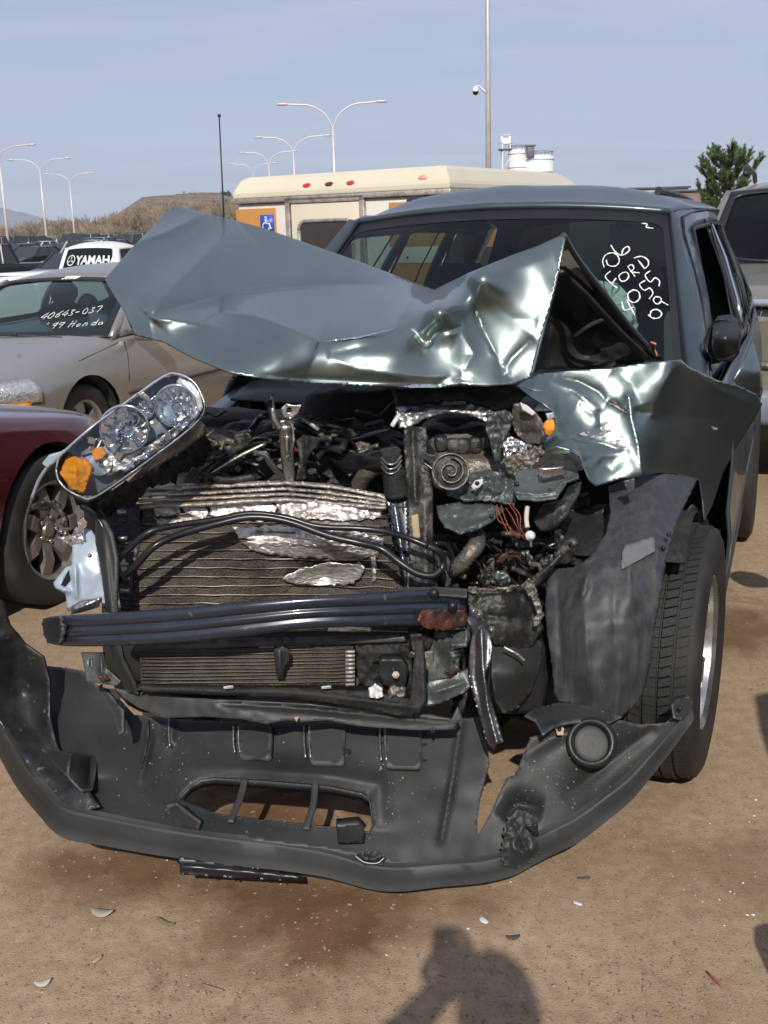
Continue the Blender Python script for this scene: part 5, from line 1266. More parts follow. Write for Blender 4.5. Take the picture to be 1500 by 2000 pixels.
rp('crash_box', [(912, 1150), (930, 1146), (990, 1150), (1030, 1140), (1058, 1180), (1062, 1230), (1040, 1262), (1000, 1270), (950, 1250), (920, 1230)], [(912, 1150, 2.55), (1058, 1180, 2.60), (1000, 1270, 2.52), (920, 1230, 2.50), (990, 1200, 2.50)],
   MT['engine'], [([(930, 1160), (1010, 1150), (1050, 1180)], -.02, 8), ([(940, 1200), (1040, 1215)], .025, 10), ([(1045, 1170), (1058, 1240)], -.02, 6)], 4, .012, nz=.008, nsc=.04, seed=3, jag=1.0)
rp('torn_edge', [(1030, 1130), (1044, 1140), (1052, 1170), (1062, 1200), (1050, 1225), (1040, 1222), (1048, 1196), (1036, 1166), (1020, 1146)], 2.52, MT['castal'], (), 3, .004, nz=.012, nsc=.08, jag=1.0)
rp('torn_edge', [(914, 1146), (940, 1150), (988, 1148), (1004, 1140), (1012, 1146), (990, 1158), (940, 1162), (916, 1158)], 2.53, MT['castal'], (), 3, .004, nz=.012, nsc=.1, jag=1.2)
lump('washer_tank', 1000, 1305, 2.66, .095, .09, .105, 'black', 12, det=16)
rp('washer_tank_face', [(960, 1258), (1010, 1262), (1044, 1246), (1060, 1256), (1056, 1300), (1040, 1350), (1010, 1384), (984, 1394), (968, 1370), (960, 1320)], [(960, 1258, 2.52), (1060, 1256, 2.58), (984, 1394, 2.50), (1000, 1310, 2.47), (1040, 1350, 2.54)], MT['plastic'], (), 5, .01, nz=.006)
tb('bright_edge', [(984, 1264, 2.46), (1008, 1276, 2.455), (1024, 1290, 2.46)], .003, MT['foil'])
rp('hanging_strap', [(908, 1206), (926, 1196), (944, 1212), (956, 1236), (962, 1262), (958, 1290), (948, 1320), (960, 1370), (972, 1410), (984, 1450), (974, 1452), (962, 1466), (950, 1450), (936, 1400), (922, 1350), (914, 1310), (918, 1260), (924, 1234)],
   [(908, 1206, 2.44), (956, 1236, 2.40), (948, 1320, 2.36), (914, 1310, 2.40), (984, 1450, 2.30), (950, 1450, 2.33), (926, 1196, 2.46)], MT['strap'], [([(940, 1230), (942, 1300), (952, 1380), (970, 1450)], -.022, 6, 1.2, False), ([(928, 1240), (928, 1320), (944, 1400)], .012, 5)], 4, .006, nz=.003)
for x, y in ((925, 1193), (938, 1228), (960, 1230), (936, 1200)): bolt(x, y, 2.42, .009)

# ---------------- front bumper cover fallen forward on to the dirt
pan = [(60, 1290), (85, 1300), (130, 1304), (160, 1310), (190, 1340), (230, 1362), (262, 1396), (340, 1404), (420, 1408), (520, 1412), (640, 1414), (760, 1420), (882, 1424), (892, 1404), (930, 1402), (940, 1430), (952, 1462), (957, 1490), (948, 1518), (938, 1560), (932, 1600), (934, 1632),
       (950, 1604), (972, 1560), (988, 1520), (1008, 1512), (1020, 1480), (1036, 1440), (1062, 1432), (1100, 1418), (1150, 1404), (1200, 1404), (1250, 1416), (1300, 1412), (1345, 1372), (1354, 1392), (1290, 1470), (1215, 1545), (1140, 1592), (1060, 1632), (1020, 1668), (900, 1692), (780, 1690), (640, 1660), (480, 1640), (300, 1618), (150, 1590), (90, 1550), (40, 1480), (10, 1420), (-40, 1360), (-60, 1270), (0, 1240)]
pc = [(60, 1290, 2.95), (-50, 1300, 2.95), (0, 1420, 2.72), (160, 1310, 2.80), (262, 1396, 2.66), (520, 1412, 2.56), (760, 1420, 2.52), (930, 1402, 2.52), (940, 1560, 2.38), (480, 1520, 2.47), (300, 1480, 2.55), (150, 1560, 2.46), (300, 1618, 2.36), (480, 1640, 2.31), (640, 1660, 2.29), (780, 1690, 2.27), (900, 1692, 2.28), (1020, 1668, 2.31),
      (1060, 1500, 2.40), (1150, 1404, 2.44), (1250, 1416, 2.47), (1345, 1372, 2.50), (1215, 1545, 2.42), (1140, 1592, 2.36), (780, 1560, 2.38), (620, 1480, 2.47)]
panc = []
for x0, x1, y0 in ((458, 532, 1484), (596, 676, 1494), (744, 820, 1500)):
    top = 1408
    panc += [([(x0 + (x1 - x0) * u, y0 - 40 + 0 * u) for u in (0, .5, 1)], 0, 1)]
grille = [(346, 1560), (372, 1532), (392, 1522), (420, 1518), (520, 1524), (640, 1534), (708, 1548), (724, 1560), (730, 1610), (722, 1626), (640, 1616), (520, 1604), (420, 1590)]
panc = [([(290, 1400), (292, 1450), (272, 1530)], -.016, 6, 1.4), ([(243, 1380), (246, 1430)], -.014, 5), ([(334, 1402), (334, 1456)], -.016, 7, 1.4), ([(900, 1410), (884, 1520), (862, 1640)], .014, 5, 1.2, False), ([(345, 1460), (300, 1560)], .012, 26, 1.6),
        ([(330, 1500), (420, 1500), (620, 1512), (740, 1530), (745, 1620)], -.02, 20, 1.6), ([(1020, 1480), (1080, 1440), (1200, 1405)], .015, 16, 1.4), ([(1100, 1560), (1200, 1480), (1280, 1420)], .02, 16, 1.4),
        ([(985, 1600), (1010, 1570), (1060, 1580)], .04, 18, 1.3), ([(120, 1380), (180, 1440), (180, 1520)], -.02, 40, 1.6)]
BC = rp('bumper_cover', pan, pc, MT['plastic'], panc, 6, .006, nz=.005, nsc=.010, seed=6, holes=[grille], bsp=5, jag=.5, label='torn dark lower bumper cover fallen on to the dirt')
ptps = tps(pc)
def pY(o, d=0.0): return [(p[0], p[1], float(y) + d) for p, y in zip(o, ptps(np.array([q[:2] for q in o], float)))]
# raised square pads on the cover
for x0, x1, yb in ((466, 530, 1484), (604, 674, 1494), (752, 824, 1500)):
    o = rpoly([(x0, 1412), (x1, 1414), (x1 - 2, yb), (x0 + 2, yb - 2)], 9, 3)
    rp('raised_pad', o, pY(o, -.022), MT['plastic'], (), 6, .022, BC)
    for dx in (-10, 0):
        a = [(x0 + dx, 1418), (x0 + dx, 1450), (x0 + dx + 3, yb - 14)]
        tb('pad_rib', [(p[0], p[1], p[2] - .020) for p in pY(a)], .0028, MT['steel'], par=BC)
tb('pad_rib', [(p[0], p[1], p[2] - .016) for p in pY([(330, 1402), (330, 1430), (332, 1458)])], .0026, MT['steel'], par=BC)
tb('pad_rib', [(p[0], p[1], p[2] - .016) for p in pY([(290, 1405), (288, 1450), (276, 1500)])], .0022, MT['engine'], par=BC)
# opening edge, bars
gl = grille + grille[:1]
g1 = [W(p[0], p[1], p[2]) for p in pY(gl)]; g2 = [W(p[0], p[1], p[2]) + Vector((0, .006, -.022)) for p in pY(gl)]
part(S, 'opening_edge', MB().grid([g1, g2]).vf(), MT['black'], parent=BC, thick=.004)
for pts in ([(478, 1524), (470, 1556), (456, 1590), (450, 1606)], [(616, 1532), (612, 1570), (602, 1604), (598, 1620)]):
    tb('grille_bar', [(p[0], p[1], p[2] - .006) for p in pY(pts)], .009, MT['plastic'], par=BC, flat=.6)
# front lip: flat top edge and upright face swept round the arc
lt = [(-60, 1300), (-20, 1385), (0, 1420), (34, 1478), (76, 1532), (122, 1578), (200, 1598), (300, 1618), (400, 1634), (480, 1644), (560, 1654), (640, 1668), (720, 1690), (780, 1696), (860, 1690), (940, 1684), (1000, 1668), (1040, 1644), (1080, 1622), (1130, 1596), (1190, 1552), (1230, 1520), (1270, 1476), (1310, 1430), (1350, 1386)]
ltY = [2.92, 2.78, 2.70, 2.58, 2.48, 2.40, 2.37, 2.335, 2.315, 2.30, 2.29, 2.275, 2.26, 2.255, 2.26, 2.27, 2.285, 2.30, 2.32, 2.335, 2.36, 2.38, 2.41, 2.45, 2.49]
lh = [.075, .085, .085, .085, .080, .075, .068, .064, .060, .060, .058, .056, .056, .054, .050, .048, .050, .054, .056, .058, .056, .052, .046, .038, .02]
rows = []
for q in spline([(a[0], a[1], y, h) for a, y, h in zip(lt, ltY, lh)], 5):
    p = W(q[0], q[1], q[2]); d = Vector((p.x * .55, -1.0, 0)).normalized(); h = q[3]
    wob = .004 * noise.noise(p * 9)
    rows.append([p - d * .024 + Vector((0, 0, -.004)), p - d * .018 + Vector((0, 0, .004 + wob)), p - d * .001 + Vector((0, 0, .001)), p + d * .003 - Vector((0, 0, .003)), p + d * (.010 + wob) - Vector((0, 0, h * .5)), p + d * .014 - Vector((0, 0, h * .95)), p + d * .010 - Vector((0, 0, h)), p - d * .02 - Vector((0, 0, h + .004))])
part(S, 'bumper_lip', MB().grid(rows).vf(), MT['plastic'], parent=BC, thick=.004, auto=28)
# left arm: tall inner wall sweeping back, deep in its own shade
wa = [(-80, 1150), (-40, 1160), (0, 1186), (22, 1226), (50, 1262), (90, 1286), (135, 1300)]
waY = [2.60, 2.75, 2.95, 3.0, 3.02, 3.0, 2.95]
wbm = [(-80, 1330), (-40, 1340), (0, 1402), (30, 1440), (70, 1470), (110, 1500), (150, 1520)]
rp('bumper_side_wall', [(-80, 1140), (-20, 1155), (8, 1180), (22, 1222), (48, 1258), (84, 1284), (96, 1330), (96, 1400), (108, 1450), (130, 1500), (170, 1540), (196, 1576), (150, 1588), (100, 1560), (60, 1510), (20, 1440), (-20, 1380), (-80, 1290)],
   [(-80, 1140, 2.62), (8, 1180, 2.66), (84, 1284, 2.68), (96, 1400, 2.62), (170, 1540, 2.44), (150, 1588, 2.40), (20, 1440, 2.60), (-80, 1290, 2.60), (40, 1360, 2.70)], MT['black'], [([(30, 1240), (60, 1400), (140, 1540)], .05, 40, 1.5)], 7, .006, BC, nz=.01, nsc=.02)
rp('fog_lamp_pocket', [(80, 1462), (130, 1468), (186, 1474), (190, 1490), (182, 1540), (160, 1545), (130, 1516), (100, 1486)], [(80, 1462, 2.56), (186, 1474, 2.56), (182, 1540, 2.44), (100, 1486, 2.50), (138, 1490, 2.46)], MT['plastic'], [([(138, 1470), (132, 1514)], -.02, 4), ([(178, 1478), (174, 1540)], .03, 8)], 4, .006, BC)
rp('arm_flange', [(184, 1338), (205, 1345), (240, 1388), (240, 1430), (232, 1436), (222, 1400), (205, 1366)], [(184, 1338, 2.56), (240, 1388, 2.50), (232, 1436, 2.48)], MT['plastic'], (), 4, .01, BC)
# fog lamp ring and backing
fr = pY([(1155, 1450)])[0]; cfr = W(1155, 1450, fr[2] - .035)
fd = (-D(1155, 1450)).normalized() + Vector((-.15, 0, .12)); fd.normalize()
fa = fd.orthogonal().normalized(); fb = fd.cross(fa)
rb_ = MB(); rb_.lathe([(.042, -.03), (.044, .008), (.050, .014), (.057, .008), (.060, -.006), (.058, -.03)], cfr, fd, 36)
part(S, 'fog_lamp_ring', rb_.vf(), MT['black'], parent=BC)
dsk = MB(); dsk.lathe([(.001, -.022), (.03, -.022), (.044, -.020), (.046, -.010)], cfr, fd, 28)
part(S, 'fog_lamp_blank', dsk.vf(), M('dusty_blank', (0.045, 0.047, 0.047), .6, 0, .3, 12, col2=(0.13, 0.11, 0.085), mix=(.45, .8)), parent=BC)
rp('screw_plate', [(1084, 1416), (1096, 1412), (1102, 1424), (1100, 1436), (1088, 1436)], pY([(1084, 1416), (1096, 1412), (1100, 1436), (1088, 1436)], -.014), MT['tan'], (), 3, .004, BC)
hole(1093, 1424, pY([(1093, 1424)])[0][2] - .02, .005)
rp('torn_tab', [(1312, 1376), (1324, 1366), (1346, 1360), (1354, 1372), (1348, 1392), (1330, 1406), (1316, 1402)], [(1312, 1376, 2.46), (1354, 1372, 2.48), (1316, 1402, 2.44)], MT['plastic'], (), 3, .006, BC)
hole(1328, 1384, 2.44, .006)
# torn crumpled corner
rp('torn_corner', [(990, 1600), (1010, 1582), (1040, 1590), (1052, 1606), (1050, 1640), (1054, 1668), (1036, 1686), (1010, 1694), (985, 1690), (978, 1664), (982, 1630)], [(990, 1600, 2.295), (1052, 1606, 2.30), (1036, 1686, 2.262), (978, 1664, 2.262), (1015, 1640, 2.262)], MT['plastic'], [([(1000, 1600), (1020, 1640), (1040, 1680)], .014, 9, 1.2), ([(985, 1650), (1020, 1665), (1050, 1650)], -.010, 9, 1.2)], 3, .003, BC, nz=.008, nsc=.04, seed=3, jag=1.6)
rp('torn_corner', [(1028, 1612), (1050, 1610), (1053, 1632), (1042, 1630)], 2.25, MT['seal'], (), 4, .003, BC)
rp('scuffed_edge', [(690, 1668), (710, 1662), (740, 1664), (752, 1676), (746, 1688), (716, 1690), (698, 1682)], 2.245, MT['plastic'], [([(700, 1672), (724, 1680), (746, 1670)], -.02, 4)], 3, .004, BC, nz=.012, nsc=.09)
tb('scuffed_edge', [(694, 1672, 2.23), (712, 1684, 2.225), (736, 1686, 2.225), (750, 1676, 2.23)], .0014, MT['bracket'], par=BC)
rp('block_tab', [(656, 1612), (700, 1608), (712, 1620), (710, 1646), (660, 1648)], 2.275, MT['black'], (), 5, .03, BC)
rp('mount_tab', [(326, 1574), (346, 1570), (372, 1592), (392, 1606), (388, 1620), (350, 1610), (328, 1590)], 2.33, MT['plastic'], (), 4, .012, BC)
# number plate holder peeping out beneath
rp('plate_holder', [(350, 1672), (380, 1678), (480, 1690), (584, 1706), (588, 1722), (480, 1716), (352, 1708)], [(350, 1672, 2.31), (588, 1722, 2.27), (352, 1708, 2.29)], MT['hose'], [([(355, 1692), (470, 1702), (584, 1714)], -.012, 4, 1.5, False)], 5, .01, BC)
# crumbs of dirt lying on the bumper cover
db = MB(); rgd = random.Random(4)
cand = []
for _ in range(140):
    x, y = rgd.uniform(200, 900), rgd.uniform(1410, 1640)
    cand.append((x, y))
cand += [(rgd.gauss(340, 30), rgd.gauss(1480, 50)) for _ in range(60)] + [(rgd.gauss(735, 25), rgd.gauss(1570, 45)) for _ in range(120)] + [(rgd.uniform(1000, 1250), rgd.uniform(1430, 1580)) for _ in range(200)]
P_ = np.array(cand); ok = inside(P_, pan) & ~inside(P_, grille); yy = ptps(P_)
for (x, y), k, Yv in zip(cand, ok, yy):
    if not k: continue
    s_ = .0008 + .0022 * rgd.random() ** 4; p = W(x, y, Yv - .004)
    db.add([p + Vector((s_, 0, 0)), p + Vector((-s_, 0, 0)), p + Vector((0, s_, 0)), p + Vector((0, -s_, 0)), p + Vector((0, 0, s_ * 1.5))], [(0, 2, 4), (2, 1, 4), (1, 3, 4), (3, 0, 4)])
part(S, 'dirt_crumbs', db.vf(), M('dirt_crumb', (0.30, 0.25, 0.2), .9, 0, .4, 60), parent=BC, smooth_=False, kind='stuff')

# ================================================================== other cars: one builder, local space x to the rear, y to the car's right, z up
TAN = M('tan_car_paint', (0.31, 0.285, 0.258), 0.33, 0.55, 0.05, 3, coat=0.5, rvar=0.05)
MAROON = M('maroon_paint', (0.085, 0.012, 0.014), 0.22, 0.25, 0.12, 3, coat=0.8, rvar=0.05, speck=((0.16, 0.10, 0.08), 60, 0.72))
WHITE = M('white_car_paint', (0.74, 0.74, 0.72), 0.35, 0.0, 0.04, 3, coat=0.4)
TAN2 = M('champagne_paint', (0.27, 0.25, 0.205), 0.35, 0.5, 0.06, 3, coat=0.4)
LAMP = M('lamp_reflector', (0.72, 0.70, 0.66), 0.18, 0.8, 0.25, 45, bump=.6, bscale=60)

class Car:
    def __init__(s, th, **k):
        s.th = th
        d = dict(fo=.85, wb=2.65, ro=1.0, hw=.88, sill=.22, hood_f=.66, hood_c=.93, cowl=.55, ws_top=1.35, roof=1.40, roof_r=2.35, rg_b=2.95, deck=1.0, deck_r=.95, r=.31, paint=WHITE, nose=.16, belt=.93, pinch=.12, arch=.36, track=.74, rw=.64)
        d.update(k); s.__dict__.update(d)
    def top(s, x):
        return tab([-s.fo, -s.fo + .06, -s.fo + .25, s.cowl, s.rg_b, s.wb + s.ro - .08, s.wb + s.ro], [s.hood_f - .12, s.hood_f - .03, s.hood_f + .04, s.hood_c, s.deck, s.deck_r, s.deck_r - .10], x)
    def width(s, x):
        a = max(0, 1 - (x + s.fo) / .55); b = max(0, 1 - (s.wb + s.ro - x) / .5)
        return s.hw * (1 - .42 * a ** 2.3) * (1 - .30 * b ** 2.3)
    def side(s, x, t, sg, off=0.0):
        zb = s.sill + .06 * max(0, 1 - (x + s.fo) / .3)
        for cx in (0, s.wb):
            d = abs(x - cx)
            if d < s.arch: zb = max(zb, s.r + math.sqrt(s.arch ** 2 - d * d))
        zt = s.top(x) - .055
        z = lerp(zb, zt, t)
        k = tab([s.sill, s.sill + .12, .55, .66, zt - .02 if zt > .7 else .7, zt + .01 if zt > .7 else .72], [.93, .985, 1.0, .995, .955, .925], z)
        fl = 1.0
        return Vector((x, sg * (s.width(x) * k * fl + off), z))
    def body(s, n=90):
        xs_ = [-s.fo + (s.wb + s.ro + s.fo) * (i / n) for i in range(n + 1)]
        b = MB(); rows = []
        for x in xs_:
            L_ = [s.side(x, j / 9, -1) for j in range(10)]
            yt = abs(L_[-1].y); zt = s.top(x)
            deckp = [Vector((x, -yt * u, zt - .055 + .055 * (1 - abs(u) ** 6) ** .5 * 1 + .02 * (1 - u * u))) for u in (.985, .95, .85, .6, .3, 0, -.3, -.6, -.85, -.95, -.985)]
            R_ = [s.side(x, j / 9, 1) for j in range(10)][::-1]
            rows.append(L_ + deckp + R_)
        # drop the deck under the cabin is hidden by the glasshouse
        b.grid(rows)
        for r_, flip in ((rows[0], False), (rows[-1], True)):
            m = len(r_) // 2
            for i in range(m):
                a_ = len(b.v); b.v += [r_[i], r_[i + 1], r_[len(r_) - 2 - i], r_[len(r_) - 1 - i]]; b.f.append((a_, a_ + 1, a_ + 2, a_ + 3))
        return part(s.th, 'body', b.vf(), s.paint, False)
    # glasshouse faces
    def wsf(s, a, t):
        c = 1 - (2 * a - 1) ** 2; w0 = s.width(s.cowl) * .90; w1 = s.rw
        return Vector((lerp(s.cowl, s.ws_top, t) - .13 * c * (1 - .5 * t), lerp(-w0, w0, a) * lerp(1, w1 / w0, t), lerp(s.hood_c - .02, s.roof - .045, t) + .03 * c * t + .03 * math.sin(PI * t)))
    def rgf(s, a, t):
        c = 1 - (2 * a - 1) ** 2; w0 = s.hw * .86; w1 = s.rw * .97
        return Vector((lerp(s.rg_b, s.roof_r, t) + .10 * c * (1 - .5 * t), lerp(-w0, w0, a) * lerp(1, w1 / w0, t), lerp(s.deck - .02, s.roof - .05, t) + .03 * c * t + .02 * math.sin(PI * t)))
    def sif(s, sg):
        def f(a, t):
            p0 = s.wsf(0 if sg < 0 else 1, t); p1 = s.rgf(0 if sg < 0 else 1, t)
            x = lerp(p0.x, p1.x, a); z = lerp(p0.z, p1.z, a) + .03 * t * math.sin(PI * a)
            y = lerp(abs(p0.y), abs(p1.y), a) + .035 * math.sin(PI * a) + .03 * math.sin(PI * t)
            return Vector((x, sg * y, z))
        return f
    def rof(s, a, t):
        yn = 2 * a - 1; c = 1 - yn * yn
        p0 = s.wsf(a, 1); p1 = s.rgf(a, 1)
        p = p0.lerp(p1, t); p.z += .055 * math.sin(PI * t) ** .7 * (1 - abs(yn) ** 3) + .03 * math.sin(PI * t) * (1 if abs(yn) < 1 else .97)
        p.y *= 1 + .05 * math.sin(PI * t); return p
    def house(s, nwin=2, glass=None, seal=True, rear_win=True, interior=True, sp=.07):
        g = glass or MT['glass']; full = [(0, 0), (1, 0), (1, 1), (0, 1)]
        h = rrect(.05, .07, .95, .93, .06, 4)
        part(s.th, 'windscreen_frame', patch(s.wsf, full, [h], .1), MT['seal'] if seal else s.paint, False, thick=.01)
        s.wo = part(s.th, 'windscreen', patch(s.wsf, h, (), .08), g, False)
        part(s.th, 'rear_window_frame', patch(s.rgf, full, [h] if rear_win else [], .1), s.paint, False, thick=.01)
        if rear_win: part(s.th, 'rear_window', patch(s.rgf, h, (), .1), g, False)
        for sg in (-1, 1):
            f = s.sif(sg)
            cuts = {1: [(.12, .88)], 2: [(.10, .50), (.54, .90)], 3: [(.08, .38), (.41, .68), (.72, .93)]}[nwin]
            hs = [rpoly([(a, .10), (b, .10), (b - .0, .86), (a + .0, .86)], .035, 3) for a, b in cuts]
            part(s.th, 'cabin_side', patch(f, full, hs, .1), s.paint, False, thick=.012)
            for h_ in hs:
                part(s.th, 'side_window', patch(lambda a, t: f(a, t) - Vector((0, sg * .006, 0)), h_, (), .12), g, False)
                if seal: part(s.th, 'window_seal', MB().tube([f(*p) for p in h_ + h_[:1]], .006, 5).vf(), MT['seal'], False)
            q = [s.wsf(0 if sg < 0 else 1, k / 6) for k in range(7)]
            part(s.th, 'front_pillar', MB().tube(q, .028, 6).vf(), s.paint, False)
            q = [s.rgf(0 if sg < 0 else 1, k / 6) for k in range(7)]
            part(s.th, 'rear_pillar', MB().tube(q, .028, 6).vf(), s.paint, False)
        part(s.th, 'roof', MB().grid([[s.rof(i / 16, j / 12) for i in range(17)] for j in range(13)]).vf(), s.paint, False, thick=.01)
        if interior:
            part(s.th, 'cabin_floor', MB().box(((s.cowl + s.rg_b) / 2, 0, s.hood_c - .22), (s.rg_b - s.cowl - .1, s.hw * 1.7, .04)).vf(), MT['interior'], False)
            for y in (-.36, .36):
                for x in (s.ws_top + .25, s.ws_top + 1.05):
                    if x > s.rg_b - .4: continue
                    b = MB(); rows = []
                    for k in range(12):
                        t = k / 11; z = s.hood_c - .3 + t * .62; ww = .24 if t < .66 else .07 if t < .72 else .13 * math.sin(PI * (.15 + .8 * (t - .72) / .28)) ** .5
                        rows.append([Vector((x + .15 * t + .05 * math.cos(q), y + ww * math.sin(q), z)) for q in [2 * PI * i / 10 for i in range(10)]])
                    b.grid(rows, True); b.f.append(tuple(len(b.v) - 10 + i for i in range(10)))
                    part(s.th, 'seat', b.vf(), MT['seat'], False)
    def wheels(s, which=((0, -1), (0, 1), (1, -1), (1, 1)), lite=True, spokes=5, w=.2, rimmat=None):
        for ax_, sg in which:
            wheel_group(s.th, 'front_wheel' if ax_ == 0 else 'rear_wheel', (s.wb * ax_, sg * s.track, s.r), r=s.r, w=w, axis=(0, sg, 0), rim_r=s.r * .63, spokes=spokes, rimmat=rimmat or MT['steel'], tread=False, lite=lite)
            part(s.th, 'wheel_well', MB().grid([[Vector((s.wb * ax_ + (s.arch + .0) * math.cos(a), sg * y, s.r + (s.arch + .0) * math.sin(a))) for y in (s.track - .22, s.hw * .96)] for a in [PI * k / 10 for k in range(11)]]).vf(), MT['dirtyblack'], False, thick=.004)
            part(s.th, 'wheel_well', MB().grid([[Vector((s.wb * ax_ + q * s.arch * math.cos(a), sg * (s.track - .22), s.r + q * s.arch * math.sin(a))) for q in (0, 1)] for a in [PI * k / 10 for k in range(11)]]).vf(), MT['dirtyblack'], False)
    def onside(s, nm, x0, x1, z0, z1, sg, mat, off=.006, n=10, th=.01, shear=0.0):
        rows = []
        for i in range(n + 1):
            x = lerp(x0, x1, i / n)
            zb = s.side(x, 0, sg).z; zt = s.side(x, 1, sg).z
            rows.append([s.side(x, (lerp(z0, z1, j / 4) + shear * (i / n) * (1 - j / 4) - zb) / max(.01, zt - zb), sg, off) for j in range(5)])
        return part(s.th, nm, MB().grid(rows).vf(), mat, False, thick=th)
    def line(s, nm, pts, sg, r=.004, mat='seal'):
        P_ = []
        for x, z in pts:
            zb = s.side(x, 0, sg).z; zt = s.side(x, 1, sg).z
            P_.append(s.side(x, max(0, min(1, (z - zb) / max(.01, zt - zb))), sg, .001))
        return part(s.th, nm, MB().tube(P_, r, 5).vf(), MT[mat], False)
    def front(s, z0, z1, hw, mat, nm='grille', off=.01, dx=0):
        rows = [[Vector((-s.fo - off + dx - .0 + .10 * (u * u), u * hw, z)) for u in [k / 6 - 1 for k in range(13)]] for z in (z0, (z0 + z1) / 2, z1)]
        return part(s.th, nm, MB().grid(rows).vf(), mat, False, thick=.02)

def writing(th, text, fn, mat, h=.1, nm='window_writing', lab=None, shear=0.0, thin=0.0, bold=0.0):
    """text laid on a surface: fn(x, y) -> local point, x and y in metres along the writing"""
    cu = bpy.data.curves.new('lettering', 'FONT'); cu.body = text; cu.size = h; cu.shear = shear; cu.offset = bold; cu.resolution_u = 3
    o = bpy.data.objects.new('lettering', cu); COL.objects.link(o)
    dg = bpy.context.evaluated_depsgraph_get(); me = bpy.data.meshes.new_from_object(o.evaluated_get(dg))
    vs = [fn(v.co.x, v.co.y) for v in me.vertices]; fs = [tuple(p.vertices) for p in me.polygons]
    bpy.data.objects.remove(o); bpy.data.curves.remove(cu)
    return part(th, nm, (vs, fs), mat, False, smooth_=False, label=lab)

# ---------------- tan sedan in the next row
p = Vector((-2.02, 7.25, 0)); p.z = zg(p.x, p.y)
T = Thing('parked_sedan', 'tan four door sedan with handwriting on its windscreen, behind the torn headlamp', 'car', place(p, 20.5) @ Matrix.Translation((0, .76, 0)))
c = Car(T, fo=.92, wb=2.71, ro=1.05, hw=.89, hood_f=.68, hood_c=.90, cowl=.42, ws_top=1.16, roof=1.275, roof_r=2.55, rg_b=3.15, deck=.96, deck_r=.92, paint=TAN, r=.315, arch=.365, nose=.2, rw=.60)
c.body(); c.house(2); c.wheels(lite=False, rimmat=M('dull_alloy', (0.34, 0.33, 0.31), .45, .7, .2, 20))
for sg in (-1, 1):
    hl_ = c.onside('headlight', -.90, -.50, .585, .72, sg, LAMP, .008)
    c.onside('headlight_lens', -.91, -.49, .58, .725, sg, MT['lens'], .016, th=0)
    c.onside('turn_signal', -.90, -.58, .555, .585, sg, MT['amber'], .012)
    c.line('door_seam', [(.52, .90), (.50, .75), (.46, .6), (.44, .26)], sg); c.line('door_seam', [(1.55, .92), (1.56, .6), (1.52, .26)], sg); c.line('door_seam', [(2.45, .95), (2.5, .8), (2.35, .5)], sg)
    c.line('bumper_seam', [(-.36, .52), (-.60, .53), (-.88, .55)], sg, .003)
    c.line('side_moulding', [(.45, .50), (1.5, .50), (2.3, .50)], sg, .012, 'black')
    m_ = c.side(.66, 1, sg, .10) + Vector((0, 0, .05)); b = MB(); b.box(m_, (.10, .18, .12)); part(T, 'door_mirror', b.vf(), TAN, False, bevel=.03)
    for x in (1.38, 2.3): b = MB(); b.box(c.side(x, .86, sg, .015), (.16, .02, .028)); part(T, 'door_handle', b.vf(), TAN, False, bevel=.008)
c.front(.52, .66, .45, MT['black']); c.front(.24, .36, .5, MT['black'], 'air_intake')
c.line('bonnet_seam', [(-.75, .70), (0, .9), (.45, .93)], -1, .003); c.line('bonnet_seam', [(-.75, .70), (0, .9), (.45, .93)], 1, .003)
part(T, 'wiper', MB().tube([c.wsf(.2, .0) + Vector((-.03, 0, .01)), c.wsf(.5, .04) + Vector((-.03, 0, .012)), c.wsf(.85, .03) + Vector((-.02, 0, .01))], .008, 5).vf(), MT['black'], False)
part(T, 'washer_nozzle', MB().tube([Vector((.05, -.30, .925)), Vector((.05, -.30, .95))], .012, 6).vf(), MT['black'], False)
def on_ws(u0, t0, rot=0.0, su=1.27, stt=.72):
    def f(x, y):
        a = math.cos(rot) * x - math.sin(rot) * y; b_ = math.sin(rot) * x + math.cos(rot) * y
        return c.wsf(u0 - a / su, t0 + b_ / stt) + Vector((-.008, 0, .008))
    return f
GL = {'4': [[(.5, 1), (0, .35), (.7, .4)], [(.55, .75), (.45, 0)]], '0': [[(.4, 1), (.05, .7), (.1, .1), (.5, .05), (.6, .6), (.35, 1)]], '6': [[(.6, 1), (.1, .5), (.15, .05), (.5, .1), (.5, .45), (.15, .4)]],
      '3': [[(.1, .95), (.5, .9), (.25, .55), (.55, .3), (.3, 0), (0, .1)]], '7': [[(0, .95), (.6, 1), (.25, 0)]], '9': [[(.55, .9), (.15, .9), (.1, .55), (.5, .6), (.55, .95), (.4, 0)]], '-': [[(0, .45), (.5, .5)]], "'": [[(.2, 1), (.1, .75)]],
      'H': [[(.1, 1), (0, 0)], [(.6, 1), (.5, 0)], [(.0, .5), (.6, .55)]], 'o': [[(.3, .5), (.05, .3), (.2, 0), (.5, .2), (.35, .5)]], 'n': [[(.05, .5), (0, 0)], [(.03, .35), (.3, .5), (.45, .3), (.42, 0)]], 'd': [[(.5, .45), (.1, .4), (.1, .05), (.45, .1)], [(.6, 1), (.5, 0)]], 'a': [[(.45, .45), (.1, .4), (.1, .05), (.45, .1), (.47, .45), (.6, 0)]], ' ': []}
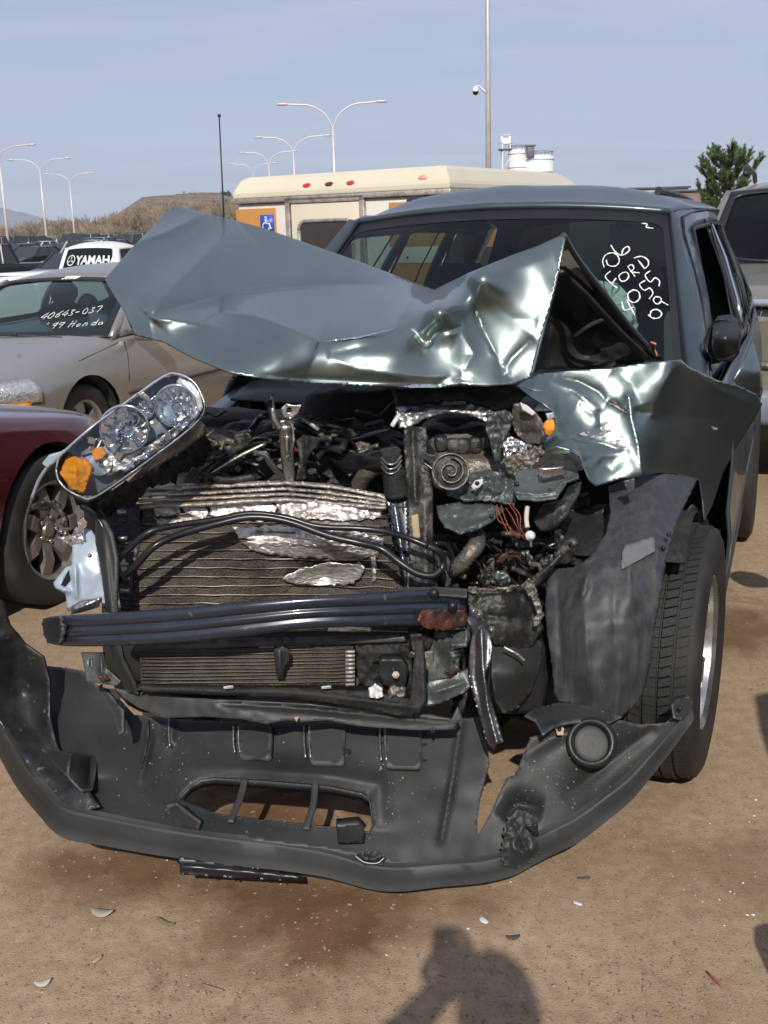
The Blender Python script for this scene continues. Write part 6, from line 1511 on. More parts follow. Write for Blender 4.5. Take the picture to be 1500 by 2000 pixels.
def scrawl(th, text, fn, h, x0=0, lab=None, r=.0026, seed=0):
    rs = random.Random(seed); x = x0
    for ch in text:
        b = MB()
        for st in GL[ch]:
            pts = [(x + (p_[0] + .25 * p_[1]) * h * .8 + rs.uniform(-.03, .03) * h, p_[1] * h * rs.uniform(.92, 1.08)) for p_ in st]
            pts = [fn(*p_) for p_ in spline(pts, 4)]
            b.tube(pts, [r * rs.uniform(.5, 1.2) for _ in pts], 5)
        if b.v: part(th, 'window_writing', b.vf(), MT['marker'], False, label=lab)
        x += h * (.72 if ch != ' ' else .4) * rs.uniform(.9, 1.15)
scrawl(T, '40643-037', on_ws(.38, .24, .22), .060, lab='white handwritten lot number stroke', seed=2)
scrawl(T, "'99 Honda", on_ws(.33, .11, .12), .058, lab='white handwritten year and make stroke', seed=5)
writing(T, '3999', on_ws(.52, .955), MT['marker'], .07, shear=.3, bold=.004)

# ---------------- maroon car cut by the left edge, nose away from us
p = Vector((-1.50, 4.60, 0))
R_az = 20.5 + 180
m_mw = place(p, R_az)
Mr = Thing('parked_coupe', 'dark maroon car cut by the left edge, its front wheel beside the torn headlamp', 'car', m_mw @ Matrix.Translation((0, -.74, 0)))
c2 = Car(Mr, fo=.80, wb=2.6, ro=1.0, hw=.86, hood_f=.72, hood_c=.93, cowl=.5, ws_top=1.25, roof=1.38, roof_r=2.2, rg_b=2.9, paint=MAROON, r=.335, arch=.38)
c2.body(); c2.house(2); c2.wheels(lite=False, w=.21, spokes=7, rimmat=M('dusty_hub', (0.26, 0.235, 0.21), .5, .6, .25, 15))
for sg in (-1, 1):
    c2.onside('headlight', -.78, -.42, .58, .68, sg, LAMP, .008); c2.line('bumper_seam', [(-.38, .50), (-.6, .52), (-.78, .54)], sg, .003)
    c2.line('door_seam', [(.55, .90), (.50, .6), (.48, .26)], sg); c2.line('crease_line', [(-.5, .74), (.3, .80), (1.5, .84)], sg, .004, 'seal')

# ---------------- white pickup with lettering in its rear window
p = G(196, 560); p = Vector((-5.35, 25.7, 0)); p.z = zg(p.x, p.y)
PU = Thing('pickup_truck', 'white pickup with large white lettering in its rear window, behind the tan sedan', 'pickup truck', place(p, 24 + 180))
c3 = Car(PU, fo=.8, wb=3.1, ro=1.15, hw=.86, hood_f=.85, hood_c=1.02, cowl=.6, ws_top=1.1, roof=1.66, roof_r=1.75, rg_b=1.95, deck=1.12, deck_r=1.10, paint=WHITE, r=.34, arch=.40, rw=.66)
c3.body(60); c3.house(1, interior=False, rear_win=True); c3.wheels()
part(PU, 'rear_glass_tint', patch(lambda a, t: c3.rgf(a, t) - Vector((.03, 0, 0)), rrect(.04, .06, .96, .94, .06), (), .1), MT['interior'], False)
def on_rg(u0, t0):
    def f(x, y): return c3.rgf(u0 + x / 1.42, t0 + y / .56) + Vector((.012, 0, 0))
    return f
writing(PU, 'YAMAHA', on_rg(.31, .30), MT['whitepl'], .25, 'window_decal', 'white block letters YAMAHA with a round emblem', bold=.010)
def ring(u0, t0, r0, r1, n=24):
    f = on_rg(u0, t0); return ([f(r * math.cos(2 * PI * k / n), r * math.sin(2 * PI * k / n)) for r in (r0, r1) for k in range(n)], [(k, (k + 1) % n, n + (k + 1) % n, n + k) for k in range(n)])
part(PU, 'window_decal', ring(.20, .46, .095, .118), MT['whitepl'], False)
f = on_rg(.20, .46); b = MB()
for a in (90, 210, 330):
    a = math.radians(a); d = Vector((math.cos(a), math.sin(a))); n_ = Vector((-d.y, d.x))
    for o in (-.012, 0, .012):
        q = [d * .02 + n_ * o, d * .082 + n_ * o]
        b.add([f(*(q[0] + n_ * .004)), f(*(q[0] - n_ * .004)), f(*(q[1] - n_ * .004)), f(*(q[1] + n_ * .004))], [(0, 1, 2, 3)])
part(PU, 'window_decal', b.vf(), MT['whitepl'], False)
part(PU, 'round_sticker', ring(.16, .06, .0, .05), MT['whitepl'], False)
b = MB(); b.box((2.95, 0, 1.15), (1.75, 1.62, .06)); part(PU, 'bed_cover', b.vf(), WHITE, False, bevel=.02)

# ---------------- champagne SUV at the right edge
p = W(1470, 760, 6.6); p = Vector((2.80, 6.9, 0)); p.z = zg(2.7, 6.9)
SV = Thing('parked_suv', 'champagne suv with mesh grille facing us, cut by the right edge', 'suv', place(p, 20.5))
c4 = Car(SV, fo=.78, wb=2.75, ro=1.0, hw=.92, sill=.35, hood_f=1.10, hood_c=1.25, cowl=.55, ws_top=1.12, roof=1.77, roof_r=3.3, rg_b=3.6, deck=1.1, deck_r=1.05, paint=TAN2, r=.37, arch=.44, rw=.70)
c4.body(60); c4.house(3, glass=MT['privacy']); c4.wheels(w=.25)
rowsg = MB()
gp = c4.front(.76, 1.06, .62, MT['seal'], 'grille', .0)
for k in range(7): part(SV, 'grille_slat', MB().tube([Vector((-.80 + .10 * u * u, u * .62, .78 + k * .042)) for u in (-1, -.5, 0, .5, 1)], .006, 5).vf(), MT['chrome'], False, parent=gp)
for k in range(22):
    u = -1 + 2 * k / 21
    part(SV, 'grille_slat', MB().tube([Vector((-.805 + .10 * u * u, u * .62, .77)), Vector((-.805 + .10 * u * u, u * .62, 1.06))], .005, 4).vf(), MT['chrome'], False, parent=gp)
part(SV, 'grille_surround', MB().tube([Vector((-.81 + .10 * u * u, u * .66, 1.08)) for u in (-1, -.5, 0, .5, 1)], .022, 8).vf(), MT['bracket'], False)
part(SV, 'grille_surround', MB().tube([Vector((-.81 + .10 * u * u, u * .66, .73)) for u in (-1, -.5, 0, .5, 1)], .025, 8).vf(), MT['castal'], False)
b = MB(); b.box((-.84, 0, .50), (.16, 1.75, .20)); part(SV, 'front_bumper', b.vf(), M('blue_grey_bumper', (0.20, 0.24, 0.28), .5, .2, .1, 6), False, bevel=.04)
b = MB(); b.box((-.93, .52, .50), (.02, .31, .16)); pl = part(SV, 'number_plate', b.vf(), MT['whitepl'], False)
writing(SV, 'FE7', lambda x, y: Vector((-.943, .64 - x, .455 + y)), M('plate_green', (0.02, 0.20, 0.09), .5), .12, 'plate_lettering')
for sg in (-1, 1):
    c4.onside('headlight', -.76, -.50, .80, 1.02, sg, LAMP, .01)
part(SV, 'wiper', MB().tube([c4.wsf(.55, .02) + Vector((-.03, 0, .01)), c4.wsf(.8, .05) + Vector((-.03, 0, .015)), c4.wsf(.98, .10) + Vector((-.02, 0, .02))], .01, 5).vf(), MT['black'], False)
for sg in (-1, 1): part(SV, 'roof_rail', MB().tube([Vector((1.3, sg * .60, 1.86)), Vector((1.5, sg * .60, 1.92)), Vector((3.0, sg * .60, 1.92)), Vector((3.2, sg * .60, 1.86))], .02, 6).vf(), MT['black'], False)

# ---------------- shuttle bus
CREAM = M('cream_bus_paint', (0.66, 0.60, 0.46), .45, 0, .04, 2, coat=.3)
CREAM2 = M('ivory_trim', (0.70, 0.66, 0.58), .45, 0, .04, 2)
OCHRE = M('ochre_panel', (0.50, 0.23, 0.055), .5, 0, .08, 2)
bc = W(878, 328, 9.7); zb = zg(1, 10.5)
# local: origin at the rear right corner (nearest), +x along the side away from us, +y along the rear face to the left
bu = Vector((-1.295 - bc.x, 0, 0)); 
az_side = 32.0
BUSM = Matrix.Translation((bc.x, 9.7, zb)) @ Matrix.Rotation(math.radians(90 - az_side), 4, 'Z')
BUS = Thing('shuttle_bus', 'cream and ochre shuttle bus with a wheelchair sign, parked behind the wreck', 'bus', BUSM)
zt = bc.z - zb + .03                         # roof height over its ground
BW, BL = 2.36, 2.75
def bbox(nm, x0, x1, y0, y1, z0, z1, mat, bev=.01, par=None, **k):
    b = MB(); b.box(((x0 + x1) / 2, (y0 + y1) / 2, (z0 + z1) / 2), (abs(x1 - x0), abs(y1 - y0), abs(z1 - z0)))
    return part(BUS, nm, b.vf(), mat, False, bevel=bev, parent=par, **k)
zc = zt - .19
bbox('body', .03, BL, .03, BW - .03, .35, zc - .05, CREAM2, .03)
# raised roof cap, tapering to the top and sloping down at its front
cp = MB(); lo = [(0, 0), (BL + .25, 0), (BL + .25, BW), (0, BW)]; 
ring_ = lambda z, i, e=0: [Vector((i, i, z)), Vector((BL + .25 - i - e, i, z)), Vector((BL + .25 - i - e, BW - i, z)), Vector((i, BW - i, z))]
r0, r1, r2, r3 = ring_(zc, 0), ring_(zc + .04, -.01), ring_(zt - .03, .055, .30), ring_(zt, .10, .45)
cp.grid([r + r[:1] for r in (r0, r1, r2, r3)]); n_ = len(cp.v); cp.v += r3; cp.f.append((n_, n_ + 1, n_ + 2, n_ + 3)); n_ = len(cp.v); cp.v += r0; cp.f.append((n_ + 3, n_ + 2, n_ + 1, n_))
part(BUS, 'roof_cap', cp.vf(), CREAM, False, smooth_=False, bevel=.03)
bbox('drip_rail', -.012, BL, -.012, BW + .012, zc - .05, zc - .004, MT['alu'], .008)
# rear face: panels, door, lamps. y runs to the left in the picture
def yb_(px): return BW * (878 - px) / (878 - 449.0)
zd = zc - .10
for a, b_, nm in ((450, 538, 1), (762, 872, 2)):
    bbox('ochre_panel', .012, .04, yb_(a) - .02, yb_(b_), zd - 1.2, zd, OCHRE, .003)
    bbox('cream_band', .004, .02, yb_(a) - .01, yb_(b_) - .0, zd - .52, zd - .38, CREAM2, .003)
dy0, dy1 = yb_(572), yb_(712)
bbox('door_frame', -.012, .04, dy0 + .05, dy0 - .0, .5, zd + .08, MT['alu'], .004)
bbox('door_frame', -.012, .04, dy1, dy1 - .05, .5, zd + .08, MT['alu'], .004)
bbox('door_frame', -.012, .04, dy1 - .05, dy0 + .05, zd + .03, zd + .08, MT['alu'], .004)
DF = bbox('rear_door', .0, .03, dy0 - .01, dy1 + .01, .5, zd + .025, CREAM, .006)
wy0, wy1 = yb_(590), yb_(730)
part(BUS, 'door_window_frame', MB().tube([Vector((-.008, y, z)) for y, z in rrect(dy1 + .08, zd - .62, dy0 - .10, zd - .13, .08, 5)] + [Vector((-.008, dy0 - .10, zd - .21))], .018, 6).vf(), MT['alu'], False, parent=DF)
vs = [Vector((-.006, y, z)) for y, z in rrect(dy1 + .08, zd - .62, dy0 - .10, zd - .13, .08, 5)]
part(BUS, 'door_window', (vs, [tuple(range(len(vs)))]), M('dark_bus_glass', (0.035, 0.03, 0.028), .12, 0, .1, 3, coat=.3), False, parent=DF, smooth_=False)
for px_, mm in ((607, 'red_l'), (652, None), (694, 'red_l')):
    y = yb_(px_); z = zt - .115
    b = MB(); b.lathe([(.001, .035), (.5, .03), (.85, .018), (1, 0)], (0, 0, 0), (-1, 0, 0), 24)
    vs = [Vector((v.x + .035, y + (v.y * .066 if abs(v.y) else 0), z + v.z * .034)) for v in b.v]
    part(BUS, 'marker_lamp', (vs, b.f), MT['red_l'] if mm else M('dark_red_lens', (0.14, 0.02, 0.015), .3), False)
y = yb_(829); b = MB(); b.lathe([(.001, .03), (.6, .024), (1, 0)], (0, 0, 0), (-1, 0, 0), 20)
part(BUS, 'marker_lamp', ([Vector((v.x + .035, y + v.y * .07, zt - .10 + v.z * .03)) for v in b.v], b.f), M('pale_orange_lens', (0.62, 0.36, 0.22), .4), False)
b = MB(); b.lathe([(.001, .03), (.6, .024), (1, 0)], (0, 0, 0), (0, -1, 0), 16)
part(BUS, 'marker_lamp', ([Vector((.12 + v.x * .05, v.y - .01, zc - .10 + v.z * .04)) for v in b.v], b.f), MT['red_l'], False)
# wheelchair sign
sy = yb_(522); sz = zd - .145; sh = .085
SG = bbox('wheelchair_sign', -.004, .012, sy + .075, sy - .075, sz - sh, sz + sh, M('sign_blue', (0.03, 0.10, 0.55), .4), .0)
def sp2(pts): return [Vector((-.008, sy - a * .012, sz + b * .012)) for a, b in pts]
hb = MB(); hb.lathe([(.001, .003), (.012, .002), (.013, 0)], Vector((-.006, sy + .008, sz + .060)), (-1, 0, 0), 12)
part(BUS, 'sign_figure', hb.vf(), MT['whitepl'], False, parent=SG)
for pts, r_ in (([(-.6, 4), (-.4, .5), (2.6, .4), (4.0, -3.6), (5.2, -3.2)], .009), ([(-.5, 2.4), (2.4, 2.2)], .006), ([(-1.6, 1.2), (-3.4, -.4), (-3.8, -2.4), (-2.6, -4.4), (-.4, -5.2), (1.8, -4.6), (2.9, -2.6)], .007)):
    part(BUS, 'sign_figure', MB().tube(sp2(pts), r_, 6).vf(), MT['whitepl'], False, parent=SG)
# side face
bbox('ochre_stripe', .25, BL - .1, -.0, .04, zc - .55, zc - .25, OCHRE, .003)
for k in range(2): bbox('bus_window', .3 + k * 1.15, 1.3 + k * 1.15, -.006, .04, zc - .95, zc - .5, MT['interior'], .02)
bbox('cab', BL, BL + 1.6, .15, BW - .15, .5, zc - .25, CREAM2, .12); bbox('cab_nose', BL + 1.6, BL + 2.5, .2, BW - .2, .5, 1.15, CREAM2, .12)
bbox('rear_bumper', -.16, .03, .05, BW - .05, .38, .56, MT['alu'], .02)
for x_ in (.9, BL + 1.4):
    for y_ in (.25, BW - .25):
        wheel_group(BUS, 'wheel', (x_, y_, .36), r=.36, w=.24, axis=(0, -1 if y_ < 1 else 1, 0), rim_r=.21, spokes=5, tread=False, lite=True)
for k in range(2):
    for yy_ in (yb_(800), yb_(494)): part(BUS, 'bolt', MB().tube([Vector((.0, yy_, zd - .2 - k * .27)), Vector((-.004, yy_, zd - .2 - k * .27))], .010, 8).vf(), MT['dirtyblack'], False)

# ---------------- far rows of scrapped cars on the left
def far_proto(nm, kind, paint):
    b = MB(); g = MB(); hw = .88
    if kind == 0: S_ = [(-.85, .35, .60), (-.8, .25, .70), (0, .25, .88), (.5, .25, .93), (2.9, .25, 1.0), (3.5, .28, .95), (3.6, .35, .75)]; R = [(.55, .94), (1.25, 1.40), (2.4, 1.42), (3.0, 1.0)]
    elif kind == 1: S_ = [(-.8, .4, .8), (-.75, .3, .95), (.4, .3, 1.1), (3.4, .3, 1.12), (3.6, .4, .9)]; R = [(.5, 1.1), (1.1, 1.74), (3.3, 1.76), (3.5, 1.12)]
    else: S_ = [(-.8, .4, .8), (-.75, .3, .95), (.5, .3, 1.05), (4.1, .35, 1.0), (4.2, .4, .9)]; R = [(.6, 1.05), (1.1, 1.68), (1.9, 1.70), (2.1, 1.04)]
    rows = []
    for x, z0, z1 in S_:
        e = .86 if x in (S_[0][0], S_[-1][0]) else 1
        rows.append([Vector((x, -hw * e, z0)), Vector((x, -hw * e, lerp(z0, z1, .6))), Vector((x, -hw * .93 * e, z1)), Vector((x, 0, z1 + .03)), Vector((x, hw * .93 * e, z1)), Vector((x, hw * e, lerp(z0, z1, .6))), Vector((x, hw * e, z0))])
    b.grid(rows)
    for r in (rows[0], rows[-1]): n_ = len(b.v); b.v += r; b.f.append(tuple(range(n_, n_ + 7)))
    rr = []
    for i, (x, z) in enumerate(R):
        yy = .84 if i in (0, 3) else .66
        rr.append([Vector((x, -yy, z)), Vector((x, 0, z + (.03 if i in (1, 2) else 0))), Vector((x, yy, z))])
    n_ = len(b.v); b.grid([rr[1], rr[2]])
    for y in (0, 2):
        for i in (0, 2): b.tube([rr[i][y], rr[i + 1][y]], .05, 5)
        m0 = rr[0][y].lerp(rr[3][y], .5); m1 = rr[1][y].lerp(rr[2][y], .5); b.tube([m0, m1], .04, 5)
    g.grid([rr[0], rr[1]]); g.grid([rr[2], rr[3]])
    for y in (0, 2): n_ = len(g.v); g.v += [rr[k][y] for k in range(4)]; g.f.append((n_, n_ + 1, n_ + 2, n_ + 3))
    body = mesh_obj(nm, *b.vf(), paint, auto=35); gl = mesh_obj('windows', *g.vf(), M('far_car_glass', (0.03, 0.035, 0.04), .12, 0, .1, 3), body, smooth_=False)
    wm = MB()
    ws_ = []
    for x in (0, 2.7 if kind < 2 else 3.2):
        for sg in (-1, 1):
            q = MB(); q.lathe([(.001, .0), (.18, .0), (.2, .02), (.31, .02), (.32, -.02), (.32, -.2)], (x, sg * .86, .33), (0, sg, 0), 14)
            ws_.append(mesh_obj('wheel', *q.vf(), MT['rubber'], body))
    return body
PAL = [('black', (0.02, 0.02, 0.022)), ('dark blue', (0.03, 0.045, 0.09)), ('dark red', (0.14, 0.02, 0.02)), ('white', (0.7, 0.7, 0.68)), ('silver', (0.35, 0.36, 0.37)), ('dark green', (0.02, 0.06, 0.045)), ('grey', (0.10, 0.10, 0.11)), ('beige', (0.38, 0.31, 0.22))]
KN = ['sedan', 'suv', 'pickup']
protos = {}
for pi, (cn, cc) in enumerate(PAL):
    pm = M(cn.replace(' ', '_') + '_far_paint', cc, .35, .2, .05, 2, coat=.3)
    for k in range(3):
        if (pi + k) % 3 == 2 and pi > 3: continue
        protos[(pi, k)] = [far_proto('parked_car', k, pm), False]
def copy_tree(o, parent=None):
    c_ = o.copy(); COL.objects.link(c_); c_.parent = parent
    for ch in list(o.children): copy_tree(ch, c_)
    return c_
rc_ = random.Random(12)
keys = list(protos)
rows_ = [(37, -17, -10.5, 3.0), (44, -20, -7, 2.7), (53, -23, -7, 2.7), (63, -27, -8, 2.8), (75, -30, -9, 2.9), (90, -36, -10, 3.2), (110, -43, -12, 3.6)]
# rows that fill gaps between the wreck and its right-hand neighbour too
rows_ += [(22, 9.5, 14, 3.1), (34, 12, 19, 3.2)]
seen = {}
ORD = ['first', 'second', 'third', 'fourth', 'fifth', 'sixth', 'seventh', 'eighth', 'ninth', 'tenth', 'eleventh', 'twelfth', 'thirteenth', 'fourteenth', 'fifteenth', 'sixteenth']
wts = [4, 2, 2, 1, 1, 2, 3, 1]
rown = ['nearest row', 'third row', 'fourth row', 'fifth row', 'sixth row', 'seventh row', 'farthest row', 'right hand near row', 'right hand far row']
for ri, (Y0, xa, xb, st) in enumerate(rows_):
    x = xa; i = 0
    while x < xb:
        kk = rc_.choices(keys, [wts[a] * (2 if b == 0 else 1) for a, b in keys])[0]
        po, used = protos[kk]
        o = po if not used else copy_tree(po)
        protos[kk][1] = True
        yy_ = Y0 + (x - xa) * .10 + rc_.uniform(-.6, .6)
        o.location = (x, yy_, zg(x, yy_)); o.rotation_euler = (0, 0, math.radians(90 - (22 + rc_.uniform(-8, 8) + (180 if rc_.random() < .5 else 0))))
        s_ = rc_.uniform(.95, 1.05); o.scale = (s_,) * 3
        left = [n for n in [seen.get((ri, kk))] if n]
        seen[(ri, kk)] = 1
        tag(o, f'{PAL[kk[0]][0]} {KN[kk[1]]}, {ORD[i]} from the left in the {rown[ri]} of scrapped cars', KN[kk[1]].replace('pickup', 'pickup truck'), 'scrapped cars parked in the far rows')
        x += st * rc_.uniform(.85, 1.2); i += 1
for kk, (po, used) in protos.items():
    if not used:
        for ch in list(po.children): bpy.data.objects.remove(ch)
        bpy.data.objects.remove(po)

# ---------------- unseen truck added for its mirror's shadow and its dark reflection in the wing
TR = Thing('unseen_truck', 'unseen dark maroon pickup truck outside the right edge, added for its mirror shadow and reflection', 'pickup truck', place((3.38, 3.75, 0), 200) @ Matrix.Identity(4))
c5 = Car(TR, fo=.85, wb=3.2, ro=1.1, hw=.94, sill=.35, hood_f=.95, hood_c=1.08, cowl=.3, ws_top=.85, roof=1.6, roof_r=2.0, rg_b=2.2, deck=1.0, deck_r=.98, paint=M('dark_truck_paint', (0.045, 0.012, 0.014), .35, .3, .05, 3, coat=.4), r=.37, arch=.44, rw=.68, track=.78)
c5.body(50); c5.house(1, interior=False); c5.wheels(w=.24)
mw_ = TR.mw.inverted() @ Vector((1.535, 3.10, 1.10))
b = MB(); b.tube([mw_, Vector((mw_.x, math.copysign(.85, mw_.y), 1.02))], .012, 6); part(TR, 'mirror_arm', b.vf(), MT['black'], False)
b = MB(); b.lathe([(.001, .05), (.06, .04), (.085, 0), (.06, -.03), (.001, -.035)], mw_, (1, 0, 0), 20); part(TR, 'shadow_mirror', b.vf(), MT['black'], False)

# ================================================================== poles, silos, trees
LMET = M('pale_lamp_metal', (0.62, 0.60, 0.60), .45, .3, .05, 3)
def lamp_post(px, ytop, ybase_split, span_px, label, both=True, one=0):
    sp = 5.6; depth = sp * F / span_px
    Yd = depth
    top = W(px, ytop, Yd); split = W(px, ybase_split, Yd)
    base = Vector((split.x, Yd, zg(split.x, Yd)))
    th = Thing('street_lamp', label, 'street lamp', Matrix.Translation(base), 'double armed street lamps over the yard')
    hs = split.z - base.z; ht = top.z - base.z
    part(th, 'pole', MB().tube([(0, 0, -.3), (0, 0, hs * .5), (0, 0, hs)], [.13, .10, .07], 8).vf(), LMET, False)
    for sg in (-1, 1):
        pts = spline([(0, 0, hs - .2), (sg * .10, 0, hs + .25), (sg * .45, 0, lerp(hs, ht, .62)), (sg * 1.1, 0, ht - .08), (sg * 1.9, 0, ht), (sg * 2.35, 0, ht + .02)], 4)
        part(th, 'arm', MB().tube([Vector(p_) for p_ in pts], .045, 6).vf(), LMET, False)
        b = MB(); rows = []
        for k in range(7):
            t = k / 6; r = .14 * math.sin(PI * (.1 + .8 * t)) ** .6
            rows.append([Vector((sg * (2.25 + .62 * t), r * 1.2 * math.cos(q), ht + .03 + r * .55 * math.sin(q))) for q in [2 * PI * i / 8 for i in range(8)]])
        b.grid(rows, True); b.f.append(tuple(range(8))); b.f.append(tuple(len(b.v) - 8 + i for i in range(8)))
        part(th, 'lamp_head', b.vf(), LMET, False)
lamp_post(650, 202, 250, 200, 'tallest looking double armed street lamp above the bus roof')
lamp_post(573, 267, 298, 140, 'second double armed street lamp left of the tallest over the bus')
lamp_post(525, 297, 322, 108, 'third street lamp from the tallest, fading over the left of the bus roof')
lamp_post(495, 320, 340, 88, 'faintest and farthest street lamp over the left end of the bus roof')
lamp_post(78, 311, 335, 115, 'double armed street lamp between the two others at the far left')
lamp_post(136, 339, 358, 92, 'smallest double armed street lamp left of the bonnet tip')
lamp_post(-2, 285, 308, 138, 'street lamp cut by the left edge with one arm reaching in')

# tall pole with a dome camera
Yp = 30.0; pt = W(954, 330, Yp); base = Vector((pt.x, Yp, zg(pt.x, Yp)))
TP = Thing('camera_pole', 'tall grey pole carrying a small dome camera, rising out of the picture', 'pole', Matrix.Translation(base))
part(TP, 'pole', MB().tube([(0, 0, -.2), (0, 0, 6), (0, 0, 12.5)], [.085, .062, .045], 12).vf(), M('galvanised_pole', (0.50, 0.49, 0.48), .5, .4, .08, 4), False)
zc_ = W(944, 176, Yp).z - base.z
part(TP, 'bracket_arm', MB().tube([(0, 0, zc_ - .10), (-.10, 0, zc_ - .02), (-.22, 0, zc_ + .10), (-.30, 0, zc_ + .11), (-.32, 0, zc_ + .06)], [.035, .03, .022, .02, .02], 8).vf(), LMET, False)
b = MB(); b.lathe([(.001, .10), (.05, .09), (.085, .04), (.09, -.03)], (-.32, 0, zc_), (0, 0, 1), 16); part(TP, 'camera_housing', b.vf(), MT['whitepl'], False)
b = MB(); b.lathe([(.085, -.03), (.07, -.08), (.04, -.11), (.001, -.12)], (-.32, 0, zc_), (0, 0, 1), 16); part(TP, 'camera_dome', b.vf(), MT['hose'], False)

# silos
SIL = M('white_silo_paint', (0.80, 0.80, 0.79), .5, .1, .04, .5)
DK = M('grey_steelwork', (0.12, 0.13, 0.15), .6, .3, .1, 1)
Ys = 210.0; k_ = Ys / F * 1.0
def silo_at(px, w_px, ytop, label, dom):
    r = w_px * k_ / 2; t = W(px, ytop, Ys); b_ = Vector((t.x, Ys, zg(t.x, Ys)))
    th = Thing('silo', label, 'silo', Matrix.Translation(b_)); h = t.z - b_.z
    part(th, 'shell', MB().lathe([(r, 0), (r, h), (r * .93, h + .35), (.01, h + .5)], (0, 0, 0), (0, 0, 1), 28).vf(), SIL, False, auto=40)
    for q in (.97, .80, .62): part(th, 'hoop', MB().lathe([(r, -.10), (r + .10, -.08), (r + .10, .08), (r, .10)], (0, 0, h * q), (0, 0, 1), 28).vf(), M('silo_hoop', (0.5, 0.51, 0.54), .5), False)
    part(th, 'guard_rail', MB().tube([(r * .95 * math.cos(a), r * .95 * math.sin(a), h + 1.0) for a in [2 * PI * i / 20 for i in range(21)]], .05, 4).vf(), DK, False)
    for i in range(10):
        a = 2 * PI * i / 10; part(th, 'rail_post', MB().tube([(r * .95 * math.cos(a), r * .95 * math.sin(a), h), (r * .95 * math.cos(a), r * .95 * math.sin(a), h + 1.0)], .05, 4).vf(), DK, False)
    return th, h, r
silo_at(1052, 56, 308, 'wide white silo with a railed top, right of the pair', 0)
silo_at(1012, 36, 296, 'narrower white silo standing between the tower and the wide silo', 0)
t = W(988, 290, Ys); b_ = Vector((t.x, Ys, zg(t.x, Ys))); TW = Thing('elevator_tower', 'thin steel elevator tower with a boxy head beside the white silos', 'tower', Matrix.Translation(b_)); h = t.z - b_.z
for sx in (-.7, .7):
    for sy_ in (-.7, .7): part(TW, 'leg', MB().tube([(sx, sy_, 0), (sx, sy_, h + 2.2)], .12, 5).vf(), SIL, False)
for q in range(8):
    z = h * (q + 1) / 8; part(TW, 'brace', MB().tube([(-.7, -.7, z - h / 8), (.7, -.7, z)], .07, 4).vf(), SIL, False)
b = MB(); b.box((0, 0, h - .2), (2.6, 2.2, .25)); part(TW, 'platform', b.vf(), DK, False)
b = MB(); b.box((.1, 0, h + 1.2), (1.3, 1.0, 1.1)); part(TW, 'drive_box', b.vf(), SIL, False, bevel=.1)
for z in (.9, 2.3): part(TW, 'guard_rail', MB().tube([(-1.2, -1, h + z), (1.2, -1, h + z), (1.2, 1, h + z), (-1.2, 1, h + z), (-1.2, -1, h + z)], .05, 4).vf(), SIL, False)
t = W(1036, 300, Ys - 2); VT = Thing('filter_housing', 'small dark filter box on the edge of the wide silo', 'filter box', Matrix.Translation(t)); b = MB(); b.box((0, 0, .2), (1.3, 1.3, 1.9)); part(VT, 'casing', b.vf(), DK, False, bevel=.1)
b = MB(); b.box((0, 0, 1.35), (1.7, 1.5, .3)); part(VT, 'cap', b.vf(), DK, False, bevel=.05)

# low far buildings behind the yard on the right
for (x0, x1, yt, Yd, lab, mat) in ((1215, 1330, 372, 170, 'low pale building far behind the wreck roof', M('pale_far_wall', (0.42, 0.38, 0.36), .8)), (1290, 1380, 377, 150, 'brown low shed half hidden by the pine', M('brown_far_wall', (0.20, 0.13, 0.10), .8)), (1470, 1560, 366, 160, 'low grey building right of the pine', M('grey_far_wall', (0.35, 0.36, 0.40), .8))):
    a = W(x0, yt, Yd); c_ = W(x1, yt, Yd); zb_ = zg(0, Yd); th = Thing('building', lab, 'building', Matrix.Translation(((a.x + c_.x) / 2, Yd, zb_)))
    w_ = c_.x - a.x; hh = a.z - zb_
    b = MB(); b.box((0, 0, hh / 2), (w_, 8, hh)); part(th, 'wall', b.vf(), mat, False)
    b = MB(); b.box((0, 0, hh + .12), (w_ + .6, 8.6, .25)); part(th, 'roof', b.vf(), DK, False)
    for k in range(4): b = MB(); b.box((-w_ / 2 + w_ * (k + .5) / 4, -4.0, hh * .55), (.9, .1, .9)); part(th, 'window', b.vf(), MT['interior'], False)

# pine tree
PINE = M('pine_needles', (0.060, 0.105, 0.035), .6, 0, .4, 3, col2=(0.13, 0.155, 0.05), mix=(.35, .7))
BARK = M('pine_bark', (0.15, 0.095, 0.06), .9, 0, .3, 9)
Yt = 52.0; t0 = W(1418, 420, Yt); b_ = Vector((t0.x, Yt, zg(t0.x, Yt))); PT = Thing('pine_tree', 'bushy green pine with upturned shoots, right of the wreck roof', 'tree', Matrix.Translation(b_))
hT = W(1418, 282, Yt).z - b_.z
part(PT, 'trunk', MB().tube([(0, 0, -.2), (.05, 0, hT * .35), (0, 0, hT * .7), (-.05, 0, hT * .95)], [.16, .13, .08, .02], 8).vf(), BARK, False)
rt = random.Random(5); nb = MB(); lm = MB()
def tuft(bm, p, d, ln, n=10, w_=.022):
    d = d.normalized(); a = d.orthogonal().normalized(); c_ = d.cross(a)
    for i in range(n):
        t = rt.random(); o = p + d * ln * t; ang = rt.random() * 6.28
        v = (d * .9 + (a * math.cos(ang) + c_ * math.sin(ang)) * .75).normalized(); L_ = rt.uniform(.10, .20)
        s_ = v.orthogonal().normalized() * w_
        bm.add([o - s_, o + s_, o + v * L_], [(0, 1, 2)])
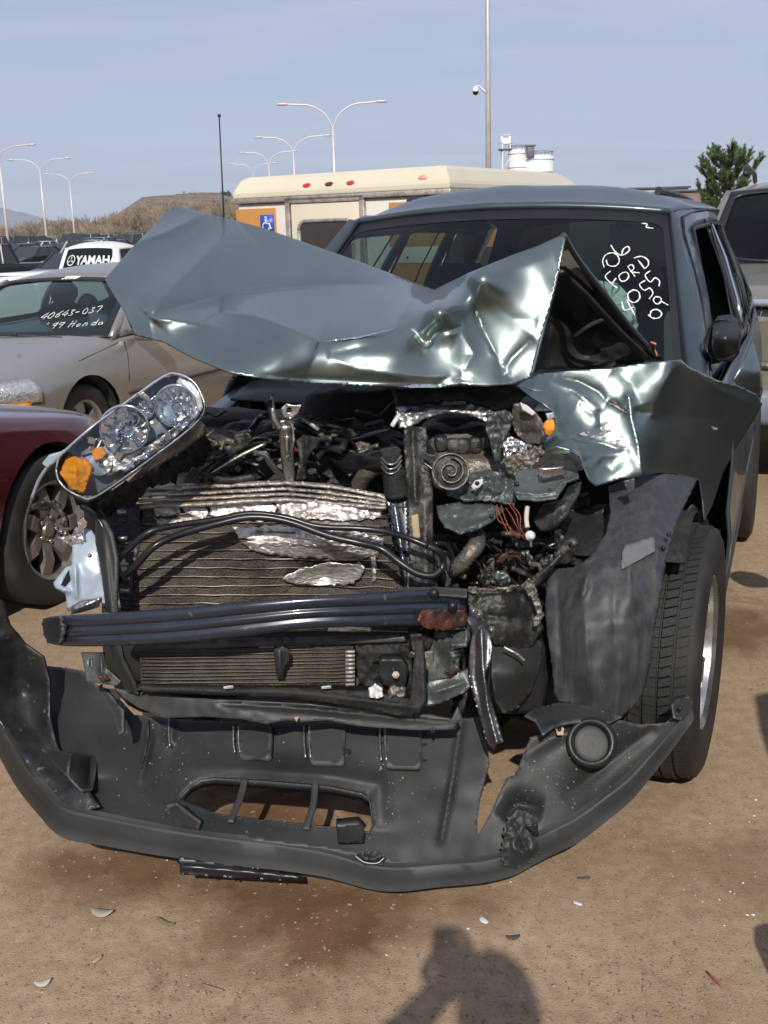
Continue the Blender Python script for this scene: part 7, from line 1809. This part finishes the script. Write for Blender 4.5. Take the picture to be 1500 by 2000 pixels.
for i in range(64):
    z = lerp(hT * .20, hT * .93, (i + rt.random() * .6) / 64); az = i * 2.4 + rt.uniform(-.4, .4)
    rad = 1.28 * math.sin(PI * min(1, (1 - z / hT) * .95 + .16)) ** .8 * rt.uniform(.6, 1.08) * (1 if z / hT < .8 else .8)
    d = Vector((math.cos(az), math.sin(az), 0)); p0 = Vector((0, 0, z - .25)); pts = []
    for k in range(7):
        t = k / 6; pts.append(p0 + d * rad * t + Vector((0, 0, -.05 * t + (.75 + .3 * z / hT) * rad * .62 * t ** 2.2)))
    lm.tube(pts, [.035, .03, .026, .022, .018, .014, .01], 5)
    for k in range(1, 7):
        t = pts[k] - pts[k - 1]
        tuft(nb, pts[k - 1], t, t.length, 44 if k > 2 else 12)
        if k > 2:
            for _ in range(3):
                sd_ = (t.normalized() + Vector((rt.uniform(-.9, .9), rt.uniform(-.9, .9), rt.uniform(.2, 1.1)))).normalized(); L_ = rt.uniform(.18, .42)
                lm.tube([pts[k], pts[k] + sd_ * L_], .008, 4); tuft(nb, pts[k], sd_, L_ * 1.1, 60)
    tuft(nb, pts[-1], Vector((d.x * .3, d.y * .3, 1)), .45, 50)
part(PT, 'crown', nb.vf(), PINE, False, smooth_=False, kind='stuff'); part(PT, 'limbs', lm.vf(), BARK, False, kind='stuff')

# bare trees and scrub
TWIG = M('bare_twigs', (0.30, 0.225, 0.16), .9, 0, .35, .8, col2=(0.20, 0.15, 0.11), mix=(.4, .65))
TWIG2 = M('bare_grey_twigs', (0.24, 0.20, 0.18), .9, 0, .3, 1.5)
DKG = M('dark_juniper', (0.045, 0.055, 0.03), .8, 0, .4, 2)
def bare_tree(bm, base, h, spread, n=60, rs=None, w_=.03):
    rs = rs or random.Random(1)
    def br(p, d, L_, r, lev):
        q = p + d * L_
        a = d.orthogonal().normalized() * r; c_ = d.cross(a).normalized() * r
        bm.add([p + a, p + c_, p - a, p - c_, q + a * .6, q + c_ * .6, q - a * .6, q - c_ * .6], [(0, 1, 5, 4), (1, 2, 6, 5), (2, 3, 7, 6), (3, 0, 4, 7)]) if lev < 2 else bm.add([p + a, p - a, q], [(0, 1, 2)])
        if lev < 4:
            for _ in range((4, 4, 4, 4)[lev]):
                dd = (d + Vector((rs.uniform(-1, 1) * spread, rs.uniform(-1, 1) * spread, rs.uniform(-.1, .6)))).normalized()
                br(lerp(p, q, rs.uniform(.55, 1)), dd, L_ * rs.uniform(.55, .8), r * .6, lev + 1)
    br(base, Vector((rs.uniform(-.1, .1), 0, 1)), h * .36, w_, 0)
for (px_, yt_, Yd, lab, n_) in ((1330, 336, 120, 'bare grey tree just left of the pine', 3), (1212, 352, 130, 'bare tree top peeping over the middle of the wreck roof', 2), (1492, 345, 110, 'bare tree at the right edge beyond the pine', 3)):
    t = W(px_, yt_, Yd); zb_ = zg(t.x, Yd); th = Thing('bare_tree', lab, 'tree', Matrix.Translation((t.x, Yd, zb_)))
    for q in range(1):
        b = MB(); bare_tree(b, Vector((0, 0, 0)), (t.z - zb_) * .9, .85, rs=random.Random(int(px_) + q), w_=.10)
        part(th, 'branches', b.vf(), TWIG2, False, smooth_=False, kind='stuff')
    part(th, 'trunk', MB().tube([(0, 0, -.2), (0, 0, (t.z - zb_) * .34)], [.15, .10], 6).vf(), TWIG2, False)
# thicket along the left horizon: thousands of twigs, reads as one mass
th_m = MB(); rs = random.Random(8)
def ytop_at(px):
    return tab([-60, 0, 60, 110, 160, 200, 250, 280, 310, 340, 400, 470], [446, 440, 436, 428, 425, 421, 410, 401, 396, 398, 400, 402], px)
th2 = MB()
for _i in range(470):
    px_ = rs.uniform(-70, 480); Yd = rs.uniform(150, 215); hz = ytop_at(px_) + rs.uniform(-9, 20)
    if _i >= 330: px_ = rs.uniform(250, 480); Yd = rs.uniform(205, 236); hz = tab([250, 300, 345, 480], [412, 400, 386, 384], px_) + rs.uniform(-2, 22)
    t = W(px_, hz, Yd); R_ = rs.uniform(1.2, 2.8); tall = rs.uniform(.8, 1.5); c_ = t - Vector((0, 0, R_ * tall)); tgt = th_m if rs.random() < .6 else th2
    root = Vector((t.x, Yd, t.z - R_ * tall * 2 - 1.5))
    for _k in range(80):
        v = Vector((rs.gauss(0, 1), rs.gauss(0, 1), rs.gauss(.35, 1))).normalized(); rad = rs.uniform(.35, 1.0)
        q = c_ + Vector((v.x * R_, v.y * R_, v.z * R_ * tall)) * rad
        d = (q - root).normalized().lerp(v, .45).normalized(); L_ = rs.uniform(.5, 1.3)
        a = Vector((1, 0, 0)).cross(d); a = d.cross(a).normalized() * .035 if a.length > .01 else Vector((.035, 0, 0))
        p0 = q - d * L_; tgt.add([p0 - a, p0 + a, q], [(0, 1, 2)])
        for _j in range(4):
            s0 = lerp(p0, q, rs.uniform(.2, .9)); dd = (d + Vector((rs.uniform(-1, 1), rs.uniform(-1, 1), rs.uniform(-.6, .9)))).normalized(); e = s0 + dd * rs.uniform(.3, .8); a2 = a * .75
            tgt.add([s0 - a2, s0 + a2, e], [(0, 1, 2)])
    for _k in range(10):
        q = c_ + Vector((rs.uniform(-.7, .7) * R_, rs.uniform(-.7, .7) * R_, rs.uniform(-.9, .3) * R_)); a = Vector((.06, 0, 0)); tgt.add([root - a, root + a, q], [(0, 1, 2)])
tag(mesh_obj('scrub', *th2.vf(), M('grey_scrub_twigs', (0.20, 0.165, 0.12), .9, 0, .3, 1, col2=(0.12, 0.105, 0.07)), smooth_=False), 'greyer bushes standing through the tan thicket', kind='stuff')
tag(mesh_obj('thicket', *th_m.vf(), TWIG, smooth_=False), 'tan leafless thicket along the horizon behind the far cars', kind='stuff')
# dark junipers on the little mound
jm = MB()
for (x0, x1, y0, y1) in ((352, 420, 377, 388), (432, 450, 376, 386)):
    for _ in range(260):
        t = W(rs.uniform(x0, x1), rs.uniform(y0, y1), rs.uniform(228, 236)); s_ = rs.uniform(.2, .5)
        jm.add([t + Vector((rs.uniform(-s_, s_), rs.uniform(-s_, s_), rs.uniform(-s_, s_))) for _k in range(3)], [(0, 1, 2)])
tag(mesh_obj('scrub', *jm.vf(), DKG, smooth_=False), 'dark evergreen scrub on the mound left of the bus', kind='stuff')
# fence rail line at far left
FB = Thing('fence', 'long pale rail fence between the far cars and the thicket', 'fence', Matrix.Translation((0, 0, 0)))
pa = W(-60, 474, 128); pb = W(110, 463, 140)
for k in range(12):
    q = pa.lerp(pb, k / 11); part(FB, 'post', MB().tube([Vector((q.x, q.y, zg(q.x, q.y))), q], .06, 4).vf(), LMET, False)
part(FB, 'rail', MB().tube([pa, pb], .16, 4).vf(), LMET, False)

# ================================================================== the photographer, plus an unseen bystander and bag added for the right-edge shadows
def person(name, label, J, E_, rad, skinm, hair=None):
    me = bpy.data.meshes.new(name); me.from_pydata(J, E_, []); me.update()
    o = bpy.data.objects.new(name, me); COL.objects.link(o)
    md = o.modifiers.new('skin', 'SKIN'); md.use_smooth_shade = True
    sv = me.skin_vertices[0].data
    for i, r in enumerate(rad): sv[i].radius = (r, r) if not isinstance(r, tuple) else r
    sv[0].use_root = True
    ss = o.modifiers.new('smooth', 'SUBSURF'); ss.levels = 1; ss.render_levels = 2
    me.materials.append(skinm)
    return tag(o, label, 'person')
def build_person(name, label, X, Y, hh, LW, RW, elbows=None):
    """standing adult; LW and RW wrist positions (world)"""
    s = hh / 1.75; c_ = Vector((X, Y, 0))
    P_ = lambda x, y, z: c_ + Vector((x, y, z)) * s
    J = [P_(0, 0, .95), P_(0, .0, 1.15), P_(0, .0, 1.38), P_(0, .01, 1.50), P_(0, .03, 1.60), P_(0, .03, 1.70)]
    R = [(.15, .12), (.14, .11), (.15, .11), .055, (.075, .09), (.07, .085)]
    E_ = [(0, 1), (1, 2), (2, 3), (3, 4), (4, 5)]
    for sg, wr in ((-1, LW), (1, RW)):
        n = len(J); sh = P_(sg * .19, 0, 1.42); wr = Vector(wr)
        mid = (sh + wr) / 2; L_ = .60 * s; d = (wr - sh).length; drop = math.sqrt(max(.0004, (L_ / 2) ** 2 - (d / 2) ** 2))
        el = mid + Vector((sg * .75, -.1, -1)).normalized() * drop
        if elbows: el = Vector(elbows[0 if sg < 0 else 1])
        hd_ = (wr - el).normalized(); pm = wr + hd_ * .05
        J += [sh, el, wr, pm, pm + hd_ * .05]; R += [.085, .062, .036, (.036, .024), (.032, .020)]
        E_ += [(2, n), (n, n + 1), (n + 1, n + 2), (n + 2, n + 3), (n + 3, n + 4)]
    for sg in (-1, 1):
        n = len(J); J += [P_(sg * .10, 0, .90), P_(sg * .12, .02, .50), P_(sg * .13, -.02, .09), P_(sg * .14, .14, .045)]; R += [.095, .062, .045, (.045, .035)]; E_ += [(0, n), (n, n + 1), (n + 1, n + 2), (n + 2, n + 3)]
    o = person(name, label, [tuple(j) for j in J], E_, R, MT['cloth'])
    hb = MB(); rows = []
    for i in range(9):
        ph = PI * .62 * i / 8; rows.append([P_(0, -.01, 1.665) + Vector((.088 * math.sin(ph) * math.cos(q), .108 * math.sin(ph) * math.sin(q) - (.02 if i > 5 else 0), .115 * math.cos(ph))) * s for q in [2 * PI * k / 16 for k in range(16)]])
    hb.grid(rows, True); mesh_obj('hair', *hb.vf(), MT['dirtyblack'], o)
    for sg in (-1, 1):
        k = 6 if sg < 0 else 11
        wr = J[k + 2]; pm = J[k + 3]; d = (pm - wr).normalized(); a = d.cross(Vector((0, 1, 0))).normalized()
        if a.length < .5: a = Vector((1, 0, 0))
        for q, ln in zip((-.032, -.011, .010, .030), (.065, .078, .073, .058)):
            p0 = pm + a * q + d * .03; b = MB(); b.tube([p0, p0 + d * ln * .5 + Vector((0, .008, 0)), p0 + d * ln + Vector((0, .028, 0))], [.0095, .009, .007], 8); mesh_obj('finger', *b.vf(), MT['skin'], o)
        b = MB(); p0 = pm - a * sg * .04; b.tube([p0, p0 - a * sg * .025 + d * .02, p0 - a * sg * .03 + d * .05], [.012, .011, .008], 8); mesh_obj('thumb', *b.vf(), MT['skin'], o)
    return o
build_person('person', 'photographer in dark clothes standing behind the camera with both hands raised', .085, -.37, 1.73, (-.055, -.11, 1.45), (.075, -.11, 1.455), ((-.235, -.16, 1.285), (.185, -.20, 1.27)))
ph_ = MB(); ph_.box((0.0, -.03, 1.535), (.062, .018, .115)); PHN = mesh_obj('phone', *ph_.vf(), MT['black'], bevel=.006); tag(PHN, 'black phone held up in both hands taking the picture', 'phone')
build_person('person', 'unseen bystander in dark clothes outside the right edge, added to cast a shadow into view', 1.345, 1.28, 1.78, (1.03, 1.38, .80), (1.62, 1.28, .88))  # figure out of view, added to cast the upper shadow at the right edge
b = MB(); b.box((.85, 1.40, .36), (.20, .12, .34)); BG = mesh_obj('bag', *b.vf(), MT['interior'], bevel=.04); tag(BG, 'unseen dark bag below the hand of the bystander, added to cast the lower shadow patch', 'bag')  # added out of view, sized and placed for the lower right shadow
mesh_obj('handle', *MB().tube([(.80, 1.40, .51), (1.0, 1.39, .72), (1.04, 1.39, .72), (.93, 1.40, .51)], .008, 6).vf(), MT['black'], BG)

# ---------------- the dry air that greys the mountain
hz_ = MB(); hz_.box((-200, 1900, 99), (3300, 4500, 204))
hm = bpy.data.materials.new('haze_air'); hm.use_nodes = True; t_ = hm.node_tree; t_.nodes.remove(t_.nodes['Principled BSDF'])
pv = t_.nodes.new('ShaderNodeVolumePrincipled'); pv.inputs['Color'].default_value = (0.80, 0.88, 1.0, 1); pv.inputs['Density'].default_value = 0.00022
t_.links.new(pv.outputs[0], t_.nodes['Material Output'].inputs['Volume'])
tag(mesh_obj('haze', *hz_.vf(), hm, smooth_=False), 'thin pale haze over the yard and the distant mountain', kind='stuff')
